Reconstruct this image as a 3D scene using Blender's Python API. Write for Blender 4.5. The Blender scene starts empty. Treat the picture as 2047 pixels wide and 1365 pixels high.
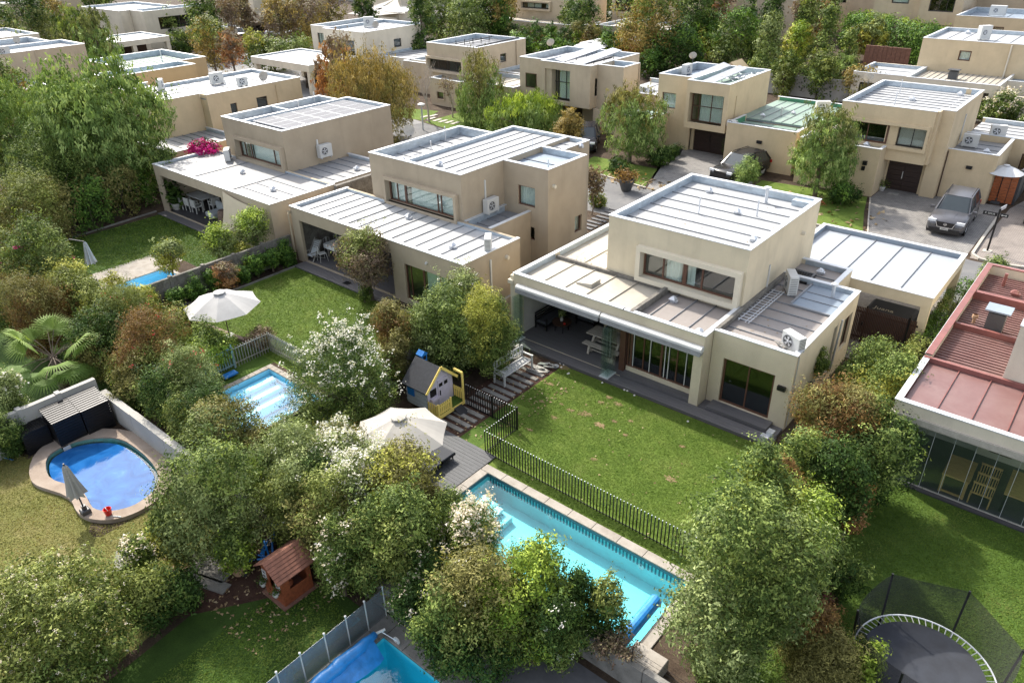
import bpy, math, random
import numpy as np
from mathutils import Vector, Matrix

# ------------------------------------------------------------------ camera, light, exposure
SC = bpy.context.scene
CAMH = 16.0
PITCH, ROLL, YAW, FPX = 0.52004, -0.02366, -0.71109, 1486.7
_fw = np.array([math.sin(YAW)*math.cos(PITCH), math.cos(YAW)*math.cos(PITCH), -math.sin(PITCH)])
_r0 = np.array([math.cos(YAW), -math.sin(YAW), 0.0]); _u0 = np.cross(_r0, _fw)
_rt = _r0*math.cos(ROLL)+_u0*math.sin(ROLL); _up = -_r0*math.sin(ROLL)+_u0*math.cos(ROLL)
cam = bpy.data.objects.new('camera', bpy.data.cameras.new('camera'))
SC.collection.objects.link(cam)
cam.matrix_world = Matrix(((_rt[0], _up[0], -_fw[0], 0), (_rt[1], _up[1], -_fw[1], 0), (_rt[2], _up[2], -_fw[2], CAMH), (0, 0, 0, 1)))
cam.data.sensor_width = 36; cam.data.lens = 36*FPX/2047; cam.data.clip_end = 2000; cam.data.clip_start = 0.3
SC.camera = cam
world = bpy.data.worlds.new("World"); SC.world = world; world.use_nodes = True
SUN_EL, SUN_ROT = math.radians(43), math.radians(291)     # sun behind the houses, to the left
wn = world.node_tree.nodes; sky = wn.new('ShaderNodeTexSky'); sky.sky_type = 'NISHITA'; sky.sun_disc = False
sky.sun_elevation = SUN_EL; sky.sun_rotation = SUN_ROT; sky.air_density = 0.9; sky.dust_density = 4.0; sky.ozone_density = 0.5; sky.altitude = 600
wn['Background'].inputs['Strength'].default_value = 0.15
hs_ = wn.new('ShaderNodeHueSaturation'); hs_.inputs['Saturation'].default_value = 0.42     # thin high cloud whitens the sky
world.node_tree.links.new(sky.outputs['Color'], hs_.inputs['Color']); world.node_tree.links.new(hs_.outputs['Color'], wn['Background'].inputs['Color'])
sl = bpy.data.lights.new('sun', 'SUN'); sl.energy = 2.55; sl.angle = math.radians(1.4); sl.color = (1.0, 0.93, 0.82)
sun = bpy.data.objects.new('sun', sl); SC.collection.objects.link(sun)
_sd = Vector((math.sin(SUN_ROT)*math.cos(SUN_EL), math.cos(SUN_ROT)*math.cos(SUN_EL), math.sin(SUN_EL)))
sun.rotation_euler = _sd.to_track_quat('Z', 'Y').to_euler(); sun.location = (0, 60, 60)
SC.view_settings.view_transform = 'Standard'; SC.view_settings.look = 'None'; SC.view_settings.gamma = 1.0
SC.view_settings.exposure = 1.5; SC.view_settings.use_curve_mapping = False
try:
    SC.render.engine = 'CYCLES'; SC.cycles.max_bounces = 6; SC.cycles.diffuse_bounces = 3; SC.cycles.transparent_max_bounces = 12; SC.cycles.glossy_bounces = 3
except Exception: pass

def at(px, py, z=0.0):
    """ground position under a viewing direction of the survey camera"""
    d = _fw+_rt*(px-1023.5)/FPX-_up*(py-682.5)/FPX
    t = (z-CAMH)/d[2]
    return (d[0]*t, d[1]*t, z)
def depth(p):
    return float(np.dot(np.array(p)-np.array([0, 0, CAMH]), _fw))

COL = SC.collection
PI = math.pi
# ------------------------------------------------------------------ object helpers
ORG = {}
def tag(o, label=None, cat=None, group=None, kind=None):
    if label: o['label'] = label
    if cat: o['category'] = cat
    if group: o['group'] = group
    if kind: o['kind'] = kind
    return o
def thing(name, label, cat, loc=(0, 0, 0), rz=0.0, group=None, local=False):
    o = bpy.data.objects.new(name, None); COL.objects.link(o); o.empty_display_size = 0.3
    o.location = loc; o.rotation_euler = (0, 0, rz)
    ORG[o] = (0, 0, 0) if local else tuple(loc)
    return tag(o, label, cat, group)
def dup(root, loc=None, rz=None, label=None, group=None, parent=None):
    c = root.copy(); COL.objects.link(c); ORG[c] = ORG.get(root, (0, 0, 0))
    if loc is not None: c.location = loc
    if rz is not None: c.rotation_euler = (0, 0, rz)
    if label: c['label'] = label
    if group: c['group'] = group
    if parent is not None: c.parent = parent
    for ch in [k for k in SC.objects if k.parent == root and k != c]:
        dup(ch, parent=c)
    return c

class MB:
    def __init__(s): s.v = []; s.f = []; s.m = []
    def add(s, vs, fs, m=0):
        n = len(s.v); s.v.extend(vs); s.f.extend([tuple(i+n for i in f) for f in fs]); s.m.extend([m]*len(fs)); return s
    def box(s, x0, x1, y0, y1, z0, z1, m=0):
        if x0 > x1: x0, x1 = x1, x0
        if y0 > y1: y0, y1 = y1, y0
        if z0 > z1: z0, z1 = z1, z0
        return s.add([(x0, y0, z0), (x1, y0, z0), (x1, y1, z0), (x0, y1, z0), (x0, y0, z1), (x1, y0, z1), (x1, y1, z1), (x0, y1, z1)],
              [(0, 3, 2, 1), (4, 5, 6, 7), (0, 1, 5, 4), (1, 2, 6, 5), (2, 3, 7, 6), (3, 0, 4, 7)], m)
    def bev(s, x0, x1, y0, y1, z0, z1, b=0.02, m=0):
        """box with chamfered top edges"""
        if x0 > x1: x0, x1 = x1, x0
        if y0 > y1: y0, y1 = y1, y0
        return s.add([(x0, y0, z0), (x1, y0, z0), (x1, y1, z0), (x0, y1, z0), (x0, y0, z1-b), (x1, y0, z1-b), (x1, y1, z1-b), (x0, y1, z1-b),
               (x0+b, y0+b, z1), (x1-b, y0+b, z1), (x1-b, y1-b, z1), (x0+b, y1-b, z1)],
              [(0, 3, 2, 1), (8, 9, 10, 11), (0, 1, 5, 4), (1, 2, 6, 5), (2, 3, 7, 6), (3, 0, 4, 7), (4, 5, 9, 8), (5, 6, 10, 9), (6, 7, 11, 10), (7, 4, 8, 11)], m)
    def bar(s, p, q, w, h, m=0, up=(0, 0, 1)):
        """rectangular bar from p to q, width w (sideways), height h (along up)"""
        p = Vector(p); q = Vector(q); d = (q-p).normalized(); u = Vector(up)
        if abs(d.dot(u)) > .98: u = Vector((0, 1, 0))
        a = d.cross(u).normalized()*w/2; b = a.cross(d).normalized()*h/2
        vs = [tuple(c+e) for c in (p, q) for e in (-a-b, a-b, a+b, -a+b)]
        return s.add(vs, [(3, 2, 1, 0), (4, 5, 6, 7), (0, 1, 5, 4), (1, 2, 6, 5), (2, 3, 7, 6), (3, 0, 4, 7)], m)
    def tube(s, pts, r, n=6, m=0, cap=True):
        pts = [Vector(p) for p in pts]; k = len(pts)
        rs = r if isinstance(r, (list, tuple)) else [r]*k
        vs = []; fs = []
        for i, p in enumerate(pts):
            d = (pts[min(i+1, k-1)]-pts[max(i-1, 0)]).normalized()
            u = Vector((0, 0, 1)) if abs(d.z) < .95 else Vector((1, 0, 0))
            a = d.cross(u).normalized(); b = a.cross(d)
            for j in range(n):
                t = 2*PI*j/n; vs.append(tuple(p+(a*math.cos(t)+b*math.sin(t))*rs[i]))
        for i in range(k-1):
            for j in range(n):
                j2 = (j+1) % n; fs.append((i*n+j, i*n+j2, (i+1)*n+j2, (i+1)*n+j))
        if cap: fs.append(tuple(range(n-1, -1, -1))); fs.append(tuple((k-1)*n+j for j in range(n)))
        return s.add(vs, fs, m)
    def lathe(s, prof, c=(0, 0, 0), n=16, m=0, ax='z', a0=0.0):
        vs = []; fs = []
        for r, h in prof:
            for j in range(n):
                t = 2*PI*j/n+a0; x, y = r*math.cos(t), r*math.sin(t)
                v = (x, y, h) if ax == 'z' else ((x, h, y) if ax == 'y' else (h, x, y))
                vs.append((v[0]+c[0], v[1]+c[1], v[2]+c[2]))
        for i in range(len(prof)-1):
            for j in range(n):
                j2 = (j+1) % n; fs.append((i*n+j, i*n+j2, (i+1)*n+j2, (i+1)*n+j))
        return s.add(vs, fs, m)
    def prism(s, pts, z0, z1, m=0):
        n = len(pts); vs = [(x, y, z0) for x, y in pts]+[(x, y, z1) for x, y in pts]
        fs = [tuple(range(n-1, -1, -1)), tuple(range(n, 2*n))]+[(i, (i+1) % n, n+(i+1) % n, n+i) for i in range(n)]
        return s.add(vs, fs, m)
    def quad(s, *p, m=0): return s.add([tuple(q) for q in p], [tuple(range(len(p)))], m)
    def xf(s, M):
        s.v = [tuple(M @ Vector(v)) for v in s.v]; return s
    def build(s, name, mats, parent=None, smooth=False, **t):
        me = bpy.data.meshes.new(name)
        org = (0, 0, 0)
        if parent is not None:
            root = parent
            while root.parent is not None: root = root.parent
            org = ORG.get(root, (0, 0, 0))
        elif t.get('kind') not in ('structure', 'stuff'):
            a = np.array(s.v); org = tuple(((a.min(0)+a.max(0))/2)[:2])+(float(a[:, 2].min()),)
        vs = (np.array(s.v, dtype=float)-np.array(org)).tolist()
        me.from_pydata(vs, [], s.f)
        if not isinstance(mats, (list, tuple)): mats = [mats]
        for mt in mats: me.materials.append(mt)
        if len(mats) > 1: me.polygons.foreach_set('material_index', s.m)
        if smooth: me.polygons.foreach_set('use_smooth', [True]*len(me.polygons))
        me.update()
        o = bpy.data.objects.new(name, me); COL.objects.link(o)
        if parent is not None: o.parent = parent
        else: o.location = org
        return tag(o, t.get('label'), t.get('cat'), t.get('group'), t.get('kind'))
def place(o, parent, loc, rz=0.0):
    """a copy of part o (mesh shared) under parent at world loc"""
    c = o.copy(); COL.objects.link(c); c.parent = parent
    root = parent
    while root.parent is not None: root = root.parent
    og = ORG.get(root, (0, 0, 0)) if root.type == 'EMPTY' else (0, 0, 0)
    c.location = (loc[0]-og[0], loc[1]-og[1], loc[2]-og[2]); c.rotation_euler = (0, 0, rz); return c

# ------------------------------------------------------------------ materials
def N(nt, typ, **k):
    n = nt.nodes.new(typ)
    for a, b in k.items():
        if a.startswith('i_'): n.inputs[a[2:].replace('_', ' ')].default_value = b
        else: setattr(n, a, b)
    return n
def L(nt, a, b): nt.links.new(a, b)
def newmat(name):
    m = bpy.data.materials.new(name); m.use_nodes = True
    return m, m.node_tree, m.node_tree.nodes['Principled BSDF']
def ramp(nt, stops):
    r = nt.nodes.new('ShaderNodeValToRGB'); e = r.color_ramp.elements
    while len(e) < len(stops): e.new(0.5)
    for i, (p, c) in enumerate(stops): e[i].position = p; e[i].color = (c[0], c[1], c[2], 1)
    return r
def sc(c, k): return tuple(min(1, x*k) for x in c)
def mat(name, col, rough=.6, metal=0.0, var=.12, scale=3.0, bump=0.0, bscale=40.0, spec=.5, stretch=(1, 1, 1), col2=None, fine=0.0):
    m, nt, b = newmat(name)
    tc = N(nt, 'ShaderNodeTexCoord'); mp = N(nt, 'ShaderNodeMapping'); mp.inputs['Scale'].default_value = stretch
    gp = N(nt, 'ShaderNodeNewGeometry'); L(nt, gp.outputs['Position'], mp.inputs['Vector'])
    n1 = N(nt, 'ShaderNodeTexNoise', i_Scale=scale, i_Detail=8.0, i_Roughness=.65); L(nt, mp.outputs[0], n1.inputs['Vector'])
    r = ramp(nt, [(.3, sc(col, 1-var)), (.7, col2 or sc(col, 1+var))]); L(nt, n1.outputs['Fac'], r.inputs['Fac'])
    out = r.outputs['Color']
    if fine:
        n2 = N(nt, 'ShaderNodeTexNoise', i_Scale=bscale, i_Detail=3.0); L(nt, gp.outputs['Position'], n2.inputs['Vector'])
        mx = N(nt, 'ShaderNodeMix', data_type='RGBA', blend_type='MULTIPLY'); mx.inputs['Factor'].default_value = 1
        r2 = ramp(nt, [(.3, (1-fine,)*3), (.7, (1+fine*.0,)*3)]); L(nt, n2.outputs['Fac'], r2.inputs['Fac'])
        L(nt, out, mx.inputs['A']); L(nt, r2.outputs['Color'], mx.inputs['B']); out = mx.outputs['Result']
    L(nt, out, b.inputs['Base Color'])
    b.inputs['Roughness'].default_value = rough; b.inputs['Metallic'].default_value = metal; b.inputs['Specular IOR Level'].default_value = spec
    if bump:
        nb = N(nt, 'ShaderNodeTexNoise', i_Scale=bscale, i_Detail=5.0); L(nt, gp.outputs['Position'], nb.inputs['Vector'])
        bp = N(nt, 'ShaderNodeBump'); bp.inputs['Strength'].default_value = bump; bp.inputs['Distance'].default_value = .02
        L(nt, nb.outputs['Fac'], bp.inputs['Height']); L(nt, bp.outputs['Normal'], b.inputs['Normal'])
    return m
def stucco(name, col, stain=.18):
    """rendered wall: blotches, rain streaks running down, fine grain"""
    m, nt, b = newmat(name)
    gp = N(nt, 'ShaderNodeNewGeometry')
    n1 = N(nt, 'ShaderNodeTexNoise', i_Scale=.8, i_Detail=6.0, i_Roughness=.6); L(nt, gp.outputs['Position'], n1.inputs['Vector'])
    mp = N(nt, 'ShaderNodeMapping'); mp.inputs['Scale'].default_value = (2.2, 2.2, .3); L(nt, gp.outputs['Position'], mp.inputs['Vector'])
    n2 = N(nt, 'ShaderNodeTexNoise', i_Scale=1.0, i_Detail=5.0); L(nt, mp.outputs[0], n2.inputs['Vector'])
    n3 = N(nt, 'ShaderNodeTexNoise', i_Scale=30.0, i_Detail=4.0); L(nt, gp.outputs['Position'], n3.inputs['Vector'])
    r1 = ramp(nt, [(.3, sc(col, 1-stain*.4)), (.65, sc(col, 1.05))]); L(nt, n1.outputs['Fac'], r1.inputs['Fac'])
    r2 = ramp(nt, [(.33, (1-stain*.2,)*3), (.46, (1, 1, 1))]); L(nt, n2.outputs['Fac'], r2.inputs['Fac'])
    r3 = ramp(nt, [(.3, (.93,)*3), (.6, (1, 1, 1))]); L(nt, n3.outputs['Fac'], r3.inputs['Fac'])
    m1 = N(nt, 'ShaderNodeMix', data_type='RGBA', blend_type='MULTIPLY'); m1.inputs['Factor'].default_value = 1
    m2 = N(nt, 'ShaderNodeMix', data_type='RGBA', blend_type='MULTIPLY'); m2.inputs['Factor'].default_value = 1
    L(nt, r1.outputs[0], m1.inputs['A']); L(nt, r2.outputs[0], m1.inputs['B']); L(nt, m1.outputs['Result'], m2.inputs['A']); L(nt, r3.outputs[0], m2.inputs['B'])
    L(nt, m2.outputs['Result'], b.inputs['Base Color']); b.inputs['Roughness'].default_value = .9; b.inputs['Specular IOR Level'].default_value = .2
    bp = N(nt, 'ShaderNodeBump'); bp.inputs['Strength'].default_value = .25; bp.inputs['Distance'].default_value = .01
    L(nt, n3.outputs['Fac'], bp.inputs['Height']); L(nt, bp.outputs['Normal'], b.inputs['Normal'])
    return m
def metalroof(name, col, dirt=(.45, .40, .33), amt=.5, rough=.55):
    """painted sheet roof with dust washed into streaks and puddle marks"""
    m, nt, b = newmat(name)
    gp = N(nt, 'ShaderNodeNewGeometry')
    n1 = N(nt, 'ShaderNodeTexNoise', i_Scale=.55, i_Detail=9.0, i_Roughness=.7, i_Distortion=.6); L(nt, gp.outputs['Position'], n1.inputs['Vector'])
    n2 = N(nt, 'ShaderNodeTexNoise', i_Scale=6.0, i_Detail=6.0, i_Roughness=.7); L(nt, gp.outputs['Position'], n2.inputs['Vector'])
    r1 = ramp(nt, [(.42, (0, 0, 0)), (.75, (amt,)*3)]); L(nt, n1.outputs['Fac'], r1.inputs['Fac'])
    r2 = ramp(nt, [(.3, sc(col, .93)), (.7, sc(col, 1.04))]); L(nt, n2.outputs['Fac'], r2.inputs['Fac'])
    mx = N(nt, 'ShaderNodeMix', data_type='RGBA'); L(nt, r1.outputs[0], mx.inputs['Factor']); L(nt, r2.outputs[0], mx.inputs['A']); mx.inputs['B'].default_value = (*dirt, 1)
    L(nt, mx.outputs['Result'], b.inputs['Base Color']); b.inputs['Roughness'].default_value = rough; b.inputs['Specular IOR Level'].default_value = .4
    bp = N(nt, 'ShaderNodeBump'); bp.inputs['Strength'].default_value = .12; bp.inputs['Distance'].default_value = .03
    L(nt, n1.outputs['Fac'], bp.inputs['Height']); L(nt, bp.outputs['Normal'], b.inputs['Normal'])
    return m
def glassmat(name, tint=(.8, .88, .86), refl=.10, rough=.02, ior=1.5):
    m, nt, b = newmat(name); nt.nodes.remove(b)
    out = nt.nodes['Material Output']; tr = N(nt, 'ShaderNodeBsdfTransparent'); tr.inputs[0].default_value = (*tint, 1)
    gl = N(nt, 'ShaderNodeBsdfGlossy'); gl.inputs['Roughness'].default_value = rough; gl.inputs['Color'].default_value = (.95, .97, 1, 1)
    fr = N(nt, 'ShaderNodeFresnel'); g_ = N(nt, 'ShaderNodeNewGeometry'); mr = N(nt, 'ShaderNodeMapRange'); mr.inputs['To Min'].default_value = ior; mr.inputs['To Max'].default_value = 1/ior; L(nt, g_.outputs['Backfacing'], mr.inputs['Value']); L(nt, mr.outputs[0], fr.inputs['IOR'])
    ad = N(nt, 'ShaderNodeMath', operation='ADD', use_clamp=True); ad.inputs[1].default_value = refl; L(nt, fr.outputs[0], ad.inputs[0])
    mx = N(nt, 'ShaderNodeMixShader'); L(nt, ad.outputs[0], mx.inputs[0]); L(nt, tr.outputs[0], mx.inputs[1]); L(nt, gl.outputs[0], mx.inputs[2]); L(nt, mx.outputs[0], out.inputs[0])
    return m
def watermat(name, tint, wave=.05, scale=3.0):
    m = glassmat(name, tint, 0.0, 0.0, 1.33); nt = m.node_tree
    gp = N(nt, 'ShaderNodeNewGeometry'); n = N(nt, 'ShaderNodeTexNoise', i_Scale=scale, i_Detail=4.0); L(nt, gp.outputs['Position'], n.inputs['Vector'])
    bp = N(nt, 'ShaderNodeBump'); bp.inputs['Strength'].default_value = wave; bp.inputs['Distance'].default_value = .1
    L(nt, n.outputs['Fac'], bp.inputs['Height'])
    for k in nt.nodes:
        if k.type in ('BSDF_GLOSSY', 'FRESNEL'): L(nt, bp.outputs['Normal'], k.inputs['Normal'])
    return m
def leafmat(name, stops, trans=.2, rough=.6):
    """foliage: per-leaf 'tint' attribute picks the hue and a painted dark-to-bright tone"""
    m, nt, b = newmat(name)
    a = N(nt, 'ShaderNodeAttribute', attribute_name='tint'); r = ramp(nt, stops); L(nt, a.outputs['Fac'], r.inputs['Fac'])
    L(nt, r.outputs[0], b.inputs['Base Color']); b.inputs['Roughness'].default_value = rough; b.inputs['Specular IOR Level'].default_value = .14
    tl = N(nt, 'ShaderNodeBsdfTranslucent'); mu = N(nt, 'ShaderNodeMix', data_type='RGBA', blend_type='MULTIPLY'); mu.inputs['Factor'].default_value = 1
    L(nt, r.outputs[0], mu.inputs['A']); mu.inputs['B'].default_value = (1, .95, .45, 1); L(nt, mu.outputs['Result'], tl.inputs[0])
    mx = N(nt, 'ShaderNodeMixShader'); mx.inputs[0].default_value = trans
    L(nt, b.outputs[0], mx.inputs[1]); L(nt, tl.outputs[0], mx.inputs[2]); L(nt, mx.outputs[0], nt.nodes['Material Output'].inputs[0])
    return m
def groundmat(name, cols, scale=.7, fine=25.0, rough=.95, bump=.4, amt=.35):
    m, nt, b = newmat(name); gp = N(nt, 'ShaderNodeNewGeometry')
    n1 = N(nt, 'ShaderNodeTexNoise', i_Scale=scale, i_Detail=10.0, i_Roughness=.68, i_Distortion=.4); L(nt, gp.outputs['Position'], n1.inputs['Vector'])
    r = ramp(nt, [(.32+.36*i/(len(cols)-1), c) for i, c in enumerate(cols)]); L(nt, n1.outputs['Fac'], r.inputs['Fac'])
    n2 = N(nt, 'ShaderNodeTexNoise', i_Scale=fine, i_Detail=6.0, i_Roughness=.8); L(nt, gp.outputs['Position'], n2.inputs['Vector'])
    r2 = ramp(nt, [(.35, (1-amt,)*3), (.65, (1, 1, 1))]); L(nt, n2.outputs['Fac'], r2.inputs['Fac'])
    mx = N(nt, 'ShaderNodeMix', data_type='RGBA', blend_type='MULTIPLY'); mx.inputs['Factor'].default_value = 1
    L(nt, r.outputs[0], mx.inputs['A']); L(nt, r2.outputs[0], mx.inputs['B']); L(nt, mx.outputs['Result'], b.inputs['Base Color'])
    b.inputs['Roughness'].default_value = rough; b.inputs['Specular IOR Level'].default_value = .2
    bp = N(nt, 'ShaderNodeBump'); bp.inputs['Strength'].default_value = bump; bp.inputs['Distance'].default_value = .04
    L(nt, n2.outputs['Fac'], bp.inputs['Height']); L(nt, bp.outputs['Normal'], b.inputs['Normal'])
    return m
def stonepavemat(name, c1, c2, w=.2, h=.1):
    m, nt, b = newmat(name); gp = N(nt, 'ShaderNodeNewGeometry')
    br = N(nt, 'ShaderNodeTexBrick'); br.inputs['Scale'].default_value = 1; br.inputs['Brick Width'].default_value = w; br.inputs['Row Height'].default_value = h
    br.inputs['Mortar Size'].default_value = .012; br.inputs['Color1'].default_value = (*c1, 1); br.inputs['Color2'].default_value = (*c2, 1); br.inputs['Mortar'].default_value = (*sc(c1, .5), 1)
    L(nt, gp.outputs['Position'], br.inputs['Vector'])
    n1 = N(nt, 'ShaderNodeTexNoise', i_Scale=.9, i_Detail=9.0, i_Roughness=.7); L(nt, gp.outputs['Position'], n1.inputs['Vector'])
    r2 = ramp(nt, [(.35, (.58,)*3), (.45, (.85,)*3), (.7, (1.0,)*3)]); L(nt, n1.outputs['Fac'], r2.inputs['Fac'])
    mx = N(nt, 'ShaderNodeMix', data_type='RGBA', blend_type='MULTIPLY'); mx.inputs['Factor'].default_value = 1
    L(nt, br.outputs[0], mx.inputs['A']); L(nt, r2.outputs[0], mx.inputs['B']); L(nt, mx.outputs['Result'], b.inputs['Base Color']); b.inputs['Roughness'].default_value = .85
    bp = N(nt, 'ShaderNodeBump'); bp.inputs['Strength'].default_value = .4; bp.inputs['Distance'].default_value = .01; bp.invert = True
    L(nt, br.outputs['Fac'], bp.inputs['Height']); L(nt, bp.outputs['Normal'], b.inputs['Normal'])
    return m

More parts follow.
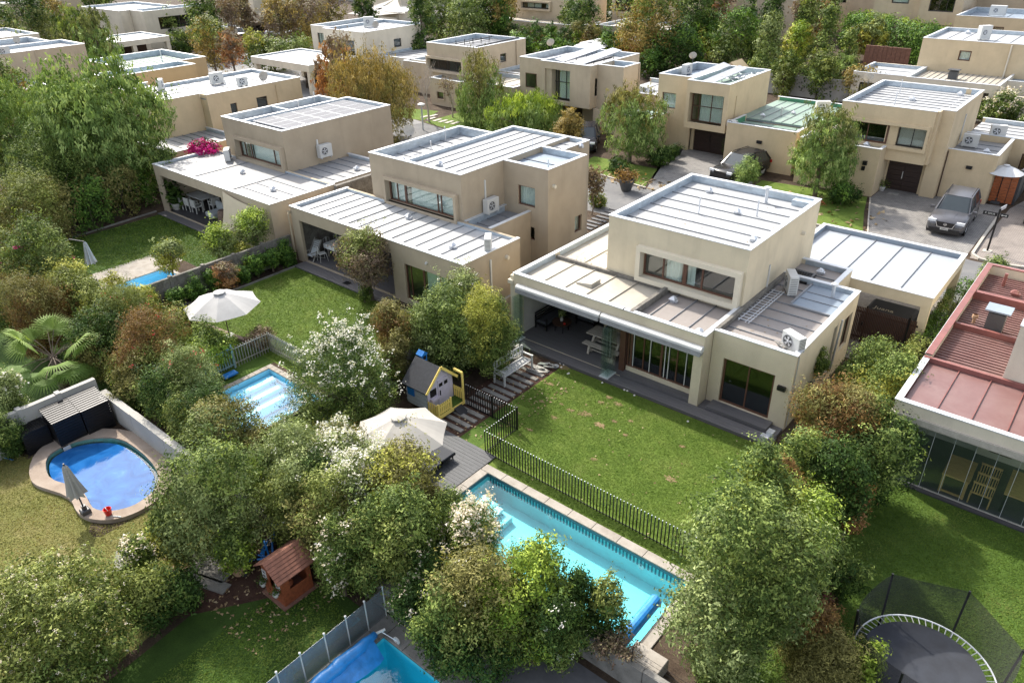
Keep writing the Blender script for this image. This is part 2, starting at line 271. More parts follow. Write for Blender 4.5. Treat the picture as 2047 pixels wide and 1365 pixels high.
M = dict(
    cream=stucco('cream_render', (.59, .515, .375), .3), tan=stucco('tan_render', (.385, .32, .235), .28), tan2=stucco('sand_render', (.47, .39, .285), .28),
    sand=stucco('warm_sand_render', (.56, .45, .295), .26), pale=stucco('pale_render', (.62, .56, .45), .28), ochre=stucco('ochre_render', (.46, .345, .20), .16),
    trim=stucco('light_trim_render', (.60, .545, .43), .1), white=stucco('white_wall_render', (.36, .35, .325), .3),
    roofwhite=metalroof('white_sheet_roof', (.35, .36, .37), (.26, .245, .225), .55), roofgrey=metalroof('grey_sheet_roof', (.225, .23, .24), (.27, .245, .22), .6),
    roofcream=metalroof('cream_sheet_roof', (.41, .38, .32), (.26, .22, .165), .55), roofdust=metalroof('dusty_sheet_roof', (.255, .23, .215), (.26, .22, .19), .6),
    roofcar=metalroof('bluish_white_roof', (.29, .315, .345), (.48, .50, .52), .25), roofblue=metalroof('blue_grey_sheet', (.22, .27, .33), (.18, .2, .22), .4),
    roofred=metalroof('red_sheet_roof', (.17, .092, .085), (.25, .18, .165), .6, .4), roofgreen=metalroof('green_sheet_roof', (.17, .25, .20), (.34, .38, .34), .5),
    greenpaint=mat('green_painted_upstand', (.055, .22, .13), .5, var=.2, scale=3),
    redpaint=mat('red_painted_upstand', (.20, .075, .065), .5, var=.2, scale=3),
    galv=mat('galvanised_lining', (.40, .46, .51), .38, .35, var=.25, scale=2.2, stretch=(1, 1, 2.5)), cap=mat('pale_metal_capping', (.58, .60, .62), .45, .2, var=.06),
    seam=mat('grey_roof_seam', (.22, .23, .245), .6, .2), galv2=mat('vent_metal', (.55, .57, .6), .4, .5, var=.1, scale=9),
    wood=mat('brown_window_wood', (.10, .045, .027), .5, var=.25, scale=8, stretch=(1, 1, 5)), darkframe=mat('dark_window_frame', (.03, .026, .025), .5),
    glass=glassmat('window_glass', (.88, .93, .91), .05), dglass=glassmat('tinted_glass', (.30, .44, .45), .05), cglass=glassmat('clear_glass_panel', (.93, .97, .95), .02),
    curtain=mat('white_curtain', (.72, .74, .72), .9, var=.06, scale=4), gcurtain=mat('pale_green_curtain', (.56, .64, .57), .9, var=.06),
    inner=mat('interior_floor', (.18, .15, .12), .6), innerw=mat('interior_wall', (.42, .40, .36), .9), black=mat('black_metal', (.012, .012, .014), .4, .3, var=.2), plastic=mat('white_plastic', (.52, .52, .50), .45, var=.05),
    dgrey=mat('dark_grey_plastic', (.06, .062, .066), .5, var=.15), teak=mat('silvered_teak', (.40, .36, .30), .8, var=.35, scale=12, stretch=(1, 6, 1)), teakw=mat('weathered_white_wood', (.50, .50, .48), .8, var=.45, scale=14, stretch=(6, 1, 1)),
    pine=mat('honey_pine_wood', (.40, .25, .10), .5, var=.25, scale=6, stretch=(1, 5, 1)), redwood=mat('orange_stained_wood', (.24, .065, .024), .65, var=.35, scale=9, stretch=(6, 1, 1)), darkwood=mat('dark_brown_slats', (.055, .025, .016), .6, var=.4, scale=8, stretch=(4, 4, .6)),
    orangewood=mat('orange_cedar_boards', (.36, .105, .035), .55, var=.35, scale=6, stretch=(1, 1, 4)), door=mat('dark_stained_door', (.028, .014, .011), .55, var=.5, scale=6, stretch=(1, 1, 6)),
    deckgrey=mat('grey_deck_board', (.058, .062, .068), .65, var=.22, scale=2.5, stretch=(1, 9, 1), fine=.2), decktile=mat('terrace_board', (.12, .115, .118), .6, var=.16, scale=2.5, stretch=(.6, 6, 1), fine=.15),
    conc=groundmat('aged_concrete', [(.15, .145, .13), (.23, .22, .20), (.28, .27, .25)], 1.6, 30, amt=.25, bump=.25), wallconc=groundmat('rough_block_wall', [(.13, .12, .105), (.22, .205, .18), (.29, .275, .25)], 2.5, 14, amt=.4, bump=.8),
    coping=groundmat('pale_pool_coping', [(.27, .24, .205), (.34, .31, .27), (.39, .36, .32)], 2.0, 50, amt=.15, bump=.15), coping2=groundmat('brown_kidney_coping', [(.25, .195, .155), (.31, .25, .20), (.36, .30, .25)], 1.5, 40, amt=.2, bump=.2),
    asphalt=groundmat('asphalt', [(.14, .14, .145), (.17, .17, .17), (.205, .20, .195)], .8, 60, amt=.25, bump=.2), asphaltpale=groundmat('pale_road', [(.20, .20, .195), (.25, .245, .24), (.28, .275, .27)], .8, 50, amt=.2, bump=.2),
    pavers=stonepavemat('driveway_setts', (.22, .21, .20), (.30, .285, .265)), redpavers=stonepavemat('pinkish_pavers', (.25, .215, .19), (.30, .26, .23), .2, .1),
    kerb=mat('kerb_concrete', (.42, .39, .34), .85, var=.15, scale=4, fine=.2), soil=groundmat('garden_soil', [(.045, .03, .02), (.08, .056, .038), (.12, .09, .062)], 1.2, 18, amt=.5, bump=.8),
    litter=groundmat('leaf_strewn_soil', [(.05, .026, .02), (.085, .045, .032), (.10, .06, .04)], 2, 22, amt=.5, bump=.8),
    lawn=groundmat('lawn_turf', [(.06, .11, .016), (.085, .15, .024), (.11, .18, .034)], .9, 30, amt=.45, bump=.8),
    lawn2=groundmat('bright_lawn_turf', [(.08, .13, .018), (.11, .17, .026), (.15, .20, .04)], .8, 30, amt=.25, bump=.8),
    lawn3=groundmat('dry_lawn_turf', [(.13, .14, .036), (.18, .18, .052), (.27, .23, .10)], .5, 26, amt=.4, bump=.8),
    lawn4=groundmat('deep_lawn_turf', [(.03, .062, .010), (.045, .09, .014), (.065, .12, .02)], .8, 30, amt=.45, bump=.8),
    bark=mat('bark', (.13, .10, .075), .9, var=.35, scale=7, stretch=(1, 1, .3)), palebark=mat('pale_bark', (.38, .33, .28), .9, var=.2, scale=7),
    fabric=mat('cream_canvas', (.34, .322, .29), .9, var=.05, scale=2), fabricg=mat('grey_canvas', (.36, .355, .345), .9, var=.08, scale=2), fabricw=mat('white_canvas', (.5, .51, .52), .9, var=.05), sail=mat('sand_shade_cloth', (.55, .47, .34), .9, var=.05),
    bluepaint=mat('bright_blue_plastic', (.015, .17, .50), .35, var=.1), bluecover=mat('blue_pool_cover', (.02, .19, .50), .35, var=.25, scale=5, bump=.3, bscale=12), red=mat('red_plastic', (.55, .02, .012), .4), yellowpaint=mat('yellow_paint', (.90, .67, .17), .6, var=.12, scale=5),
    lilac=mat('lilac_boards', (.56, .50, .57), .7, var=.12), greywood=mat('grey_blue_boards', (.44, .47, .49), .7, var=.12), shingle=mat('charcoal_shingle', (.035, .038, .045), .85, var=.3, scale=9, fine=.3),
    terracotta=mat('terracotta_pot', (.38, .24, .14), .8, var=.15), stonepot=mat('stone_bowl', (.42, .41, .38), .85, var=.2, scale=8), cushion=mat('charcoal_cushion', (.045, .048, .055), .9), cushl=mat('pale_cushion', (.42, .45, .46), .9), wicker=mat('white_wicker', (.55, .55, .52), .8, var=.15, scale=20),
    solar=mat('solar_cell', (.10, .105, .12), .8, .0, var=.12, scale=3), solarframe=mat('solar_frame', (.40, .41, .43), .4, .4), solardark=mat('black_collector_tubes', (.02, .02, .024), .4, var=.3),
    teal=mat('teal_pool_plaster', (.25, .59, .63), .6, var=.10, scale=1.2), teal2=mat('pale_teal_plaster', (.34, .68, .72), .6, var=.06, scale=1.2), bluepool=mat('sky_blue_pool_plaster', (.34, .68, .86), .6, var=.08, scale=1.2), deeppool=mat('turquoise_pool_plaster', (.045, .42, .52), .6, var=.12, scale=1.5),
    mosaic=mat('dark_waterline_tile', (.03, .12, .16), .4, var=.3, scale=14), step=mat('white_pool_step', (.72, .80, .80), .6), kidney=mat('aqua_waterline', (.20, .56, .54), .5, var=.12, scale=3),
    carpaint=mat('grey_metallic_paint', (.125, .125, .135), .28, .6, var=.03), carblack=mat('gloss_black_trim', (.012, .012, .014), .25), carsilver=mat('silver_car_paint', (.38, .39, .42), .3, .5, var=.03), cardark=mat('dark_navy_paint', (.02, .022, .03), .2, .3), carwhite=mat('white_car_paint', (.62, .64, .7), .25), carglass=mat('car_glass', (.03, .04, .045), .08, 0, var=.1, spec=.8),
    tyre=mat('tyre_rubber', (.018, .018, .018), .8), chrome=mat('bright_chrome', (.7, .7, .72), .15, 1.0), lamp=mat('headlamp', (.72, .75, .78), .15), tail=mat('tail_lamp_red', (.4, .01, .01), .2), flower=mat('blank', (.8, .8, .75), .8),
    stonew=mat('white_pebble', (.66, .63, .58), .8, var=.1), gravel=groundmat('pea_gravel', [(.22, .20, .175), (.30, .275, .24), (.36, .33, .29)], 3, 45, amt=.5, bump=1), net=glassmat('black_safety_net', (.62, .62, .62), 0, .02, 1.02), fglass=glassmat('smoky_fence_glass', (.7, .74, .76), .06),
    mat_black=mat('trampoline_mat', (.022, .026, .036), .75, var=.3, scale=2.5), slate=mat('dark_paving', (.10, .10, .105), .7, var=.2, scale=3), tile=mat('dark_terrace_tile', (.055, .052, .055), .5, var=.2, scale=2),
    gatewood=mat('bare_fence_wood', (.30, .29, .26), .8, var=.3, scale=6), teargate=mat('pale_blue_gate', (.22, .34, .38), .6, var=.1), redroof=mat('brown_red_roof_board', (.20, .085, .055), .8, var=.3, scale=6), sleeper=mat('old_sleeper', (.20, .14, .11), .9, var=.4, scale=6), brownboard=mat('brown_board_fence', (.17, .085, .06), .8, var=.3, scale=4))
def veil(m, col, f):
    nt = m.node_tree; o = nt.nodes['Material Output']; s = o.inputs[0].links[0].from_socket; d = N(nt, 'ShaderNodeBsdfDiffuse'); d.inputs[0].default_value = (*col, 1); x = N(nt, 'ShaderNodeMixShader'); x.inputs[0].default_value = f
    L(nt, s, x.inputs[1]); L(nt, d.outputs[0], x.inputs[2]); L(nt, x.outputs[0], o.inputs[0])
veil(M['net'], (.06, .06, .065), .42); veil(M['cglass'], (.25, .38, .33), .025); veil(M['fglass'], (.22, .23, .24), .4)
M['valance'] = mat('awning_fabric', (.26, .26, .27), .8)
def pal(n, a, b, c, d=None, t=.22): M[n] = leafmat('foliage_'+n, [(0, a), (.45, b), (1, c)] if d is None else [(0, a), (.35, b), (.7, c), (1, d)], t)  # foliage stops run dark to bright, painting shadow and highlight contrast into the leaves
pal('olive', (0.040, 0.057, 0.012), (0.138, 0.173, 0.037), (0.391, 0.428, 0.127))
pal('grey', (0.044, 0.068, 0.019), (0.155, 0.200, 0.065), (0.445, 0.512, 0.207))
pal('mid', (0.024, 0.045, 0.009), (0.098, 0.150, 0.033), (0.327, 0.399, 0.103))
pal('dark', (0.011, 0.027, 0.005), (0.038, 0.079, 0.016), (0.131, 0.205, 0.044))
pal('bright', (0.062, 0.106, 0.013), (0.206, 0.301, 0.037), (0.548, 0.660, 0.115))
pal('yellow', (0.108, 0.118, 0.020), (0.316, 0.325, 0.055), (0.701, 0.691, 0.162))
pal('gold', (0.100, 0.089, 0.027), (0.283, 0.208, 0.063), (0.542, 0.406, 0.137))
pal('rust', (0.061, 0.035, 0.013), (0.177, 0.098, 0.033), (0.360, 0.225, 0.071))
pal('orange', (0.156, 0.068, 0.023), (0.382, 0.175, 0.069), (0.592, 0.354, 0.179))
pal('brown', (0.061, 0.061, 0.019), (0.168, 0.158, 0.048), (0.376, 0.347, 0.117))
pal('maple', (0.072, 0.058, 0.038), (0.213, 0.145, 0.104), (0.326, 0.307, 0.157))
pal('willow', (0.051, 0.064, 0.020), (0.154, 0.179, 0.058), (0.378, 0.388, 0.146))
pal('weep', (0.051, 0.091, 0.021), (0.166, 0.253, 0.066), (0.445, 0.551, 0.195))
pal('goldweep', (0.079, 0.073, 0.021), (0.224, 0.202, 0.057), (0.491, 0.391, 0.135))
pal('silver', (0.051, 0.065, 0.038), (0.135, 0.163, 0.096), (0.356, 0.392, 0.329), (0.819, 0.843, 0.802))
pal('hedge', (0.016, 0.042, 0.009), (0.068, 0.144, 0.026), (0.237, 0.383, 0.065))
pal('darkred', (0.059, 0.023, 0.023), (0.130, 0.045, 0.045), (0.189, 0.076, 0.064))
pal('palm', (.06, .11, .03), (.14, .23, .05), (.30, .40, .10), t=.4)
pal('blossom', (.62, .60, .50), (.76, .74, .66), (.82, .80, .76)); pal('peach', (.62, .50, .36), (.72, .64, .52), (.78, .74, .64))
pal('magenta', (.30, .006, .11), (.52, .015, .20), (.62, .06, .30)); pal('redfl', (.45, .03, .035), (.55, .06, .06), (.6, .16, .16))
pal('dryleaf', (.20, .13, .07), (.34, .25, .14), (.5, .4, .26))
pal('grassblade', (.075, .135, .018), (.10, .17, .024), (.135, .20, .036), (.20, .23, .07), t=.35)
pal('grassdry', (.14, .155, .04), (.20, .20, .055), (.27, .24, .085), (.34, .28, .14), t=.35)
# ------------------------------------------------------------------ foliage
TRI = [0]
def leafmesh(name, P, Nn, size, tint, mats, asp=.5, rng=None, down=0.0, jit=.35, mi=None):
    n = len(P); rng = rng or np.random.default_rng(1)
    R = rng.normal(size=(n, 3))
    if down: R[:, 2] -= down*3; R /= np.linalg.norm(R, axis=1)[:, None]
    Nn = Nn/np.maximum(np.linalg.norm(Nn, axis=1), 1e-6)[:, None]
    A = R-Nn*np.sum(R*Nn, 1)[:, None]; A /= np.maximum(np.linalg.norm(A, axis=1), 1e-6)[:, None]
    B = np.cross(Nn, A); s = (size*(1-jit+2*jit*rng.random(n)))[:, None] if np.ndim(size) == 0 else size[:, None]
    A = A*s; B = B*s*asp; bend = Nn*s*.25
    V = np.empty((n, 3, 3)); V[:, 0] = P-A+B*1.05; V[:, 1] = P+A+bend; V[:, 2] = P-A*.8-B*1.05
    V = V.reshape(-1, 3).astype(np.float32)
    me = bpy.data.meshes.new(name); me.vertices.add(n*3); me.vertices.foreach_set('co', V.ravel())
    me.loops.add(n*3); me.loops.foreach_set('vertex_index', np.arange(n*3, dtype=np.int32))
    me.polygons.add(n); me.polygons.foreach_set('loop_start', np.arange(0, n*3, 3, dtype=np.int32))
    if mi is not None: me.polygons.foreach_set('material_index', mi.astype(np.int32))
    at_ = me.attributes.new('tint', 'FLOAT', 'FACE'); at_.data.foreach_set('value', np.clip(tint, 0, 1).astype(np.float32))
    for m in (mats if isinstance(mats, (list, tuple)) else [mats]): me.materials.append(m)
    me.update(); TRI[0] += n
    return me
def lobes(rng, c, rx, rz, k, shape='round'):
    """overlapping lobes that make up a crown"""
    out = []
    for i in range(k):
        a = rng.random()*2*PI; u = rng.random()**.5
        if shape == 'cone':
            h = rng.random(); rr = (1-h*.85)*rx; out.append((c[0]+math.cos(a)*rr*.5*u, c[1]+math.sin(a)*rr*.5*u, c[2]-rz+2*rz*h*.9+.1*rz, max(.3*rx, rr*.6), max(.3*rx, rr*.55)))
        else:
            zz = (rng.random()*2-1); w = math.sqrt(max(.05, 1-zz*zz))
            r = rx*(.26+.30*rng.random()); q = .84-.42*(r/rx-.26); out.append((c[0]+math.cos(a)*rx*q*u*w, c[1]+math.sin(a)*rx*q*u*w, c[2]+zz*rz*.64, r, min(r*1.25, rz*.6)*(.85+.45*rng.random())))
    return np.array(out)
def crown_pts(rng, lb, n, per, cr, fill=.15, up=.25):
    w = lb[:, 3]**2; idx = rng.choice(len(lb), size=int(n*1.9), p=w/w.sum()); D = rng.normal(size=(len(idx), 3)); D[:, 2] = D[:, 2]+up
    D /= np.linalg.norm(D, axis=1)[:, None]; lo = lb[idx]
    rad = .74+.36*rng.random(len(idx)); sp_ = rng.random(len(idx)) < .13; rad[sp_] += .32*rng.random(sp_.sum()); D[sp_, 2] += .5*rng.random(sp_.sum()); inn = rng.random(len(idx)) < fill; rad[inn] *= .35+.5*rng.random(inn.sum())
    S = np.stack([lo[:, 3], lo[:, 3], lo[:, 4]], 1); P = lo[:, :3]+D*S*rad[:, None]
    keep = np.ones(len(P), bool)
    for l in lb:
        q = (P-l[:3])/np.array([l[3], l[3], l[4]]); keep &= (np.sum(q*q, 1) > .55) | inn
    P = P[keep][:n]; D = D[keep][:n]; t = rng.random(len(P))
    k = len(P); PP = np.repeat(P, per, 0); DD = np.repeat(D, per, 0)
    off = rng.normal(size=PP.shape)*cr*np.array([1, 1, .75]); PP = PP+off
    NN = DD*.7+np.repeat(rng.normal(size=P.shape)*.5, per, 0)+off/cr*.42+rng.normal(size=PP.shape)*.26+np.array([0, 0, .3])
    T = np.repeat(t**1.3, per)*.84+rng.random(k*per)*.16
    return PP, NN, T, P, D
def plant(name, label, cat, px, py, rpx, zc, rz, pal_, group=None, seed=None, shape='round', leaf=None, k=1.0, trunk=True, flowers=None, nl=None, weep=0, asp=.5, xy=None, pal2=None, mixf=.0, tr=None, trunkmat='bark', fill=.15, topfl=False, per=14):
    """px,py,rpx: where the crown sits as surveyed; zc height of its middle, rz half height (m)"""
    seed = seed if seed is not None else abs(hash((px, py))) % 99991
    rng = np.random.default_rng(int(seed)); rnd = random.Random(int(seed))
    if xy is None: c = at(px, py, zc)
    else: c = (xy[0], xy[1], zc)
    dp = depth(c); rx = rpx*dp/FPX*(1.1 if dp < 32 and xy is None else 1.3 if shape == 'cone' else 1.03)
    root = thing(name, label, cat, (c[0], c[1], 0), 0, group)
    loc = np.array([0, 0, zc]); s = (leaf or max(.042, (2.0 if dp < 32 else 2.1 if dp < 60 else 2.4)*dp/743*.5))
    nl = int((nl or max(6, int(9*min(2.2, max(rx, rz)/1.2))))*1.7); s = s*(1.45 if weep else 1)
    lb = lobes(rng, loc, rx*1.02, rz, nl, shape)
    if shape != 'cone': lb = np.concatenate([lb, [[0, 0, zc-.08*rz, rx*.5, rz*.62]]])
    area = 4*PI*rx*(rx+rz)/2*1.15
    n = int(k*1.5*area/(2*s*s*asp)/per); n = max(60, min(n, 4600))
    cr = max(.085, min(.34, rx*.12, s*2.4)); 
    PP, NN, T, P, D = crown_pts(rng, lb, n, per, cr, fill)
    if weep:
        h = rng.random(len(PP)); st_ = np.repeat(P, per, 0); PP = st_+(PP-st_)*.38; PP[:, 2] -= weep*h*np.repeat(.35+.65*rng.random(len(P)), per); DD = np.repeat(D, per, 0)
        PP[:, :2] += DD[:, :2]*(h*(1-h)*weep*.5)[:, None]; NN = np.stack([DD[:, 0]+rng.normal(size=len(PP))*.5, DD[:, 1]+rng.normal(size=len(PP))*.5, rng.normal(size=len(PP))*.25+.1], 1)
    PP[:, 2] = np.maximum(PP[:, 2], .05)
    mi = None; mats = [M[pal_]]
    if pal2:
        mats.append(M[pal2]); cz = np.repeat((P[:, 2]-zc)/rz*.5+np.sin(P[:, 0]*2.1+seed)*np.sin(P[:, 1]*1.9)*.3+rng.random(len(P))*.5, per); mi = (cz > np.quantile(cz, 1-mixf)).astype(int)
    me = leafmesh('crown', PP, NN, s, T, mats, asp, rng, down=1.0 if weep else 0, mi=mi)
    o = bpy.data.objects.new('crown', me); COL.objects.link(o); o.parent = root
    if flowers:
        fm, cnt, fs = flowers; sel = rng.choice(len(P), size=min(cnt, len(P)), p=None if not topfl else (lambda w: w/w.sum())(np.exp(np.clip((P[:, 2]-zc)/rz*2.2, -3, 3))))
        ok = D[sel][:, 2] > -.25; sel = sel[ok]
        Q = np.repeat(P[sel]+D[sel]*cr*1.3, 9, 0); Q = Q+rng.normal(size=Q.shape)*fs*1.1
        fmsh = leafmesh('blossom', Q, rng.normal(size=Q.shape)+np.array([-.2, -.2, 1.2]), fs*.62, rng.random(len(Q)), M[fm], .8, rng)
        fo = bpy.data.objects.new('blossom', fmsh); COL.objects.link(fo); fo.parent = root
    if trunk:
        tb = MB(); r0 = tr or max(.05, rx*.06); top = max(.3, zc-rz*.1)
        bend = (rnd.uniform(-.1, .1)*rx, rnd.uniform(-.1, .1)*rx)
        base = [(0, 0, -.02), (bend[0]*.3, bend[1]*.3, top*.35), (bend[0], bend[1], top*.8)]
        tb.tube(base, [r0*1.25, r0, r0*.7], 8)
        for l in lb[:9]:
            e = (l[0], l[1], l[2]+l[4]*.2); st = (bend[0]*.7, bend[1]*.7, top*rnd.uniform(.35, .75)); md = ((st[0]+e[0])/2+rnd.uniform(-.1, .1), (st[1]+e[1])/2, (st[2]+e[2])/2+.1*rz)
            tb.tube([st, md, e], [r0*.5, r0*.33, r0*.1], 5)
        ORG[root] = (0, 0, 0); tb.build('trunk', M[trunkmat], root); ORG[root] = (c[0], c[1], 0)
    return root
def hedge(name, label, cat, x0, x1, y0, y1, h, pal_, group=None, seed=1, leaf=.07, dens=1.0, z0=0.05, round_=.12, pal2=None, mixf=.3, rz=0, stemmed=True, per=10):
    rng = np.random.default_rng(seed); cx, cy = (x0+x1)/2, (y0+y1)/2; a, b = abs(x1-x0)/2, abs(y1-y0)/2
    root = thing(name, label, cat, (cx, cy, 0), rz, group)
    fa = [(4*a*b, 2), (4*a*h, 1), (4*b*h, 0)]; tot = sum(f[0] for f in fa)
    n = int(dens*1.5*tot/(leaf*leaf)/per); n = min(n, 6500)
    P = []; D = []
    ax = rng.choice(3, size=n, p=[2*fa[2][0]/ (2*(fa[2][0]+fa[1][0])+fa[0][0]), 2*fa[1][0]/(2*(fa[2][0]+fa[1][0])+fa[0][0]), fa[0][0]/(2*(fa[2][0]+fa[1][0])+fa[0][0])])
    U = rng.random((n, 3))*2-1; sg = np.where(rng.random(n) < .5, -1, 1)
    for i in (0, 1): U[ax == i, i] = sg[ax == i]
    U[ax == 2, 2] = 1
    D = U.copy(); D = np.where(np.abs(D) > .9, D, D*.2)
    wob = 1+round_*(np.sin(U[:, 0]*a*3.1+seed)*np.sin(U[:, 1]*b*2.7+1)+rng.normal(size=n)*.45)[:, None]*np.array([[min(1, .5/max(a, .1)), min(1, .5/max(b, .1)), .6]])
    e = np.sqrt(np.clip((np.abs(U)**6).sum(1), 1, 3))[:, None]**.25
    P = U/e*wob*np.array([a, b, h/2])+np.array([0, 0, h/2]); P[:, 2] = np.maximum(P[:, 2], z0)
    PP = np.repeat(P, per, 0)+rng.normal(size=(n*per, 3))*leaf*1.3; DD = np.repeat(D, per, 0)
    T = np.repeat(rng.random(n), per)*.6+rng.random(n*per)*.4
    mi = None; mats = [M[pal_]]
    if pal2: mats.append(M[pal2]); w = np.repeat(np.sin(P[:, 0]*.9+seed)+np.sin(P[:, 1]*1.3)+rng.random(n)+P[:, 2]/h, per); mi = (w > np.quantile(w, 1-mixf)).astype(int)
    me = leafmesh('crown', PP, DD+rng.normal(size=PP.shape)*.6+np.array([0, 0, .2]), leaf*.75, T, mats, .5, rng, mi=mi)
    o = bpy.data.objects.new('crown', me); COL.objects.link(o); o.parent = root
    if stemmed:
        ORG[root] = (0, 0, 0)
        tb = MB(); k = max(1, int(max(a, b)*2/1.2))
        for i in range(k):
            f = (i+.5)/k*2-1; x = a*f if a > b else 0; y = b*f if b >= a else 0
            tb.tube([(x, y, -.02), (x+.05, y, h*.75)], [.05, .02], 5)
            tb.tube([(x, y, h*.3), (x+(.3*b if a > b else .6*a), y+.1, h*.8)], [.03, .012], 4)
        tb.build('stem', M['bark'], root); ORG[root] = (cx, cy, 0)
    return root
def bare_tree(name, label, cat, x, y, h, spread, matn, group=None, seed=1, leafy=0, lp='brown', r0=.09, upright=.5, per=6, ls=.08):
    rnd = random.Random(seed); rng = np.random.default_rng(seed); root = thing(name, label, cat, (x, y, 0), 0, group, local=False)
    ORG[root] = (0, 0, 0); tb = MB(); tips = []
    def grow(p, d, l, r, lev):
        q = p+d*l; m = p+d*l*.5+Vector((rnd.uniform(-1, 1), rnd.uniform(-1, 1), 0))*l*.06
        tb.tube([p, m, q], [r, r*.8, r*.6], 6 if lev < 2 else 3, cap=False)
        if lev >= 4: tips.append(q); return
        for i in range(3 if lev else 5):
            a = rnd.uniform(0, 2*PI); e = Vector((math.cos(a)*spread, math.sin(a)*spread, rnd.uniform(upright*.5, upright*1.5)))
            nd = (d*.9+e*.8).normalized(); grow(p+d*l*rnd.uniform(.5, 1) if lev else p+d*l*rnd.uniform(.6, 1), nd, l*rnd.uniform(.55, .8), r*.52, lev+1); tips.append(q)
    grow(Vector((0, 0, 0)), Vector((rnd.uniform(-.06, .06), rnd.uniform(-.06, .06), 1)).normalized(), h*.34, r0, 0)
    tb.build('trunk', M[matn], root)
    if leafy:
        T = np.array([tuple(t) for t in tips]); P = np.repeat(T, per, 0); P = P+rng.normal(size=P.shape)*leafy
        me = leafmesh('crown', P, rng.normal(size=P.shape)+np.array([0, 0, .6]), ls, np.repeat(rng.random(len(T)), per)*.6+rng.random(len(P))*.4, M[lp], .55, rng)
        o = bpy.data.objects.new('crown', me); COL.objects.link(o); o.parent = root
    ORG[root] = (x, y, 0); return root

# ------------------------------------------------------------------ houses
def smap(side, plane):
    """maps (u, depth-inward, z) on a wall side to world"""
    if side == 'S': return lambda u, d, z: (u, plane+d, z)
    if side == 'N': return lambda u, d, z: (u, plane-d, z)
    if side == 'E': return lambda u, d, z: (plane-d, u, z)
    return lambda u, d, z: (plane+d, u, z)
def sbox(mb, side, plane, u0, u1, d0, d1, z0, z1, m=0):
    f = smap(side, plane); a = f(u0, d0, z0); b = f(u1, d1, z1); mb.box(a[0], b[0], a[1], b[1], a[2], b[2], m)
def slab(mb, side, plane, u0, u1, z0, z1, ops, t=.16):
    us = sorted(set([u0, u1]+[max(u0, min(u1, v)) for o in ops for v in o[:2]]))
    for a, b in zip(us[:-1], us[1:]):
        if b-a < 1e-4: continue
        mid = (a+b)/2; cuts = sorted([(max(z0, o[2]), min(z1, o[3])) for o in ops if o[0] < mid < o[1]]); z = z0
        for c0, c1 in cuts:
            if c0 > z+1e-4: sbox(mb, side, plane, a, b, 0, t, z, c0)
            z = max(z, c1)
        if z1 > z+1e-4: sbox(mb, side, plane, a, b, 0, t, z, z1)
def block(root, x0, x1, y0, y1, z0, z1, wm, ops=None, sides='SENW', cap=True, drop=.34, roof='roofwhite', rdir='x', sp=.85, lining='galv', t=.16, floor=True, caps=None, seam='seam', rname='roof_panel', shift=0.0, roofslope=0.0):
    ops = ops or {}; mb = MB()
    for s in sides:
        ov = ops.get(s, [])
        if s == 'S': slab(mb, 'S', y0, x0, x1, z0, z1, ov, t)
        if s == 'N': slab(mb, 'N', y1, x0, x1, z0, z1, ov, t)
        a = y0+(t if 'S' in sides else 0); b = y1-(t if 'N' in sides else 0)
        if s == 'E': slab(mb, 'E', x1, a, b, z0, z1, ov, t)
        if s == 'W': slab(mb, 'W', x0, a, b, z0, z1, ov, t)
    if z0 > 1: mb.box(x0+.003, x1-.003, y0+.003, y1-.003, z0-.02, z0+.08)
    mb.build('wall', M[wm], root)
    zr = z1-drop
    if cap:
        cb = MB(); e = .025
        for s in (caps or sides):
            if s == 'S': cb.box(x0-e, x1+e, y0-e, y0+t+.01, z1, z1+.035)
            if s == 'N': cb.box(x0-e, x1+e, y1-t-.01, y1+e, z1, z1+.035)
            a = y0+(t+.012 if 'S' in (caps or sides) else 0); b = y1-(t+.012 if 'N' in (caps or sides) else 0)
            if s == 'E': cb.box(x1-t-.01, x1+e, a, b, z1, z1+.035)
            if s == 'W': cb.box(x0-e, x0+t+.01, a, b, z1, z1+.035)
        cb.build('parapet_cap', M['cap'], root)
    if drop > .1 and roof:
        q = .006
        for sd in sides:
            lb = MB()
            if sd in 'SN': ya = y0+t if sd == 'S' else y1-t-q; lb.box(x0+t, x1-t, ya, ya+q, zr, z1-.002)
            else: xa = x1-t-q if sd == 'E' else x0+t; lb.box(xa, xa+q, y0+t+q, y1-t-q, zr, z1-.002)
            lb.build('parapet_lining', M[lining], root)
    if roof:
        xa = x0+(t+.01 if 'W' in sides else 0); xb = x1-(t+.01 if 'E' in sides else 0); ya = y0+(t+.01 if 'S' in sides else 0); yb = y1-(t+.01 if 'N' in sides else 0)
        d = MB(); d.box(xa, xb, ya, yb, zr-.16, zr-.06); d.build('roof_deck', M['seam'], root)
        panels(root, xa, xb, ya, yb, zr, rdir, sp, roof, seam, rname)
    if floor and z0 < 1:
        fb = MB(); fb.box(x0+t, x1-t, y0+t, y1-t, z0-.05, z0+.02); fb.build('floor', M['inner'], root)
def panels(root, xa, xb, ya, yb, z, rdir, sp, roof, seam='seam', rname='roof_panel'):
    L_ = (yb-ya) if rdir == 'x' else (xb-xa); n = max(1, int(round(L_/sp))); w = L_/n; sb = MB()
    for i in range(n):
        b = MB(); g = .014; dz = ((i*7919) % 5-2)*.0015
        if rdir == 'x': b.box(xa, xb, ya+i*w+g, ya+(i+1)*w-g, z-.05, z+dz)
        else: b.box(xa+i*w+g, xa+(i+1)*w-g, ya, yb, z-.05, z+dz)
        b.build(rname, M[roof], root)
        if i:
            if rdir == 'x': sb.box(xa, xb-.05, ya+i*w-.012, ya+i*w+.012, z-.05, z+.045)
            else: sb.box(xa+i*w-.012, xa+i*w+.012, ya+.05, yb, z-.05, z+.045)
    if sb.v: sb.build('roof_seam', M[seam], root, kind='stuff')
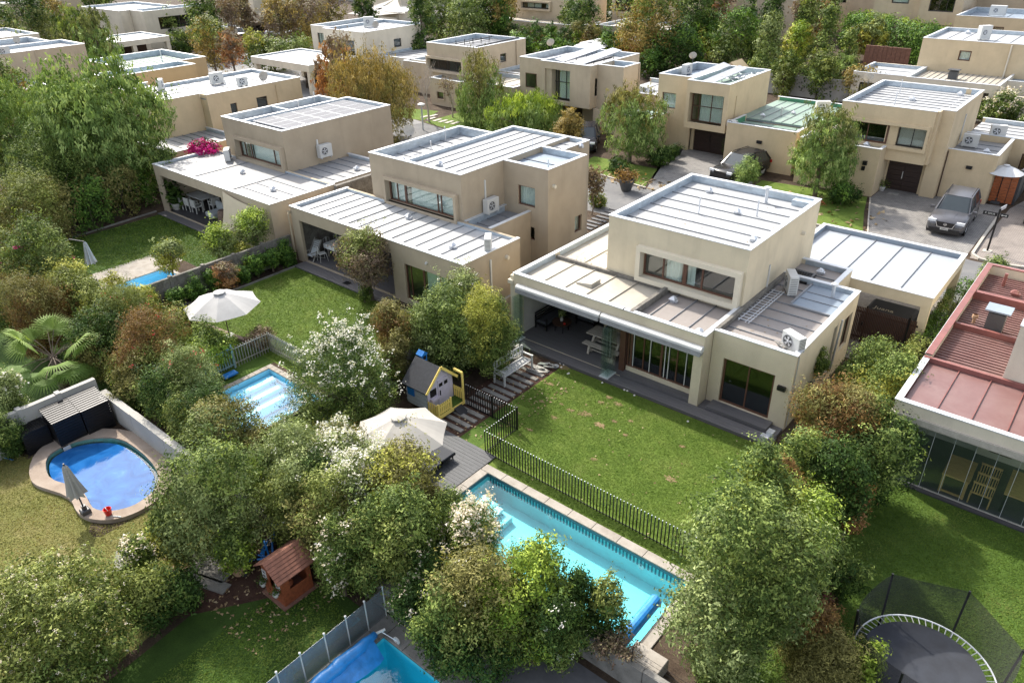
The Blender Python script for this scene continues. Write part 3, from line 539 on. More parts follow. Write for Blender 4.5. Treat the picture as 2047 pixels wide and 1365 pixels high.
def window(root, side, plane, u0, u1, z0, z1, cols=(.5,), rows=(), depth_=.09, fm='wood', glass='glass', curtain=None, cpart=None, fw=.055, name='window', mull=.05, sur=None, surm='trim', surd=.22, back=None):
    fb = MB(); d0 = depth_; d1 = depth_+.06
    sbox(fb, side, plane, u0, u1, d0, d1, z0, z0+fw); sbox(fb, side, plane, u0, u1, d0, d1, z1-fw, z1)
    sbox(fb, side, plane, u0, u0+fw, d0, d1, z0+fw, z1-fw); sbox(fb, side, plane, u1-fw, u1, d0, d1, z0+fw, z1-fw)
    W = u1-u0; H = z1-z0; ue = [u0+fw]; 
    for c in cols:
        w = mull
        if isinstance(c, tuple): c, w = c
        sbox(fb, side, plane, u0+c*W-w/2, u0+c*W+w/2, d0+.002, d1-.002, z0+fw, z1-fw); ue += [u0+c*W-w/2, u0+c*W+w/2]
    ue.append(u1-fw)
    for r in rows: sbox(fb, side, plane, u0+fw, u1-fw, d0+.004, d1-.004, z0+r*H-mull/2, z0+r*H+mull/2)
    w_ = fb.build(name, M[fm], root)
    for i in range(0, len(ue), 2):
        pb = MB(); sbox(pb, side, plane, ue[i], ue[i+1], d0+.025, d0+.033, z0+fw, z1-fw); pb.build('pane', M[glass], w_)
    if curtain:
        for (a, b) in (cpart or [(0, 1)]):
            cb = MB(); f = smap(side, plane); k = max(4, int((b-a)*W/.07)); pts = [(u0+a*W+(b-a)*W*i/k, d1+.12+(.03 if i % 2 else -.02)) for i in range(k+1)]
            for (p, q) in zip(pts[:-1], pts[1:]):
                cb.quad(f(p[0], p[1], z0), f(q[0], q[1], z0), f(q[0], q[1], z1), f(p[0], p[1], z1))
            cb.build('curtain', M[curtain], w_)
    if back:
        bb = MB(); sbox(bb, side, plane, u0-.1, u1+.1, back, back+.05, z0-.1, z1+.1); bb.build('room_wall', M['innerw'], w_)
    if sur:
        g, pr = sur; s2 = MB(); A, B_, C_, D_ = u0-g, u1+g, z0-g, z1+g
        sbox(s2, side, plane, A, B_, -pr, -.002, C_, z0-.0); sbox(s2, side, plane, A, B_, -pr, -.002, z1, D_)
        sbox(s2, side, plane, A, u0, -pr, -.002, z0, z1); sbox(s2, side, plane, u1, B_, -pr, -.002, z0, z1)
        s2.build('window_surround', M[surm], w_)
    return w_
def hood(root, x, y, z, m='galv2', s=1.0):
    """small cowled roof vent"""
    b = MB(); b.box(x-.09*s, x+.09*s, y-.09*s, y+.09*s, z, z+.13*s)
    b.add([(x-.14*s, y-.14*s, z+.13*s), (x+.14*s, y-.14*s, z+.13*s), (x+.14*s, y+.14*s, z+.13*s), (x-.14*s, y+.14*s, z+.13*s), (x-.03*s, y-.03*s, z+.24*s), (x+.05*s, y-.03*s, z+.24*s), (x+.05*s, y+.05*s, z+.24*s), (x-.03*s, y+.05*s, z+.24*s)],
          [(0, 3, 2, 1), (4, 5, 6, 7), (0, 1, 5, 4), (1, 2, 6, 5), (2, 3, 7, 6), (3, 0, 4, 7)])
    b.box(x+.09*s, x+.2*s, y-.07*s, y+.07*s, z+.02, z+.11*s)
    b.build('roof_vent', M[m], root)
def pipe(root, x, y, z0, z1, r=.03, m='galv2', name='vent_pipe', hat=False):
    b = MB(); b.tube([(x, y, z0), (x, y, z1)], r, 10)
    if hat: b.lathe([(.0, z1+.03), (r*2.2, z1-.01), (r*2.2, z1+.04), (0, z1+.09)], (x, y, 0), 12)
    b.build(name, M[m], root, smooth=False)
def wallbar(root, name, side, plane, u, z0, z1, w=.06, d=.05, m='plastic', label=None):
    b = MB(); sbox(b, side, plane, u-w/2, u+w/2, -d-.002, -.002, z0, z1); b.build(name, M[m], root)
# ------------------------------------------------------------------ ground, roads, lawns
def sheet(name, pts, z, m, kind='structure'):
    b = MB(); b.v = [(p[0], p[1], z) for p in pts]; b.f = [tuple(range(len(pts)))]; b.m = [0]
    a = sum(pts[i][0]*pts[(i+1) % len(pts)][1]-pts[(i+1) % len(pts)][0]*pts[i][1] for i in range(len(pts)))
    if a < 0: b.f = [tuple(range(len(pts)-1, -1, -1))]
    return b.build(name, M[m], kind=kind)
def rect(x0, x1, y0, y1): return [(x0, y0), (x1, y0), (x1, y1), (x0, y1)]
def pxpoly(pts, z=0): return [at(p[0], p[1], z)[:2] for p in pts]
POOLS = [(-13.2, -5.85, 11.05, 13.95), (-24.65, -20.4, 9.6, 13.25), (-37.9, -35.4, 12.6, 15.7), (-11.0, -5.0, 1.8, 7.45)]
KW = pxpoly([(x*.414, 800+y*.414) for x, y in ((220, 300), (228, 275), (250, 250), (285, 230), (320, 212), (370, 195), (430, 183), (480, 178), (530, 178), (570, 183), (610, 198), (660, 232), (700, 265), (735, 303), (758, 340), (765, 385), (745, 435), (720, 456), (690, 478), (655, 500), (620, 515), (580, 526), (540, 532), (480, 530), (450, 520), (432, 495), (415, 460), (395, 432), (370, 415), (320, 402), (265, 387), (235, 365), (222, 335))], .15)
KO = pxpoly([(x*.414, 800+y*.414) for x, y in ((140, 350), (143, 315), (158, 275), (185, 240), (220, 210), (268, 180), (320, 158), (380, 143), (450, 136), (520, 136), (580, 139), (632, 149), (680, 165), (722, 190), (765, 225), (797, 260), (820, 300), (832, 350), (826, 400), (800, 440), (770, 470), (735, 497), (690, 525), (640, 548), (590, 565), (540, 576), (480, 578), (430, 570), (390, 555), (362, 525), (350, 490), (325, 465), (290, 447), (235, 430), (180, 412), (150, 390))], .15)
kr = (min(p[0] for p in KO)+.25, max(p[0] for p in KO)-.25, min(p[1] for p in KO)+.25, max(p[1] for p in KO)-.25)
kin = (min(p[0] for p in KW)-.02, max(p[0] for p in KW)+.02, min(p[1] for p in KW)-.02, max(p[1] for p in KW)+.02)
def holes_ground():
    hs = POOLS+[kin]; xs = sorted(set([-420, 160]+[v for h in hs for v in h[:2]])); b = MB()
    for x0, x1 in zip(xs[:-1], xs[1:]):
        mid = (x0+x1)/2; ys = sorted([(h[2], h[3]) for h in hs if h[0] < mid < h[1]]); y = -60
        for a, c in ys:
            if a > y: b.add([(x0, y, 0), (x1, y, 0), (x1, a, 0), (x0, a, 0)], [(0, 1, 2, 3)])
            y = max(y, c)
        b.add([(x0, y, 0), (x1, y, 0), (x1, 520, 0), (x0, 520, 0)], [(0, 1, 2, 3)])
    b.build('ground', M['soil'], kind='structure')
holes_ground()
Z1, Z2, Z3, Z4 = .004, .008, .012, .016
sheet('road', [(12, 36.6), (12, 42.3), (-4.9, 42.3), (-5.2, 42.35), (-24.4, 42.2), (-31, 43.2), (-50, 46.5), (-50, 41.5), (-32, 36.6)], Z1, 'asphalt')
sheet('far_road', [(-50, 41.4), (-50, 46.6), (-72, 50), (-86, 60), (-100, 74), (-112, 74), (-94, 54), (-108, 46), (-108, 41), (-90, 41.5), (-72, 43)], Z2, 'asphaltpale')
sheet('back_road', [(-260, 108), (-60, 122), (40, 126), (40, 132), (-60, 129), (-260, 116)], Z2, 'asphaltpale')
sheet('upper_left_road', pxpoly([(700, 40), (940, 8), (990, 24), (760, 56)]), Z3, 'asphaltpale')
sheet('driveway', [(-10.1, 42.35), (-5.25, 42.35), (-5.25, 52.2), (-12.1, 52.2), (-12.1, 49.2), (-11.3, 46.5)], Z2, 'pavers')
sheet('driveway', [(-24.3, 42.2), (-19.5, 42.3), (-19.0, 47), (-21.5, 52.4), (-27, 52.6), (-26.6, 48)], Z2, 'pavers')
sheet('driveway', [(-5.05, 42.6), (8, 42.6), (8, 60), (-3.3, 60), (-4.9, 52)], Z2, 'redpavers')
sheet('driveway', rect(-10.6, -4.4, 28.6, 36.7), Z2, 'gravel')
sheet('pavement', [(-24.3, 42.2), (-26.4, 48.2), (-28, 49), (-33, 49), (-45, 50), (-50, 48), (-50, 46.5), (-31, 43.2)], Z2, 'soil')
sheet('lawn', [(-24.6, 42.5), (-26.0, 46.6), (-31.5, 46.6), (-31, 43.5)], Z3, 'lawn2')
sheet('lawn', [(-10.4, 42.4), (-11.6, 46.4), (-12.3, 49.2), (-19, 48.5), (-18.7, 42.4)], Z3, 'lawn2')
sheet('lawn', [(-50, 46.7), (-42, 45.3), (-41.5, 48.5), (-50, 52)], Z3, 'lawn2')
sheet('lawn', [(-68, 44.5), (-50.5, 47), (-52, 50.5), (-66, 47)], Z3, 'lawn2')
sheet('lawn', pxpoly([(575, 70), (640, 72), (640, 92), (590, 95)]), Z3, 'lawn2')
sheet('lawn', [(-14.4, 14.3), (-5.3, 14.3), (-5.0, 20.93), (-15.3, 20.93), (-15.3, 17.6), (-14.4, 16.2)], Z2, 'lawn2')
sheet('lawn', [(-15.3, 14.75), (-14.4, 14.5), (-14.4, 16.4), (-15.3, 17.8)], Z1, 'lawn')
sheet('lawn', [(-32.3, 13.7), (-19.9, 13.7), (-19.9, 20.4), (-25.2, 20.2), (-27.4, 20.3), (-27.8, 20.8), (-32.5, 20.8)], Z2, 'lawn2')
sheet('lawn', [(-33.3, 9.8), (-24.95, 9.8), (-24.95, 13.69), (-33.3, 13.69)], Z2, 'lawn')
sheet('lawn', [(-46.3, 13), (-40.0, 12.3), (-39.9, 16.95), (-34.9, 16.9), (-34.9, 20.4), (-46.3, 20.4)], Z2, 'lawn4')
lw = MB()
lawn3 = [(-27.2, -4, .004), (-14.6, -4, .004), (-16.2, 6.6, .004), (-20.4, 7.0, .004), (-20.4, kin[2], .004), (kin[0], kin[2], .004), (kin[0], 4.6, .004), (-27.2, 4.4, .004)]
lw.add(lawn3, [tuple(range(8))]); lw.build('lawn', M['lawn3'], kind='structure')
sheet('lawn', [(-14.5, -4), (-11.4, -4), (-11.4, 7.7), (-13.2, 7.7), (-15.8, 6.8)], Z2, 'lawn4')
sheet('lawn', rect(-4.2, 6, 10, 21.9), Z2, 'lawn')
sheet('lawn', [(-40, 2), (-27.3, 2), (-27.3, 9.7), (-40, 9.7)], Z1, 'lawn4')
sheet('flower_bed', [(-27.4, 20.31), (-25.2, 20.21), (-19.9, 20.41), (-19.9, 20.84), (-27.4, 20.84)], Z3, 'soil')
sheet('planting_bed', [(-17.9, 4), (-16.0, 4), (-13.3, 7.95), (-14.5, 8.4), (-16.5, 7.6)], Z3, 'litter')
sheet('paving', [(-5.6, 8.3), (-8.9, 8.3), (-8.9, 10.0), (-5.6, 10.0)], Z2, 'slate')
sheet('pool_terrace', rect(-40.3, -38.12, 12.4, 16.9), Z4, 'coping')
sheet('gravel_path', [(-17.0, 14.8), (-15.3, 14.8), (-15.3, 20.8), (-17.0, 20.8)], Z1, 'litter')

# kerbs
def kerb_run(pts, label, w=.14, h=.12, seg=1.0):
    root = thing('kerb', label, 'kerb', (pts[0][0], pts[0][1], 0))
    b = MB(); 
    for (p, q) in zip(pts[:-1], pts[1:]):
        p = Vector((*p, 0)); q = Vector((*q, 0)); l = (q-p).length; k = max(1, round(l/seg))
        for i in range(k):
            a = p.lerp(q, i/k); c = p.lerp(q, (i+1)/k); dd = (c-a).normalized()*.008
            s = MB(); s.bar((a+dd)+Vector((0, 0, h/2)), (c-dd)+Vector((0, 0, h/2)), w, h); s.build('kerb_stone', M['kerb'], root)
    return root
kerb_run([(-5.15, 50.5), (-5.12, 46.5), (-5.05, 43.1), (-4.6, 42.6), (-3.8, 42.5), (-2.8, 42.7), (-1.4, 43.4)], 'pale concrete kerb curving round the street name post')
kerb_run([(-19.3, 42.4), (-10.3, 42.38)], 'low concrete kerb along the small lawn with the round willow')
kerb_run([(-24.4, 42.3), (-31, 43.3), (-42, 45.2)], 'low kerb in front of the round weeping tree')
kerb_run([(-10.15, 42.45), (-11.35, 46.5), (-12.1, 49.1)], 'thin kerb between the willow lawn and the grey paved driveway', w=.08, h=.05)

# ------------------------------------------------------------------ pools
def pool(label, x0, x1, y0, y1, dep, bm, wm, cop, cw, copm, wl=-.12, sides='SENW', stone=.6, mosaic=None, group=None):
    root = thing('swimming_pool', label, 'swimming pool', ((x0+x1)/2, (y0+y1)/2, 0))
    b = MB(); e = .0
    b.quad((x0, y0, -dep), (x1, y0, -dep), (x1, y1, -dep), (x0, y1, -dep)); b.quad((x0, y1, -dep), (x1, y1, -dep), (x1, y1, .0), (x0, y1, .0)); b.quad((x0, y0, -dep), (x0, y1, -dep), (x0, y1, 0), (x0, y0, 0))
    b.quad((x1, y0, -dep), (x1, y0, 0), (x1, y1, 0), (x1, y1, -dep)); b.quad((x0, y0, -dep), (x0, y0, 0), (x1, y0, 0), (x1, y0, -dep)); b.build('basin', M[bm], root)
    w = MB(); w.quad((x0+.003, y0+.003, wl), (x1-.003, y0+.003, wl), (x1-.003, y1-.003, wl), (x0+.003, y1-.003, wl)); w.build('water', wm, root)
    if mosaic:
        q = MB(); h = .1; q.box(x0+.001, x1-.001, y1-.012, y1-.002, -h, -.0); q.box(x0+.002, x0+.012, y0, y1-.014, -h, 0); q.box(x1-.012, x1-.002, y0, y1-.014, -h, 0); q.build('waterline_tile', M[mosaic], root)
    if cop:
        runs = []
        if 'N' in sides: runs.append(('x', x0-cw, x1+cw, y1, y1+cw))
        if 'S' in sides: runs.append(('x', x0-cw, x1+cw, y0-cw, y0))
        if 'W' in sides: runs.append(('y', y0, y1, x0-cw, x0))
        if 'E' in sides: runs.append(('y', y0, y1, x1, x1+cw))
        for (ax, a, c, p, q) in runs:
            k = max(1, round((c-a)/stone)); w_ = (c-a)/k
            for i in range(k):
                s = MB()
                if ax == 'x': s.bev(a+i*w_+.004, a+(i+1)*w_-.004, p+.002, q-.002, -.03, .045, .01)
                else: s.bev(p+.002, q-.002, a+i*w_+.004, a+(i+1)*w_-.004, -.03, .045, .01)
                s.build('coping_stone', M[copm], root)
    return root
W_A = watermat('pool_water', (.66, .94, .97), .05, 3.0); W_B = watermat('shallow_pool_water', (.80, .96, 1.0), .015, 2.0); W_D = watermat('deep_pool_water', (.50, .88, .95), .012, 1.5)
pa = pool('long turquoise swimming pool with pale stone edge beside the picket fence', *POOLS[0], .85, 'teal', W_A, 1, .33, 'coping', mosaic='mosaic', stone=.9)
st = MB(); st.box(-13.19, -12.3, 11.2, 13.4, -.84, -.42); st.box(-12.3, -11.7, 11.2, 13.4, -.84, -.62); tm = MB()
for i in range(60): tm.box(-13.1+i*.12, -13.05+i*.12, 13.925, 13.936, -.32, -.1)  # dark bars painted in for the toothed shadow along the mosaic
tm.build('shadow_tooth', M['mosaic'], pa, kind='stuff')
st.build('entry_step', M['teal2'], pa)
for (a, b_) in ((-13.0, -.30), (-12.45, -.44)):
    s = MB(); s.box(a+.15, a+.42, 12.3, 13.35, b_-.12, b_); s.build('step', M['step'], pa)
for i, x in enumerate((-10.6, -7.3)):
    s = MB(); s.lathe([(0, .012), (.09, .012), (.10, 0), (.10, -.02)], (x, 13.93, -.32), 14, ax='y'); s.lathe([(0, .02), (.04, .02), (.04, 0)], (x, 13.93, -.32), 10, ax='y'); s.build('pool_light', M['step'], pa)
s = MB(); s.tube([(-6.15, 10.95, .18), (-6.15, 12.75, .18)], .17, 14); s.build('rolled_cover', M['bluecover'], pa)
pb = pool('bright light blue pool with white steps between the two oleander hedges', *POOLS[1], 1.05, 'bluepool', W_B, 1, .26, 'coping', stone=.3)
for i, (x, z) in enumerate(((-24.6, -.22), (-24.15, -.42), (-23.7, -.62))):
    s = MB(); s.box(x, x+.45, 9.8, 13.2, -1.0, z); s.build('step', M['bluepool'], pb)
    s = MB()
    for k in range(11): s.box(x+.22, x+.40, 10.0+k*.3, 10.17+k*.3, z+.001, z+.012)
    s.build('step_tread', M['teal2'], pb, kind='stuff')
pc = pool('narrow strip of blue pool behind the grey block wall', *POOLS[2], 1.1, 'bluepool', W_B, 1, .2, 'coping', stone=.5)
pd = pool('deep turquoise pool at the bottom edge with grey slab surround', *POOLS[3], 1.5, 'deeppool', W_D, None, 0, 'coping')
for i in range(9):
    s = MB(); s.bev(-11.0+i*.68+.006, -11.0+(i+1)*.68-.006, 7.46, 8.02, -.03, .04, .012); s.build('paving_slab', M['conc'], pd)
for j in range(9):
    s = MB(); s.bev(-11.5, -11.01, 8.02-(j+1)*.68+.006, 8.02-j*.68-.006, -.03, .04, .012); s.build('paving_slab', M['conc'], pd)
# kidney pool
kp = thing('swimming_pool', 'kidney shaped pool under a floating blue cover with brown concrete rim', 'swimming pool', ((kin[0]+kin[1])/2, (kin[2]+kin[3])/2, 0))
def ring_prism(inner, outer, z0, z1):
    """band between two closed outlines, bridged by matching nearest arc position"""
    def resample(P, n=72):
        P = [Vector((*p, 0)) for p in P]; L_ = [0]
        for i in range(len(P)): L_.append(L_[-1]+(P[(i+1) % len(P)]-P[i]).length)
        out = []
        for k in range(n):
            t = L_[-1]*k/n; i = max(j for j in range(len(P)) if L_[j] <= t); out.append(P[i].lerp(P[(i+1) % len(P)], (t-L_[i])/max(1e-6, L_[i+1]-L_[i])))
        return out
    a, b = resample(inner), resample(outer); n = len(a)
    best = min(range(n), key=lambda s: sum((a[i]-b[(i+s) % n]).length for i in range(n))); b = [b[(i+best) % n] for i in range(n)]
    m = MB(); vs = [(p.x, p.y, z1) for p in a]+[(p.x, p.y, z1) for p in b]+[(p.x, p.y, z0) for p in b]+[(p.x, p.y, z1-.25) for p in a]
    fs = []
    for i in range(n):
        j = (i+1) % n; fs += [(i, j, n+j, n+i), (n+i, n+j, 2*n+j, 2*n+i), (3*n+i, 3*n+j, j, i)]
    m.add(vs, fs); return m, a
rb, inner = ring_prism(KW, KO, -.02, .15); rb.build('coping', M['coping2'], kp)
b = MB(); n = len(inner); b.add([(p.x, p.y, .10) for p in inner]+[(p.x, p.y, -.9) for p in inner], [(i, n+i, n+(i+1) % n, (i+1) % n) for i in range(n)]+[tuple(range(n, 2*n))]); b.build('basin', M['kidney'], kp)
cx_, cy_ = sum(p.x for p in inner)/n, sum(p.y for p in inner)/n
b = MB(); b.add([(p.x, p.y, -.02) for p in inner], [tuple(range(n))]); b.build('water', W_A, kp)
mc, nt, bs = newmat('bubble_cover'); gp = N(nt, 'ShaderNodeNewGeometry'); n1 = N(nt, 'ShaderNodeTexNoise', i_Scale=1.3, i_Detail=8.0, i_Distortion=1.2); L(nt, gp.outputs['Position'], n1.inputs['Vector'])
r = ramp(nt, [(.35, (.008, .07, .23)), (.62, (.02, .12, .34)), (.82, (.09, .24, .46))]); L(nt, n1.outputs['Fac'], r.inputs['Fac']); L(nt, r.outputs[0], bs.inputs['Base Color']); bs.inputs['Roughness'].default_value = .05; bs.inputs['Specular IOR Level'].default_value = .12
wv = N(nt, 'ShaderNodeTexWave', i_Scale=2.2, i_Distortion=3.5, i_Detail=3.0); wv.bands_direction = 'DIAGONAL'; L(nt, gp.outputs['Position'], wv.inputs['Vector']); bp = N(nt, 'ShaderNodeBump'); bp.inputs['Strength'].default_value = .1; bp.inputs['Distance'].default_value = .1; L(nt, n1.outputs['Fac'], bp.inputs['Height']); L(nt, bp.outputs['Normal'], bs.inputs['Normal'])
b = MB(); b.add([(cx_+(p.x-cx_)*.955, cy_+(p.y-cy_)*.93-.04, -.005) for p in inner], [tuple(range(n))]); b.build('pool_cover', mc, kp)
b = MB(); p0 = at(134, 895, .05); b.box(p0[0]-.02, p0[0]+.03, p0[1]-.12, p0[1]+.12, -.02, .11); b.build('skimmer', M['cap'], kp)

# ------------------------------------------------------------------ decks, paths
def planks(name, label, cat, x0, x1, y0, y1, z, ax, w, m, seed=1, maxlen=None):
    root = thing(name, label, cat, ((x0+x1)/2, (y0+y1)/2, 0)); n = int(round(((y1-y0) if ax == 'x' else (x1-x0))/w)); rnd = random.Random(seed)
    for i in range(n):
        s = MB(); dz = rnd.uniform(-.0015, .0015)
        if ax == 'x': s.box(x0, x1, y0+i*w+.004, y0+(i+1)*w-.004, z-.03, z+dz)
        else: s.box(x0+i*w+.004, x0+(i+1)*w-.004, y0, y1, z-.03, z+dz)
        s.build('board', M[m], root)
    s = MB(); s.box(x0+.02, x1-.02, y0+.02, y1-.02, 0, z-.035); s.build('frame', M['decktile'], root)
    return root
planks('pool_deck', 'dark grey boarded deck under the big cream parasol', 'deck', -17.0, -13.54, 10.4, 14.72, .06, 'x', .145, 'deckgrey', 3)
planks('terrace', 'grey boarded terrace strip along the front of the cream house', 'terrace', -18.0, -6.55, 20.95, 21.57, .13, 'x', .145, 'decktile', 4)
planks('terrace', 'grey tiled porch floor in front of the long tan house', 'terrace', -32.5, -25.0, 20.1, 20.83, .09, 'x', .2, 'decktile', 5)
planks('terrace', 'grey strip of porch floor beside the dark green lawn', 'terrace', -46.4, -39.0, 19.7, 20.28, .08, 'x', .2, 'decktile', 6)
for i in range(15):
    y = 15.0+i*.36; c = MB(); c.bev(-16.75+.02*(i % 3), -15.45+.03*(i % 2), y, y+.2, 0, .05, .015)
    c.build('stepping_plank', M['conc'], label=['paving bar closest to the big parasol', 'second paving bar from the big parasol'][i] if i < 2 else 'grey concrete paving bar in the path between bench and parasol', cat='paver', group='paving bars between bench and parasol' if i > 1 else None)
b = MB(); b.bar((-30.9, 13.5, .07), (-28.5, 13.78, .07), .2, .14); b.build('sleeper', M['sleeper'], label='old railway sleeper in the grass left of the grey parasol pole', cat='sleeper')
b = MB(); b.bar((-28.2, 13.82, .07), (-26.3, 14.08, .07), .2, .14); b.build('sleeper', M['sleeper'], label='old railway sleeper between the parasol base and the picket corner', cat='sleeper')
def edging(pts, label, m='conc'):
    b = MB()
    for p, q in zip(pts[:-1], pts[1:]): b.bar((*p, .04), (*q, .04), .07, .1)
    b.build('garden_edging', M[m], label=label, cat='edging')
edging([(-32.45, 16.2), (-32.45, 20.8)], 'thin concrete edging under the clipped hedge balls'); edging([(-32.4, 16.2), (-33.1, 13.6)], 'short lawn edging near the grey parasol')
edging([(-27.4, 20.3), (-25.2, 20.2), (-20, 20.4)], 'pale edging of the bed below the reddish small tree'); edging([(-46.5, 13.4), (-46.9, 19.9)], 'pale curved edging along the tall ivy hedge')
pt = MB(); n = len(inner); hw = (kin[1]-kin[0])/2+.08; hh = (kin[3]-kin[2])/2+.08; rcx, rcy = (kin[0]+kin[1])/2, (kin[2]+kin[3])/2
def toedge(p):
    dx, dy = p.x-cx_, p.y-cy_; best = 1e9
    for (lim, o, dd) in ((rcx+hw, cx_, dx), (rcx-hw, cx_, dx), (rcy+hh, cy_, dy), (rcy-hh, cy_, dy)):
        if abs(dd) > 1e-6:
            t = (lim-o)/dd
            if t > 0: best = min(best, t)
    return (cx_+dx*best*1.12, cy_+dy*best*1.12, .006)
for i in range(n):
    p, q = inner[i], inner[(i+1) % n]; a, c = toedge(p), toedge(q)
    pt.add([(p.x, p.y, .006), (q.x, q.y, .006), c, a], [(0, 3, 2, 1)], 0 if p.y < cy_-.1 and p.x < cx_+1.6 else 1)
pt.build('pool_surround', [M['lawn3'], M['soil']], kind='structure')
# ================================================================== HOUSES
def house(label, x, y, name='house'): return thing(name, label, 'house', (x, y, 0))
# ---------------- A: the cream house in the middle
A = house('cream house with open covered terrace and long framed upstairs window', -12.5, 24)
block(A, -15.65, -9.6, 24.4, 31.3, 0, 5.35, 'cream', {'S': [(-13.95, -9.9, 3.2, 4.28)], 'E': [(29.5, 30.6, .3, 2.2)]}, drop=.3, rdir='x', sp=.95)
window(A, 'S', 24.4, -13.95, -9.9, 3.2, 4.28, cols=(.22, (.455, .16), .64), fw=.08, mull=.07, curtain='curtain', cpart=[(.24, .4), (.47, .55)], sur=(.2, .26), back=3.0)
block(A, -18.4, -13.0, 21.55, 24.4, 0, 3.05, 'cream', {'S': [(-18.12, -13.0, .12, 2.42)]}, sides='SW', drop=.22, roof='roofcream', rdir='y', sp=1.15, floor=False, seam='roofcream')
block(A, -13.0, -9.62, 21.55, 24.4, 0, 3.05, 'cream', {'S': [(-13.0, -9.98, 0, 2.42)]}, sides='SE', drop=.24, roof='roofdust', rdir='y', sp=.8, floor=False)
block(A, -18.4, -15.65, 24.4, 31.0, 0, 3.05, 'cream', {'W': []}, sides='WN', drop=.22, roof='roofcream', rdir='y', sp=1.3, floor=False, seam='roofcream')
block(A, -9.6, -6.6, 22.2, 28.45, 0, 3.05, 'cream', {'S': [(-9.12, -7.2, .22, 2.08)], 'E': [(25.95, 26.3, .5, 2.5), (27.15, 28.05, .95, 2.35)]}, sides='SEN', drop=.2, roof='roofdust', rdir='x', sp=.75)
block(A, -9.6, -7.55, 28.45, 30.45, 0, 3.0, 'cream', {}, sides='EN', drop=.2, roof='roofdust', rdir='x', sp=.8)
b = MB(); b.box(-12.75, -12.6, 21.56, 24.4, 2.84, 3.1); b.box(-18.2, -12.6, 24.26, 24.38, 2.84, 2.98); b.box(-9.62, -9.48, 22.3, 28.3, 2.9, 3.11); b.build('roof_upstand', M['wallconc'], A)
b = MB(); b.box(-9.98, -9.64, 21.96, 22.6, 0, 2.41); b.box(-12.98, -9.99, 21.96, 22.1, .02, .4); b.box(-12.98, -9.99, 21.96, 22.1, 2.2, 2.5); b.box(-9.98, -9.635, 21.56, 21.96, 0, 2.415); b.build('wall', M['cream'], A)
window(A, 'S', 21.96, -12.98, -9.99, .40, 2.2, cols=((.055, .1), .24, (.5, .09), .72), glass='dglass', fw=.07, name='sliding_door', depth_=.05, back=4)
bl = MB()
for x in (-12.72, -11.98, -11.34, -11.18, -10.46): bl.box(x, x+.035, 21.99, 22.0, .47, 2.13)
bl.build('glass_edge_trim', M['plastic'], A)
window(A, 'S', 22.2, -9.12, -7.2, .22, 2.08, cols=(.5,), glass='dglass', fw=.08, name='sliding_door', back=3.5)
window(A, 'E', -6.6, 25.95, 26.3, .5, 2.5, cols=(), glass='dglass', fw=.05); window(A, 'E', -6.6, 27.15, 28.05, .95, 2.35, cols=(), glass='dglass', fw=.05)
# blue grey lower roof tray in the wing
b = MB(); b.box(-8.35, -6.78, 26.1, 28.27, 2.86, 2.9); b.build('roof_tray', M['roofblue'], A)
b = MB(); b.box(-8.42, -8.35, 26.1, 28.27, 2.86, 2.96); b.box(-8.42, -6.78, 26.03, 26.1, 2.86, 2.93)
for y in (26.85, 27.5): b.box(-8.3, -6.8, y, y+.02, 2.9, 2.93)
b.build('roof_seam', M['seam'], A, kind='stuff')
pipe(A, -7.35, 27.6, 2.9, 3.45, .06, hat=True); pipe(A, -11.2, 28.6, 5.05, 5.75, .035); pipe(A, -13.2, 27.4, 5.05, 5.8, .03); pipe(A, -17.2, 27.3, 2.83, 3.65, .04, 'dgrey')
pipe(A, -11.6, 30.4, 5.05, 5.7, .07, hat=True)
for x, y, z in ((-10.2, 26.0, 5.05), (-12.0, 28.4, 5.05), (-14.2, 30.2, 5.05), (-12.1, 23.7, 2.81), (-10.1, 22.0, 2.81), (-8.6, 29.7, 2.8)): hood(A, x, y, z)
b = MB(); b.box(-15.45, -15.42, 24.56, 31.1, 4.9, 5.05); b.box(-10.6, -9.76, 30.7, 31.1, 5.05, 5.3); b.build('roof_step', M['galv'], A)
b = MB(); p = at(1188, 567, 2.83); b.add([(-16.0, 22.7, 2.83), (-15.25, 22.7, 2.83), (-15.25, 23.35, 2.83), (-16.0, 23.35, 2.83), (-16.0, 22.7, 2.9), (-15.25, 22.7, 3.02), (-15.25, 23.35, 3.02), (-16.0, 23.35, 2.9)], [(0, 1, 5, 4), (1, 2, 6, 5), (2, 3, 7, 6), (3, 0, 4, 7), (4, 5, 6, 7)]); b.build('roof_hatch', M['roofcream'], A)
# cassette awnings, terrace interior
for (x0, x1) in ((-18.1, -13.92), (-13.86, -9.6)):
    b = MB(); pr = [(0, .12), (.05, .19), (.16, .2), (.25, .13), (.27, .02), (.2, -.03), (.02, -.02)]
    vs = [(x0, 21.54-a, 2.5+c) for a, c in pr]+[(x1, 21.54-a, 2.5+c) for a, c in pr]; n = len(pr)
    b.add(vs, [(i, (i+1) % n, n+(i+1) % n, n+i) for i in range(n)]+[tuple(range(n-1, -1, -1)), tuple(range(n, 2*n))]); aw = b.build('awning_cassette', M['plastic'], A)
    s = MB(); s.box(x0+.02, x1-.02, 21.25, 21.5, 2.36, 2.47); s.box(x0+.01, x1-.01, 21.262, 21.27, 2.48, 2.56); s.build('awning_valance', M['valance'], aw)
b = MB(); b.box(-18.3, -13.0, 21.58, 26.0, .09, .125); b.build('terrace_floor', M['decktile'], A)
b = MB(); b.box(-18.3, -15.7, 25.95, 26.05, .1, 2.8); b.box(-18.24, -18.2, 21.75, 25.95, .1, 2.8); b.build('inner_wall', M['innerw'], A)
b = MB(); b.box(-13.02, -12.99, 21.96, 24.38, .1, 2.8); b.build('room_divider', M['darkwood'], A)
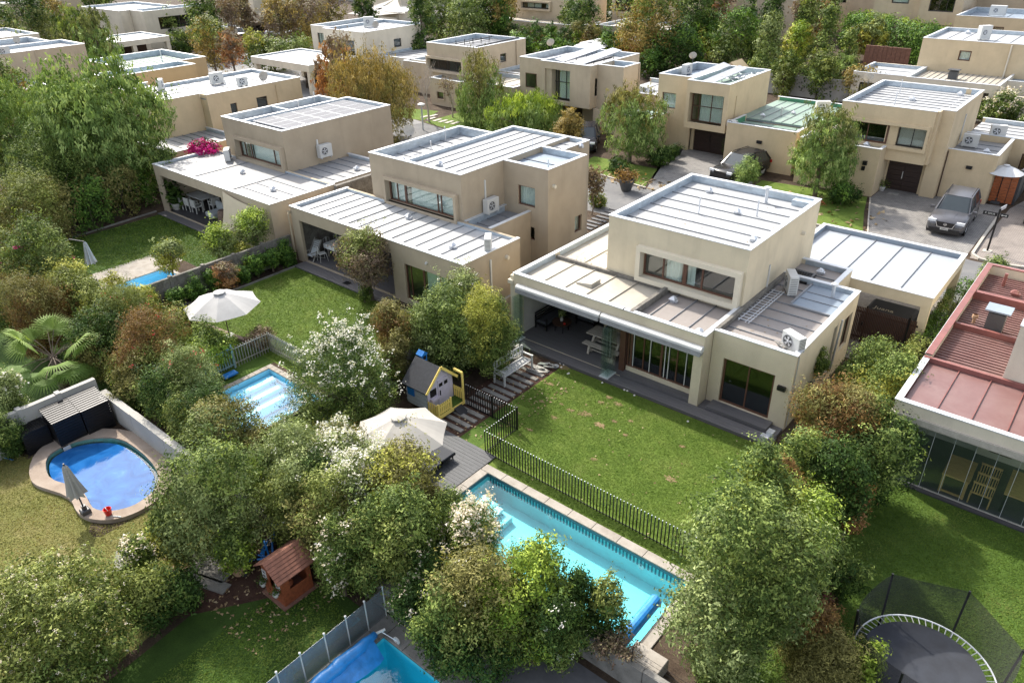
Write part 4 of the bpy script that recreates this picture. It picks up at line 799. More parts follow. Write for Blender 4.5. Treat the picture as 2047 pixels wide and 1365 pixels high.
b = MB(); b.box(-13.28, -13.03, 21.9, 22.03, .13, 2.44); b.build('door_post', M['wood'], A)
b = MB(); sbox(b, 'N', 25.93, -17.2, -16.5, 0, .02, 1.1, 2.0); b.box(-18.19, -18.16, 23.6, 24.3, 1.2, 2.1); b.build('white_shutter', M['plastic'], A)
b = MB(); b.box(-18.62, -18.42, 21.6, 21.85, .1, 2.9); b.box(-18.68, -18.42, 21.5, 21.8, 2.55, 2.72); b.build('side_post', M['trim'], A)
b = MB(); b.box(-18.4, -18.1, 21.56, 21.86, .1, 2.43); b.build('corner_post', M['cream'], A)
for i in range(5):
    b = MB(); y = 21.5-.0; b.box(-13.55+i*.075, -13.535+i*.075, 21.0, 21.62, .16, 2.3); b.build('folded_glass_leaf', M['cglass'], A)
for i in range(3):
    b = MB(); b.box(-18.02+i*.06, -18.005+i*.06, 21.0, 21.6, .16, 2.3); b.build('folded_glass_leaf', M['cglass'], A)
b = MB(); b.box(-13.6, -13.2, 20.99, 21.63, .13, .17); b.box(-18.06, -17.84, 20.99, 21.61, .13, .17); b.build('glass_rail', M['cap'], A)
# steps under doors
b = MB(); b.box(-12.99, -9.99, 21.58, 21.95, 0, .22); b.box(-9.3, -7.0, 21.62, 22.19, 0, .22); b.box(-7.0, -6.62, 21.6, 22.19, 0, .1); b.box(-9.6, -9.3, 21.6, 22.19, 0, .1); b.build('step', M['decktile'], A)
wallbar(A, 'wall_lamp', 'S', 22.2, -6.9, 1.62, 1.78, .28, .12, 'black'); wallbar(A, 'meter_box', 'E', -6.6, 22.9, .55, .75, .18, .1, 'plastic')
b = MB(); b.tube([(-6.57, 22.35, .1), (-6.57, 22.35, 3.0)], .018, 6); b.tube([(-6.55, 26.4, .6), (-6.5, 26.4, 2.7)], .04, 8); b.build('downpipe', M['galv2'], A)
b = MB(); b.lathe([(.17, -.03), (.2, 0), (.17, .03), (.14, 0), (.17, -.03)], (-6.5, 24.0, 1.0), 16, ax='x'); b.build('hose_reel', M['black'], A)
wallbar(A, 'pipe_cover', 'E', -9.6, 26.55, 3.05, 4.05, .06, .05, 'plastic')
b = MB(); b.lathe([(0, .16), (.07, .16), (.09, 0)], (-9.6, 29.6, 4.4), 12, ax='x'); b.build('flue_cap', M['trim'], A)
b = MB(); b.box(-6.85, -6.62, 21.25, 21.5, .13, .42); b.box(-6.98, -6.7, 21.05, 21.28, .13, .3); b.build('pump_cover', M['galv2'], label='small grey metal cover at the corner of the terrace', cat='pump cover')
# ladder lying on wing roof
ld = thing('ladder', 'old metal ladder frame lying on the low roof beside the upstairs wall', 'ladder', (-9.2, 25, 2.86))
for x in (-9.35, -9.08, -8.96):
    b = MB(); b.tube([(x, 23.6, 2.95), (x, 26.9, 2.95)], .018, 5); b.build('rail', M['galv2'], ld)
for i in range(14):
    b = MB(); y = 23.7+i*.23; b.tube([(-9.4-(i % 3)*.03, y, 2.98), (-8.9, y+.02, 2.98)], .012, 4); b.build('rung', M['galv2'], ld)
b = MB()
for i in range(6): b.tube([(-9.3+.09*i, 28.2+.05*i, 2.9), (-9.35+.1*i, 28.75, 3.12), (-9.2+.1*i, 29.3, 2.9)], .03, 5)
b.box(-9.5, -8.6, 28.2, 29.3, 2.86, 2.94); b.build('scrap_rack', M['black'], label='black plastic rack lying on the low roof behind the wall air unit', cat='rack')
# ---------------- A carport + gate
CP = thing('carport', 'flat white carport roof with blue grey edge beside the paved driveway', 'carport', (-7.5, 33, 0))
block(CP, -10.7, -4.4, 30.5, 36.0, 2.15, 2.6, 'cream', sides='SENW', drop=.2, roof='roofcar', rdir='y', sp=1.18, lining='roofblue', floor=False)
b = MB()
for (x, y) in ((-4.75, 30.52), (-4.75, 35.7), (-10.6, 35.7), (-10.6, 30.52)): b.box(x, x+.34, y, y+.26, 0, 2.14)
b.build('post', M['cream'], CP)
cv = thing('covered_spa', 'grey covered spa under the carport with white script on its lid', 'spa cover', (-6.0, 31.9, 0))
b = MB(); b.bev(-7.0, -5.1, 31.1, 32.9, 0, .95, .12); b.build('cover', M['cushion'], cv)
def text(s, size, p, rot, m, parent=None, name='lettering', ext=.004, align='CENTER'):
    c = bpy.data.curves.new(name, 'FONT'); c.body = s; c.size = size; c.align_x = align; c.align_y = 'CENTER'; c.extrude = ext
    o = bpy.data.objects.new(name, c); COL.objects.link(o); dg = bpy.context.evaluated_depsgraph_get(); me = bpy.data.meshes.new_from_object(o.evaluated_get(dg)); bpy.data.objects.remove(o)
    o = bpy.data.objects.new(name, me); COL.objects.link(o); me.materials.clear(); me.materials.append(M[m])
    root = parent
    while root is not None and root.parent is not None: root = root.parent
    og = ORG.get(root, (0, 0, 0)) if root is not None else (0, 0, 0)
    o.location = (p[0]-og[0], p[1]-og[1], p[2]-og[2]); o.rotation_euler = rot; o.parent = parent; return o
text('Juana', .38, (-6.3, 31.9, .956), (0, 0, 0), 'trim', cv)
gt = thing('slatted_gate', 'dark brown vertical slat gate closing the passage under the carport', 'gate', (-5.6, 30.25, 0))
for i in range(44):
    x = -7.45+i*.064; b = MB(); b.box(x, x+.038, 30.16, 30.2, .06, 1.62); b.build('slat', M['darkwood'], gt)
b = MB(); b.box(-7.5, -4.6, 30.205, 30.25, .2, .28); b.box(-7.5, -4.6, 30.205, 30.25, 1.35, 1.43); b.box(-6.62, -6.56, 30.203, 30.26, 0, 1.7); b.box(-4.98, -4.9, 30.14, 30.28, 0, 1.72); b.build('gate_frame', M['black'], gt)
b = MB(); b.box(-6.66, -6.6, 30.08, 30.15, .85, 1.0); b.build('handle', M['black'], gt)

# ---------------- B: long tan house left of it
B = house('tan house with four part upstairs window and long low white roof', -26.5, 25)
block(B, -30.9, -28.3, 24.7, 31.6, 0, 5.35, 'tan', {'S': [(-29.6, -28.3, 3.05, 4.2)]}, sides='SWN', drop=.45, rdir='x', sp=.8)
block(B, -28.3, -24.25, 24.7, 33.4, 0, 5.35, 'tan', {'S': [(-28.3, -24.65, 3.05, 4.2)]}, sides='SENW', drop=.16, rdir='y', sp=.72)
block(B, -24.25, -21.4, 27.8, 31.0, 0, 5.35, 'tan', {'S': [(-23.32, -22.22, 3.26, 4.28), (-22.82, -22.25, 1.52, 2.22), (-24.1, -23.1, .05, 2.15)], 'E': [(30.1, 30.72, 1.4, 2.3)]}, sides='SEN', drop=.3, rdir='x', sp=1.6, roof='roofblue')
block(B, -24.25, -22.9, 31.0, 33.4, 0, 5.35, 'tan', {}, sides='EN', drop=.2, rdir='x', sp=.8)
window(B, 'S', 24.7, -29.6, -24.65, 3.05, 4.2, cols=(.12, (.245, .13), .72, (.77, .06)), fw=.075, mull=.065, curtain='curtain', cpart=[(0, .23), (.28, .98)], sur=(.16, .24), surm='tan', back=3.0)
window(B, 'S', 27.8, -23.32, -22.22, 3.26, 4.28, cols=(), curtain='curtain', cpart=[(0, 1)]); window(B, 'S', 27.8, -22.82, -22.25, 1.52, 2.22, cols=())
window(B, 'S', 27.8, -24.1, -23.1, .05, 2.15, cols=(.5,), name='door', curtain='curtain'); window(B, 'E', -21.4, 30.1, 30.72, 1.4, 2.3, cols=(), curtain='curtain')
block(B, -33.1, -20.65, 20.85, 24.7, 0, 3.05, 'tan', {'S': [(-32.45, -25.3, .1, 2.4), (-24.45, -21.15, .3, 2.12)]}, sides='SEWN', caps='SEW', drop=.14, rdir='y', sp=.83, floor=False)
block(B, -24.25, -22.5, 24.75, 27.8, 0, 3.05, 'tan', {}, sides='EW', drop=.3, rdir='x', sp=.8, roof='roofgrey')
window(B, 'S', 20.85, -24.45, -21.15, .3, 2.12, cols=(.1, (.36, .1), .68), curtain='gcurtain', cpart=[(.38, .98)], name='sliding_door', back=3)
b = MB(); b.box(-32.9, -20.9, 21.0, 24.6, .05, .1); b.build('porch_floor', M['decktile'], B)
b = MB(); b.box(-32.92, -32.8, 21.02, 24.5, .1, 2.8); b.build('block_wall', M['wallconc'], B)
b = MB(); b.box(-25.3, -25.2, 21.02, 24.5, .1, 2.8); b.build('inner_wall', M['tan'], B)
b = MB(); b.lathe([(.06, -.02), (.08, .1), (.1, .1), (.1, .18)], (-33.15, 20.8, 2.65), 10); b.tube([(-33.22, 20.78, 0), (-33.22, 20.78, 2.65)], .05, 8); b.build('rain_head', M['tan2'], B)
for x, y, z in ((-29.3, 25.6, 4.9), (-26.6, 25.6, 5.19), (-22.9, 32.5, 5.15), (-27.0, 23.6, 2.91), (-22.6, 22.2, 2.91)): hood(B, x, y, z, s=1.1)
pipe(B, -29.2, 27.6, 4.9, 5.6, .03); pipe(B, -24.6, 30.6, 5.19, 5.95, .02); pipe(B, -30.5, 30.0, 4.9, 5.7, .03); pipe(B, -22.0, 28.6, 5.05, 5.6, .035)
wallbar(B, 'pipe_cover', 'E', -24.25, 26.35, 3.6, 4.7, .08, .06, 'plastic'); wallbar(B, 'pipe_cover', 'E', -20.65, 22.6, .5, 2.7, .08, .06, 'plastic')
for (pl, y, z) in ((-21.4, 28.2, 4.45), (-20.65, 23.7, 2.45)):
    b = MB(); b.lathe([(0, .16), (.09, .16), (.1, 0)], (pl, y, z), 12, ax='x'); b.build('flue_cap', M['trim'], B)
b = MB(); b.lathe([(0, -.08), (.06, -.08), (.07, 0)], (-22.9, 20.85, 2.55), 10, ax='y'); b.build('wall_lamp', M['plastic'], B)
# ---------------- C: tan house with solar panels
Cc = house('tan house with rooftop solar panels and bougainvillea on its low roof', -40, 25)
block(Cc, -45.0, -42.9, 24.6, 32.2, 0, 5.35, 'tan', {'S': [(-43.55, -42.9, 3.1, 4.2)]}, sides='SWN', drop=.5, rdir='x', sp=.9)
block(Cc, -42.9, -38.5, 24.6, 33.0, 0, 5.35, 'tan', {'S': [(-42.9, -38.8, 3.1, 4.2)]}, sides='SENW', drop=.16, rdir='x', sp=.9)
b = MB(); b.box(-44.8, -42.9, 28.2, 28.35, 4.85, 5.36); b.build('parapet_divider', M['galv'], Cc)
window(Cc, 'S', 24.6, -43.55, -38.8, 3.1, 4.2, cols=(.12, (.26, .09), .78), fw=.075, mull=.065, curtain='curtain', cpart=[(0, .23), (.28, .97)], sur=(.2, .24), surm='tan', back=3.0)
block(Cc, -46.6, -34.1, 20.3, 24.6, 0, 3.05, 'tan2', {'S': [(-46.1, -39.0, .08, 2.45)], 'E': []}, sides='SEWN', caps='SEW', drop=.12, roof='roofgrey', rdir='y', sp=4.2, floor=False)
block(Cc, -38.5, -34.3, 24.6, 29.2, 0, 3.05, 'tan2', {}, sides='EN', drop=.15, roof='roofgrey', rdir='x', sp=.75)
b = MB(); b.box(-38.4, -34.3, 23.1, 23.13, 2.93, 2.97); b.box(-38.4, -34.3, 22.2, 22.23, 2.93, 2.97); b.box(-38.4, -34.3, 21.3, 21.33, 2.93, 2.97); b.box(-42.2, -38.9, 20.5, 20.55, 2.93, 2.95); b.build('roof_seam', M['seam'], Cc, kind='stuff')
b = MB(); b.box(-46.3, -34.3, 20.45, 24.5, .03, .08); b.build('porch_floor', M['tile'], Cc)
b = MB(); b.box(-46.3, -34.3, 24.3, 24.4, .1, 2.8); b.box(-39.0, -38.9, 20.5, 24.3, .1, 2.8); b.build('inner_wall', M['tan2'], Cc)
for x, y, z in ((-40.6, 22.8, 2.93), (-36.3, 22.0, 2.93), (-35.6, 27.4, 2.9)): hood(Cc, x, y, z, s=1.1)
pipe(Cc, -43.8, 29.6, 4.85, 5.6, .03); pipe(Cc, -44.6, 31.5, 4.85, 5.75, .03); wallbar(Cc, 'pipe_cover', 'E', -38.5, 26.9, 3.3, 4.4, .1, .07, 'plastic')
sp = thing('solar_array', 'low black solar panels in two rows on the tan roof', 'solar panels', (-40.6, 28.5, 5.19))
for i in range(5):
    for j in range(2):
        x0 = -42.5+j*1.72; y0 = 25.3+i*1.42; b = MB(); b.box(x0+.02, x0+1.68, y0+.02, y0+1.36, 5.27, 5.31); p_ = b.build('solar_panel', M['solar'], sp)
        f = MB(); f.box(x0, x0+1.7, y0-.01, y0+.02, 5.25, 5.318); f.box(x0, x0+1.7, y0+1.36, y0+1.39, 5.25, 5.318); f.box(x0, x0+.02, y0+.02, y0+1.36, 5.25, 5.318); f.box(x0+1.68, x0+1.7, y0+.02, y0+1.36, 5.25, 5.318); f.box(x0+.84, x0+.86, y0+.02, y0+1.36, 5.305, 5.314)
        f.build('panel_frame', M['solarframe'], p_)
# ---------------- D: sand coloured house with three air units on the roof
D = house('pale sand house whose flat roof carries three air units and a dish', -55, 30)
block(D, -60.5, -52.8, 24.9, 27.6, 0, 5.35, 'sand', {}, sides='SEW', drop=.2, rdir='y', sp=1.15)
b = MB(); b.box(-52.8, -52.06, 27.61, 27.77, 0, 5.34); b.build('wall', M['sand'], D)
block(D, -58.5, -51.9, 27.6, 35.6, 0, 5.35, 'sand', {'E': [(29.3, 29.82, 3.4, 4.45), (31.5, 32.42, 3.7, 4.5)]}, sides='ENW', drop=.2, rdir='x', sp=1.0)
block(D, -52.8, -48.2, 22.4, 27.6, 0, 3.0, 'sand', {}, sides='SEN', drop=.2, roof='roofgrey', rdir='x', sp=.6)
window(D, 'E', -51.9, 29.3, 29.82, 3.4, 4.45, cols=(), fm='darkframe', glass='dglass'); window(D, 'E', -51.9, 31.5, 32.42, 3.7, 4.5, cols=(), fm='darkframe', glass='dglass')
b = MB(); b.tube([(-51.82, 33.3, 2.0), (-51.82, 33.3, 5.2)], .045, 6); b.build('downpipe', M['sand'], D); pipe(D, -55, 31, 5.15, 5.6, .04)
# ---------------- E: ochre with green lined parapets
Eo = house('ochre house with deep blue green lined roof parapet', -67, 31)
block(Eo, -67.8, -65.0, 26.6, 34.2, 2.4, 5.35, 'ochre', {}, sides='SENW', drop=.75, roof='roofgreen', rdir='y', sp=.7); block(Eo, -68.2, -65.1, 26.6, 34.0, 0, 2.4, 'ochre', {}, cap=False, roof=None, drop=0)
block(Eo, -76.2, -68.2, 29.6, 37.0, 0, 5.3, 'ochre', {}, sides='SENW', drop=.45, roof='roofgreen', rdir='y', sp=.9); pipe(Eo, -71.5, 34.5, 4.8, 5.9, .05)
# ---------------- F far left
F = house('large tan house at the left edge with an air unit and grey dish on top', -90, 28)
block(F, -92.6, -86.9, 22.0, 34.2, 0, 5.35, 'tan2', {}, drop=.3, rdir='y', sp=1.1); b = MB(); b.tube([(-86.8, 29.3, 2), (-86.8, 29.3, 5.3)], .05, 6); b.build('downpipe', M['tan2'], F)
block(F, -99, -92.6, 24.0, 33.2, 0, 5.3, 'tan2', {}, sides='SNW', drop=.5, rdir='y', sp=1.1); block(F, -86.9, -80, 22.5, 27.5, 0, 3.0, 'tan2', {}, drop=.3, roof='roofgrey')
F2 = house('small piece of beige house roof cut by the left edge', -112, 30); block(F2, -118, -107.6, 31, 37.4, 0, 4.6, 'pale', {}, drop=.3)
F3 = house('beige house roof in the top left corner with a white box on it', -150, 50); block(F3, -166, -146, 46, 62, 0, 5.4, 'tan2', {}, drop=.4, sp=2)
# ---------------- G carport and house behind
G = thing('carport', 'white framed carport with blue bin between willows and ochre house', 'carport', (-106, 47, 0))
block(G, -109.9, -102.2, 43.5, 51.0, 2.55, 3.15, 'pale', sides='SENW', drop=.15, roof='roofwhite', rdir='y', sp=9, floor=False)
b = MB()
for (x, y) in ((-102.8, 43.6), (-102.8, 46.0), (-102.8, 50.5), (-109.7, 43.6), (-109.7, 50.4)): b.box(x, x+.5, y, y+.5, 0, 2.54)
b.build('post', M['pale'], G)
b = MB(); b.box(-108.6, -108.4, 43.7, 50.6, .2, 2.5); b.build('back_screen', M['darkwood'], G)
b = MB(); b.bev(-106.6, -105.2, 43.2, 44.2, 0, 1.7, .05); b.build('storage_bin', M['bluepaint'], label='tall blue storage bin at the front corner of the far carport', cat='storage bin')
G2 = house('white flat roofed house with dark ribbon window and climbing vine', -121, 57)
block(G2, -129, -116.4, 51.7, 60.0, 0, 5.35, 'pale', {}, sides='SEWN', drop=.3, rdir='y', sp=1.8); block(G2, -116.4, -112.6, 53.2, 63.5, 0, 5.35, 'pale', {'E': [(55.2, 62.4, 2.8, 4.4)]}, sides='SENW', drop=.3, rdir='y', sp=1.8)
window(G2, 'E', -112.6, 55.2, 62.4, 2.8, 4.4, cols=(.3, .45, .75), fm='darkframe', glass='dglass', fw=.12, mull=.12, depth_=.3)
block(G2, -112.6, -110.5, 60, 66, 0, 2.3, 'pale', {}, drop=.2); b = MB(); b.box(-116.5, -116.3, 52.9, 53.1, 0, 5.3); b.build('downpipe', M['pale'], G2)
# ---------------- H + carport
H = house('pale house behind the orange birch with air unit and dish on the roof', -72, 60)
block(H, -78.5, -74.9, 56.4, 64.6, 0, 5.35, 'pale', {'S': [(-77.4, -76.2, 3.3, 4.6)]}, sides='SWN', drop=.4, rdir='x', sp=1.0)
block(H, -74.9, -67.8, 55.4, 64.6, 0, 5.35, 'pale', {'S': [(-73.5, -69.6, 2.8, 4.4)], 'E': [(59.6, 60.7, 3.3, 4.2)]}, sides='SENW', drop=.28, rdir='y', sp=1.05, roof='roofcar')
window(H, 'S', 56.4, -77.4, -76.2, 3.3, 4.6, cols=(.5,), fm='darkframe', curtain='curtain'); window(H, 'S', 55.4, -73.5, -69.6, 2.8, 4.4, cols=(.5,), fm='darkframe', glass='dglass'); window(H, 'E', -67.8, 59.6, 60.7, 3.3, 4.2, cols=(), fm='darkframe')
block(H, -67.8, -58, 56.5, 66, 0, 3.0, 'pale', {}, sides='SENW', drop=.25, rdir='x', sp=1.2)
HC = thing('carport', 'white concrete carport with open dark bays left of the birch trees', 'carport', (-73, 51, 0))
block(HC, -78.5, -68, 47.9, 54.6, 2.35, 3.0, 'pale', sides='SENW', drop=.12, rdir='y', sp=5, floor=False); b = MB()
for (x, y) in ((-68.6, 48.0), (-68.6, 54.0), (-78.3, 48.0), (-78.3, 54.0)): b.box(x, x+.5, y, y+.5, 0, 2.34)
b.build('post', M['pale'], HC)
b = MB(); b.box(-78.2, -68.2, 54.3, 54.5, 0, 2.3); b.build('back_wall', M['darkwood'], HC)
# ---------------- I
I_ = house('sand house with black pool heating mats on its roof and hooded window', -53, 57)
block(I_, -56.7, -50.0, 54.0, 61.2, 0, 5.35, 'tan2', {'S': [(-56.4, -51.8, 2.95, 3.98)], 'E': [(57.3, 58.2, 3.6, 4.38)]}, drop=.42, rdir='y', sp=1.1)
window(I_, 'S', 54.0, -56.4, -51.8, 2.95, 3.98, cols=(.25, .52, .78), fm='darkframe', glass='dglass', curtain='gcurtain', cpart=[(.55, 1)], sur=(.2, .35), surm='tan2'); window(I_, 'E', -50, 57.3, 58.2, 3.6, 4.38, cols=(), fm='darkframe')
block(I_, -54.8, -50.6, 52.3, 54.0, 0, 2.5, 'tan2', {'S': [(-53.9, -53.0, .65, 1.3)]}, sides='SEW', drop=.2); window(I_, 'S', 52.3, -53.9, -53.0, .65, 1.3, cols=(), sur=(.12, .06), surm='tan2')
b = MB(); b.tube([(-49.9, 54.9, 2.5), (-49.9, 54.9, 5.3)], .06, 6); b.tube([(-49.9, 59.7, 2.5), (-49.9, 59.7, 5.3)], .07, 6); b.build('downpipe', M['tan2'], I_)
block(I_, -50.0, -43.9, 56.5, 63, 0, 3.0, 'tan2', {}, sides='SENW', drop=.3, rdir='x', sp=1.1, roof='roofcream')
block(I_, -62, -56.7, 55.5, 62, 0, 3.0, 'tan2', {}, sides='SENW', drop=.3, rdir='x', sp=1.3, roof='roofcream')
hm = thing('pool_heater', 'black solar heating mats tilted on the roof of the sand house', 'solar heater', (-52.5, 57.5, 5.0))
for i in range(6):
    b = MB(); b.add([(-54.2, 55.2+i*.95, 5.05), (-51.0, 55.2+i*.95, 5.0), (-51.0, 56.05+i*.95, 5.0), (-54.2, 56.05+i*.95, 5.05), (-54.2, 55.2+i*.95, 5.1), (-51.0, 55.2+i*.95, 5.05), (-51.0, 56.05+i*.95, 5.05), (-54.2, 56.05+i*.95, 5.1)], [(4, 5, 6, 7), (0, 1, 5, 4), (1, 2, 6, 5), (2, 3, 7, 6), (3, 0, 4, 7)]); b.build('mat', M['solardark'], hm)
b = MB(); b.tube([(-50.6, 54.6, 5.36), (-50.4, 60.6, 5.5)], .07, 6); b.tube([(-54.3, 55, 5.2), (-54.3, 61, 5.25)], .05, 6)
for i in range(5): b.tube([(-54.0+.1*i, 55.4+i*1.1, 5.05), (-54.0+.1*i, 55.4+i*1.1, 5.55)], .04, 5)
b.build('header_pipe', M['solardark'], hm)
# ---------------- J
J = house('taupe house with overhanging upper room, deep recessed window and solar frames', -38.5, 55)
block(J, -43.5, -40.8, 52.4, 59.3, 0, 5.35, 'tan2', {'S': [(-42.85, -41.62, 2.92, 4.12)]}, sides='SWN', drop=.45, rdir='y', sp=1.1); window(J, 'S', 52.4, -42.85, -41.62, 2.92, 4.12, cols=(), depth_=-.02)
block(J, -40.8, -35.7, 51.9, 59.3, 2.0, 5.35, 'tan2', {'S': [(-40.35, -37.72, 2.33, 4.78)], 'E': [(52.6, 53.2, 2.9, 4.3)]}, sides='SENW', drop=.4, rdir='y', sp=1.1)
b = MB(); b.box(-40.34, -39.75, 52.07, 53.0, 2.3, 4.8); b.build('reveal', M['tan2'], J)
window(J, 'S', 52.1, -40.35, -37.72, 2.33, 4.78, cols=(.28, .36, (.68, .06)), rows=(.56,), depth_=.45, curtain='curtain', cpart=[(.38, 1)], fm='darkframe'); window(J, 'E', -35.7, 52.6, 53.2, 2.9, 4.3, cols=(), fm='darkframe')
block(J, -35.7, -33.2, 52.9, 55.3, 0, 5.35, 'tan2', {}, sides='SEN', drop=.5, roof='roofblue', sp=2.5)
block(J, -40.8, -35.7, 54.2, 59.3, 0, 1.98, 'tan2', {'S': [(-40.2, -38, 0, 1.9)]}, cap=False, roof=None, sides='SENW', drop=0); block(J, -35.6, -34.9, 52.3, 53.0, 0, 1.98, 'tan2', {}, cap=False, roof=None, drop=0)
block(J, -35.7, -30.2, 55.3, 61.5, 0, 3.0, 'tan2', {}, sides='SEN', drop=.3, rdir='y', sp=1.3)
block(J, -49.5, -43.5, 51.5, 56.4, 0, 2.9, 'tan2', {}, sides='SEN', drop=.3, rdir='y', sp=1.3, roof='roofcream')
b = MB(); b.tube([(-33.15, 55.2, 1), (-33.15, 55.2, 5.35)], .06, 6); b.build('downpipe', M['tan2'], J)
sj = thing('solar_rack', 'two long tilted white solar racks on the taupe roof', 'solar rack', (-38, 55.5, 5))
for (x, yy0) in ((-39.4, 52.6), (-37.3, 52.2)):
    b = MB(); b.bar((x, yy0, 5.36), (x, yy0+6.0, 5.72), .95, .06, up=(.15, 0, 1)); b.build('panel', M['solarframe'], sj)
    b = MB()
    for i in range(4): b.tube([(x+.2, yy0+.7+i*1.5, 4.98), (x+.2, yy0+.7+i*1.5, 5.35+i*.09)], .03, 5)
    b.box(x+.5, x+1.5, yy0+.3, yy0+5.9, 4.99, 5.06); b.build('leg', M['solardark'], sj)
# ---------------- K
K = house('sand house with green metal roofs and a tall recessed window over the garage', -26, 55)
block(K, -29.6, -26.65, 52.2, 58.1, 0, 5.35, 'sand', {'S': [(-29.2, -28.02, 2.92, 4.06)]}, sides='SWN', drop=.5, rdir='y', sp=1.2, roof='roofblue'); window(K, 'S', 52.2, -29.2, -28.02, 2.92, 4.06, cols=(), curtain='curtain', cpart=[(0, 1)])
block(K, -26.65, -23.35, 51.2, 58.1, 1.98, 5.35, 'sand', {'S': [(-26.4, -23.68, 2.4, 4.5)]}, sides='SENW', drop=.42, rdir='y', sp=1.2, roof='roofgreen'); window(K, 'S', 51.35, -26.4, -23.68, 2.4, 4.5, cols=(.2, .56, .9), rows=(.52,), depth_=.45, curtain='curtain', cpart=[(.22, 1)])
block(K, -26.65, -23.35, 52.5, 58.0, 0, 1.97, 'sand', {'S': [(-26.4, -23.6, 0, 1.75)]}, cap=False, roof=None, drop=0)
def slatdoor(root, side, plane, u0, u1, z1, n=7, m='door', leafs=2, hm='plastic', name='garage_door'):
    d = MB(); sbox(d, side, plane, u0, u1, .12, .16, 0, z1); d_ = d.build(name, M[m], root)
    for l in range(leafs):
        for i in range(n):
            s = MB(); w = (u1-u0)/leafs; sbox(s, side, plane, u0+l*w+.02, u0+(l+1)*w-.02, .085, .122, .03+i*(z1-.05)/n, .03+(i+1)*(z1-.05)/n-.02); s.build('panel', M[m], d_)
    s = MB(); um = (u0+u1)/2; sbox(s, side, plane, um-.09, um-.05, .02, .06, .8, 1.25); s.build('handle', M[hm], d_)
slatdoor(K, 'S', 52.5, -26.4, -23.6, 1.75, 7, 'door', 2, 'black')
block(K, -23.35, -17.6, 53.4, 60.5, 0, 3.0, 'sand', {}, sides='EN', drop=.25, rdir='y', sp=.8, roof='roofgreen', lining='greenpaint'); block(K, -22.95, -17.9, 50.6, 53.4, 0, 2.95, 'sand', {}, sides='SEW', drop=.4, roof='roofgreen', lining='greenpaint', rdir='x', sp=.9)
block(K, -31.8, -28.6, 49.6, 52.2, 0, 2.6, 'sand', {}, sides='SEW', drop=.06, roof='roofgreen', rdir='x', sp=.9); wallbar(K, 'wall_lamp', 'S', 50.6, -20.4, 1.85, 2.05, .35, .14, 'black'); wallbar(K, 'pipe_cover', 'E', -23.35, 52.5, 2.6, 4.4, .07, .05, 'sand')
hood(K, -20.5, 56.4, 2.75); hood(K, -29.9, 50.6, 2.55); hood(K, -22.0, 54.4, 2.75); pipe(K, -21.0, 55.4, 2.75, 3.4, .05)
block(K, -17.6, -15.3, 52.0, 58.5, 0, 2.95, 'sand', {}, sides='SN', drop=.25, rdir='y', sp=1.2, roof='roofcream')
sk = thing('solar_rack', 'white solar racks and black tubing heaped on the roof above the garage', 'solar rack', (-25.5, 54.5, 5))
for (x, y0, y1) in ((-27.2, 52.4, 57.6), (-25.6, 51.6, 57.0)):
    b = MB(); b.bar((x, y0, 5.12), (x+.5, y1, 5.55), .7, .06, up=(.25, 0, 1)); b.build('panel', M['solarframe'], sk); b = MB()
    for i in range(3): b.tube([(x+.35, y0+.6+i*1.7, 4.93), (x+.3, y0+.6+i*1.7, 5.2+i*.12)], .03, 5)
    b.build('leg', M['solarframe'], sk)
b = MB(); rr = random.Random(5)
for i in range(26): 
    x, y = -24.6+rr.uniform(-.7, .7), 56.2+rr.uniform(-1.4, 1.4); b.tube([(x, y, 4.98), (x+rr.uniform(-.6, .6), y+rr.uniform(-.6, .6), 5.1+rr.uniform(0, .15)), (x+rr.uniform(-.8, .8), y+rr.uniform(-.8, .8), 4.99)], .03, 4)
b.build('tubing', M['galv2'], sk)
# ---------------- L
Lh = house('warm sand house with vertical blind window above a double dark door', -12, 54)
block(Lh, -15.35, -9.85, 50.55, 58.7, 2.15, 5.35, 'sand', {'S': [(-14.75, -10.1, 3.05, 4.27)]}, sides='SWN', drop=.32, rdir='x', sp=.8)
block(Lh, -9.85, -9.0, 51.3, 58.7, 0, 5.35, 'sand', {}, sides='SEN', drop=.32, rdir='x', sp=.8)
b = MB(); b.box(-9.85, -9.69, 50.71, 51.3, 2.15, 5.35); b.build('wall', M['sand'], Lh)
block(Lh, -15.3, -9.86, 51.6, 58.5, 0, 2.14, 'sand', {'S': [(-12.07, -10.05, 0, 1.96)]}, cap=False, roof=None, sides='SNW', drop=0)
window(Lh, 'S', 50.55, -14.75, -12.3, 3.05, 4.27, cols=(.5,), glass='dglass', depth_=.12, fw=.1, sur=None); window(Lh, 'S', 50.55, -11.75, -10.1, 3.05, 4.27, cols=(.52,), fm='darkframe', depth_=.3)
b = MB()
for i in range(34): b.box(-11.68+i*.047, -11.655+i*.047, 50.98, 50.99, 3.1, 4.22)
b.build('vertical_blind', M['curtain'], Lh)
b = MB(); b.box(-12.29, -11.77, 50.72, 51.0, 3.05, 4.27); b.box(-12.45, -12.3, 50.68, 50.72, 3.06, 4.26); b.build('mullion_wall', M['sand'], Lh)
b = MB(); b.box(-14.75, -12.3, 53.2, 53.3, 3.0, 4.4); b.build('room_wall', M['dgrey'], Lh)
s2 = MB(); A0, B0, C0, D0 = -14.95, -9.95, 2.87, 4.45
sbox(s2, 'S', 50.55, A0, B0, -.16, -.002, C0, 3.05); sbox(s2, 'S', 50.55, A0, B0, -.16, -.002, 4.27, D0); sbox(s2, 'S', 50.55, A0, -14.75, -.16, -.002, 3.05, 4.27); sbox(s2, 'S', 50.55, -10.1, B0, -.16, -.002, 3.05, 4.27); s2.build('window_surround', M['sand'], Lh)
slatdoor(Lh, 'S', 51.6, -12.07, -10.05, 1.96, 6, 'door', 2, 'plastic', 'front_door')
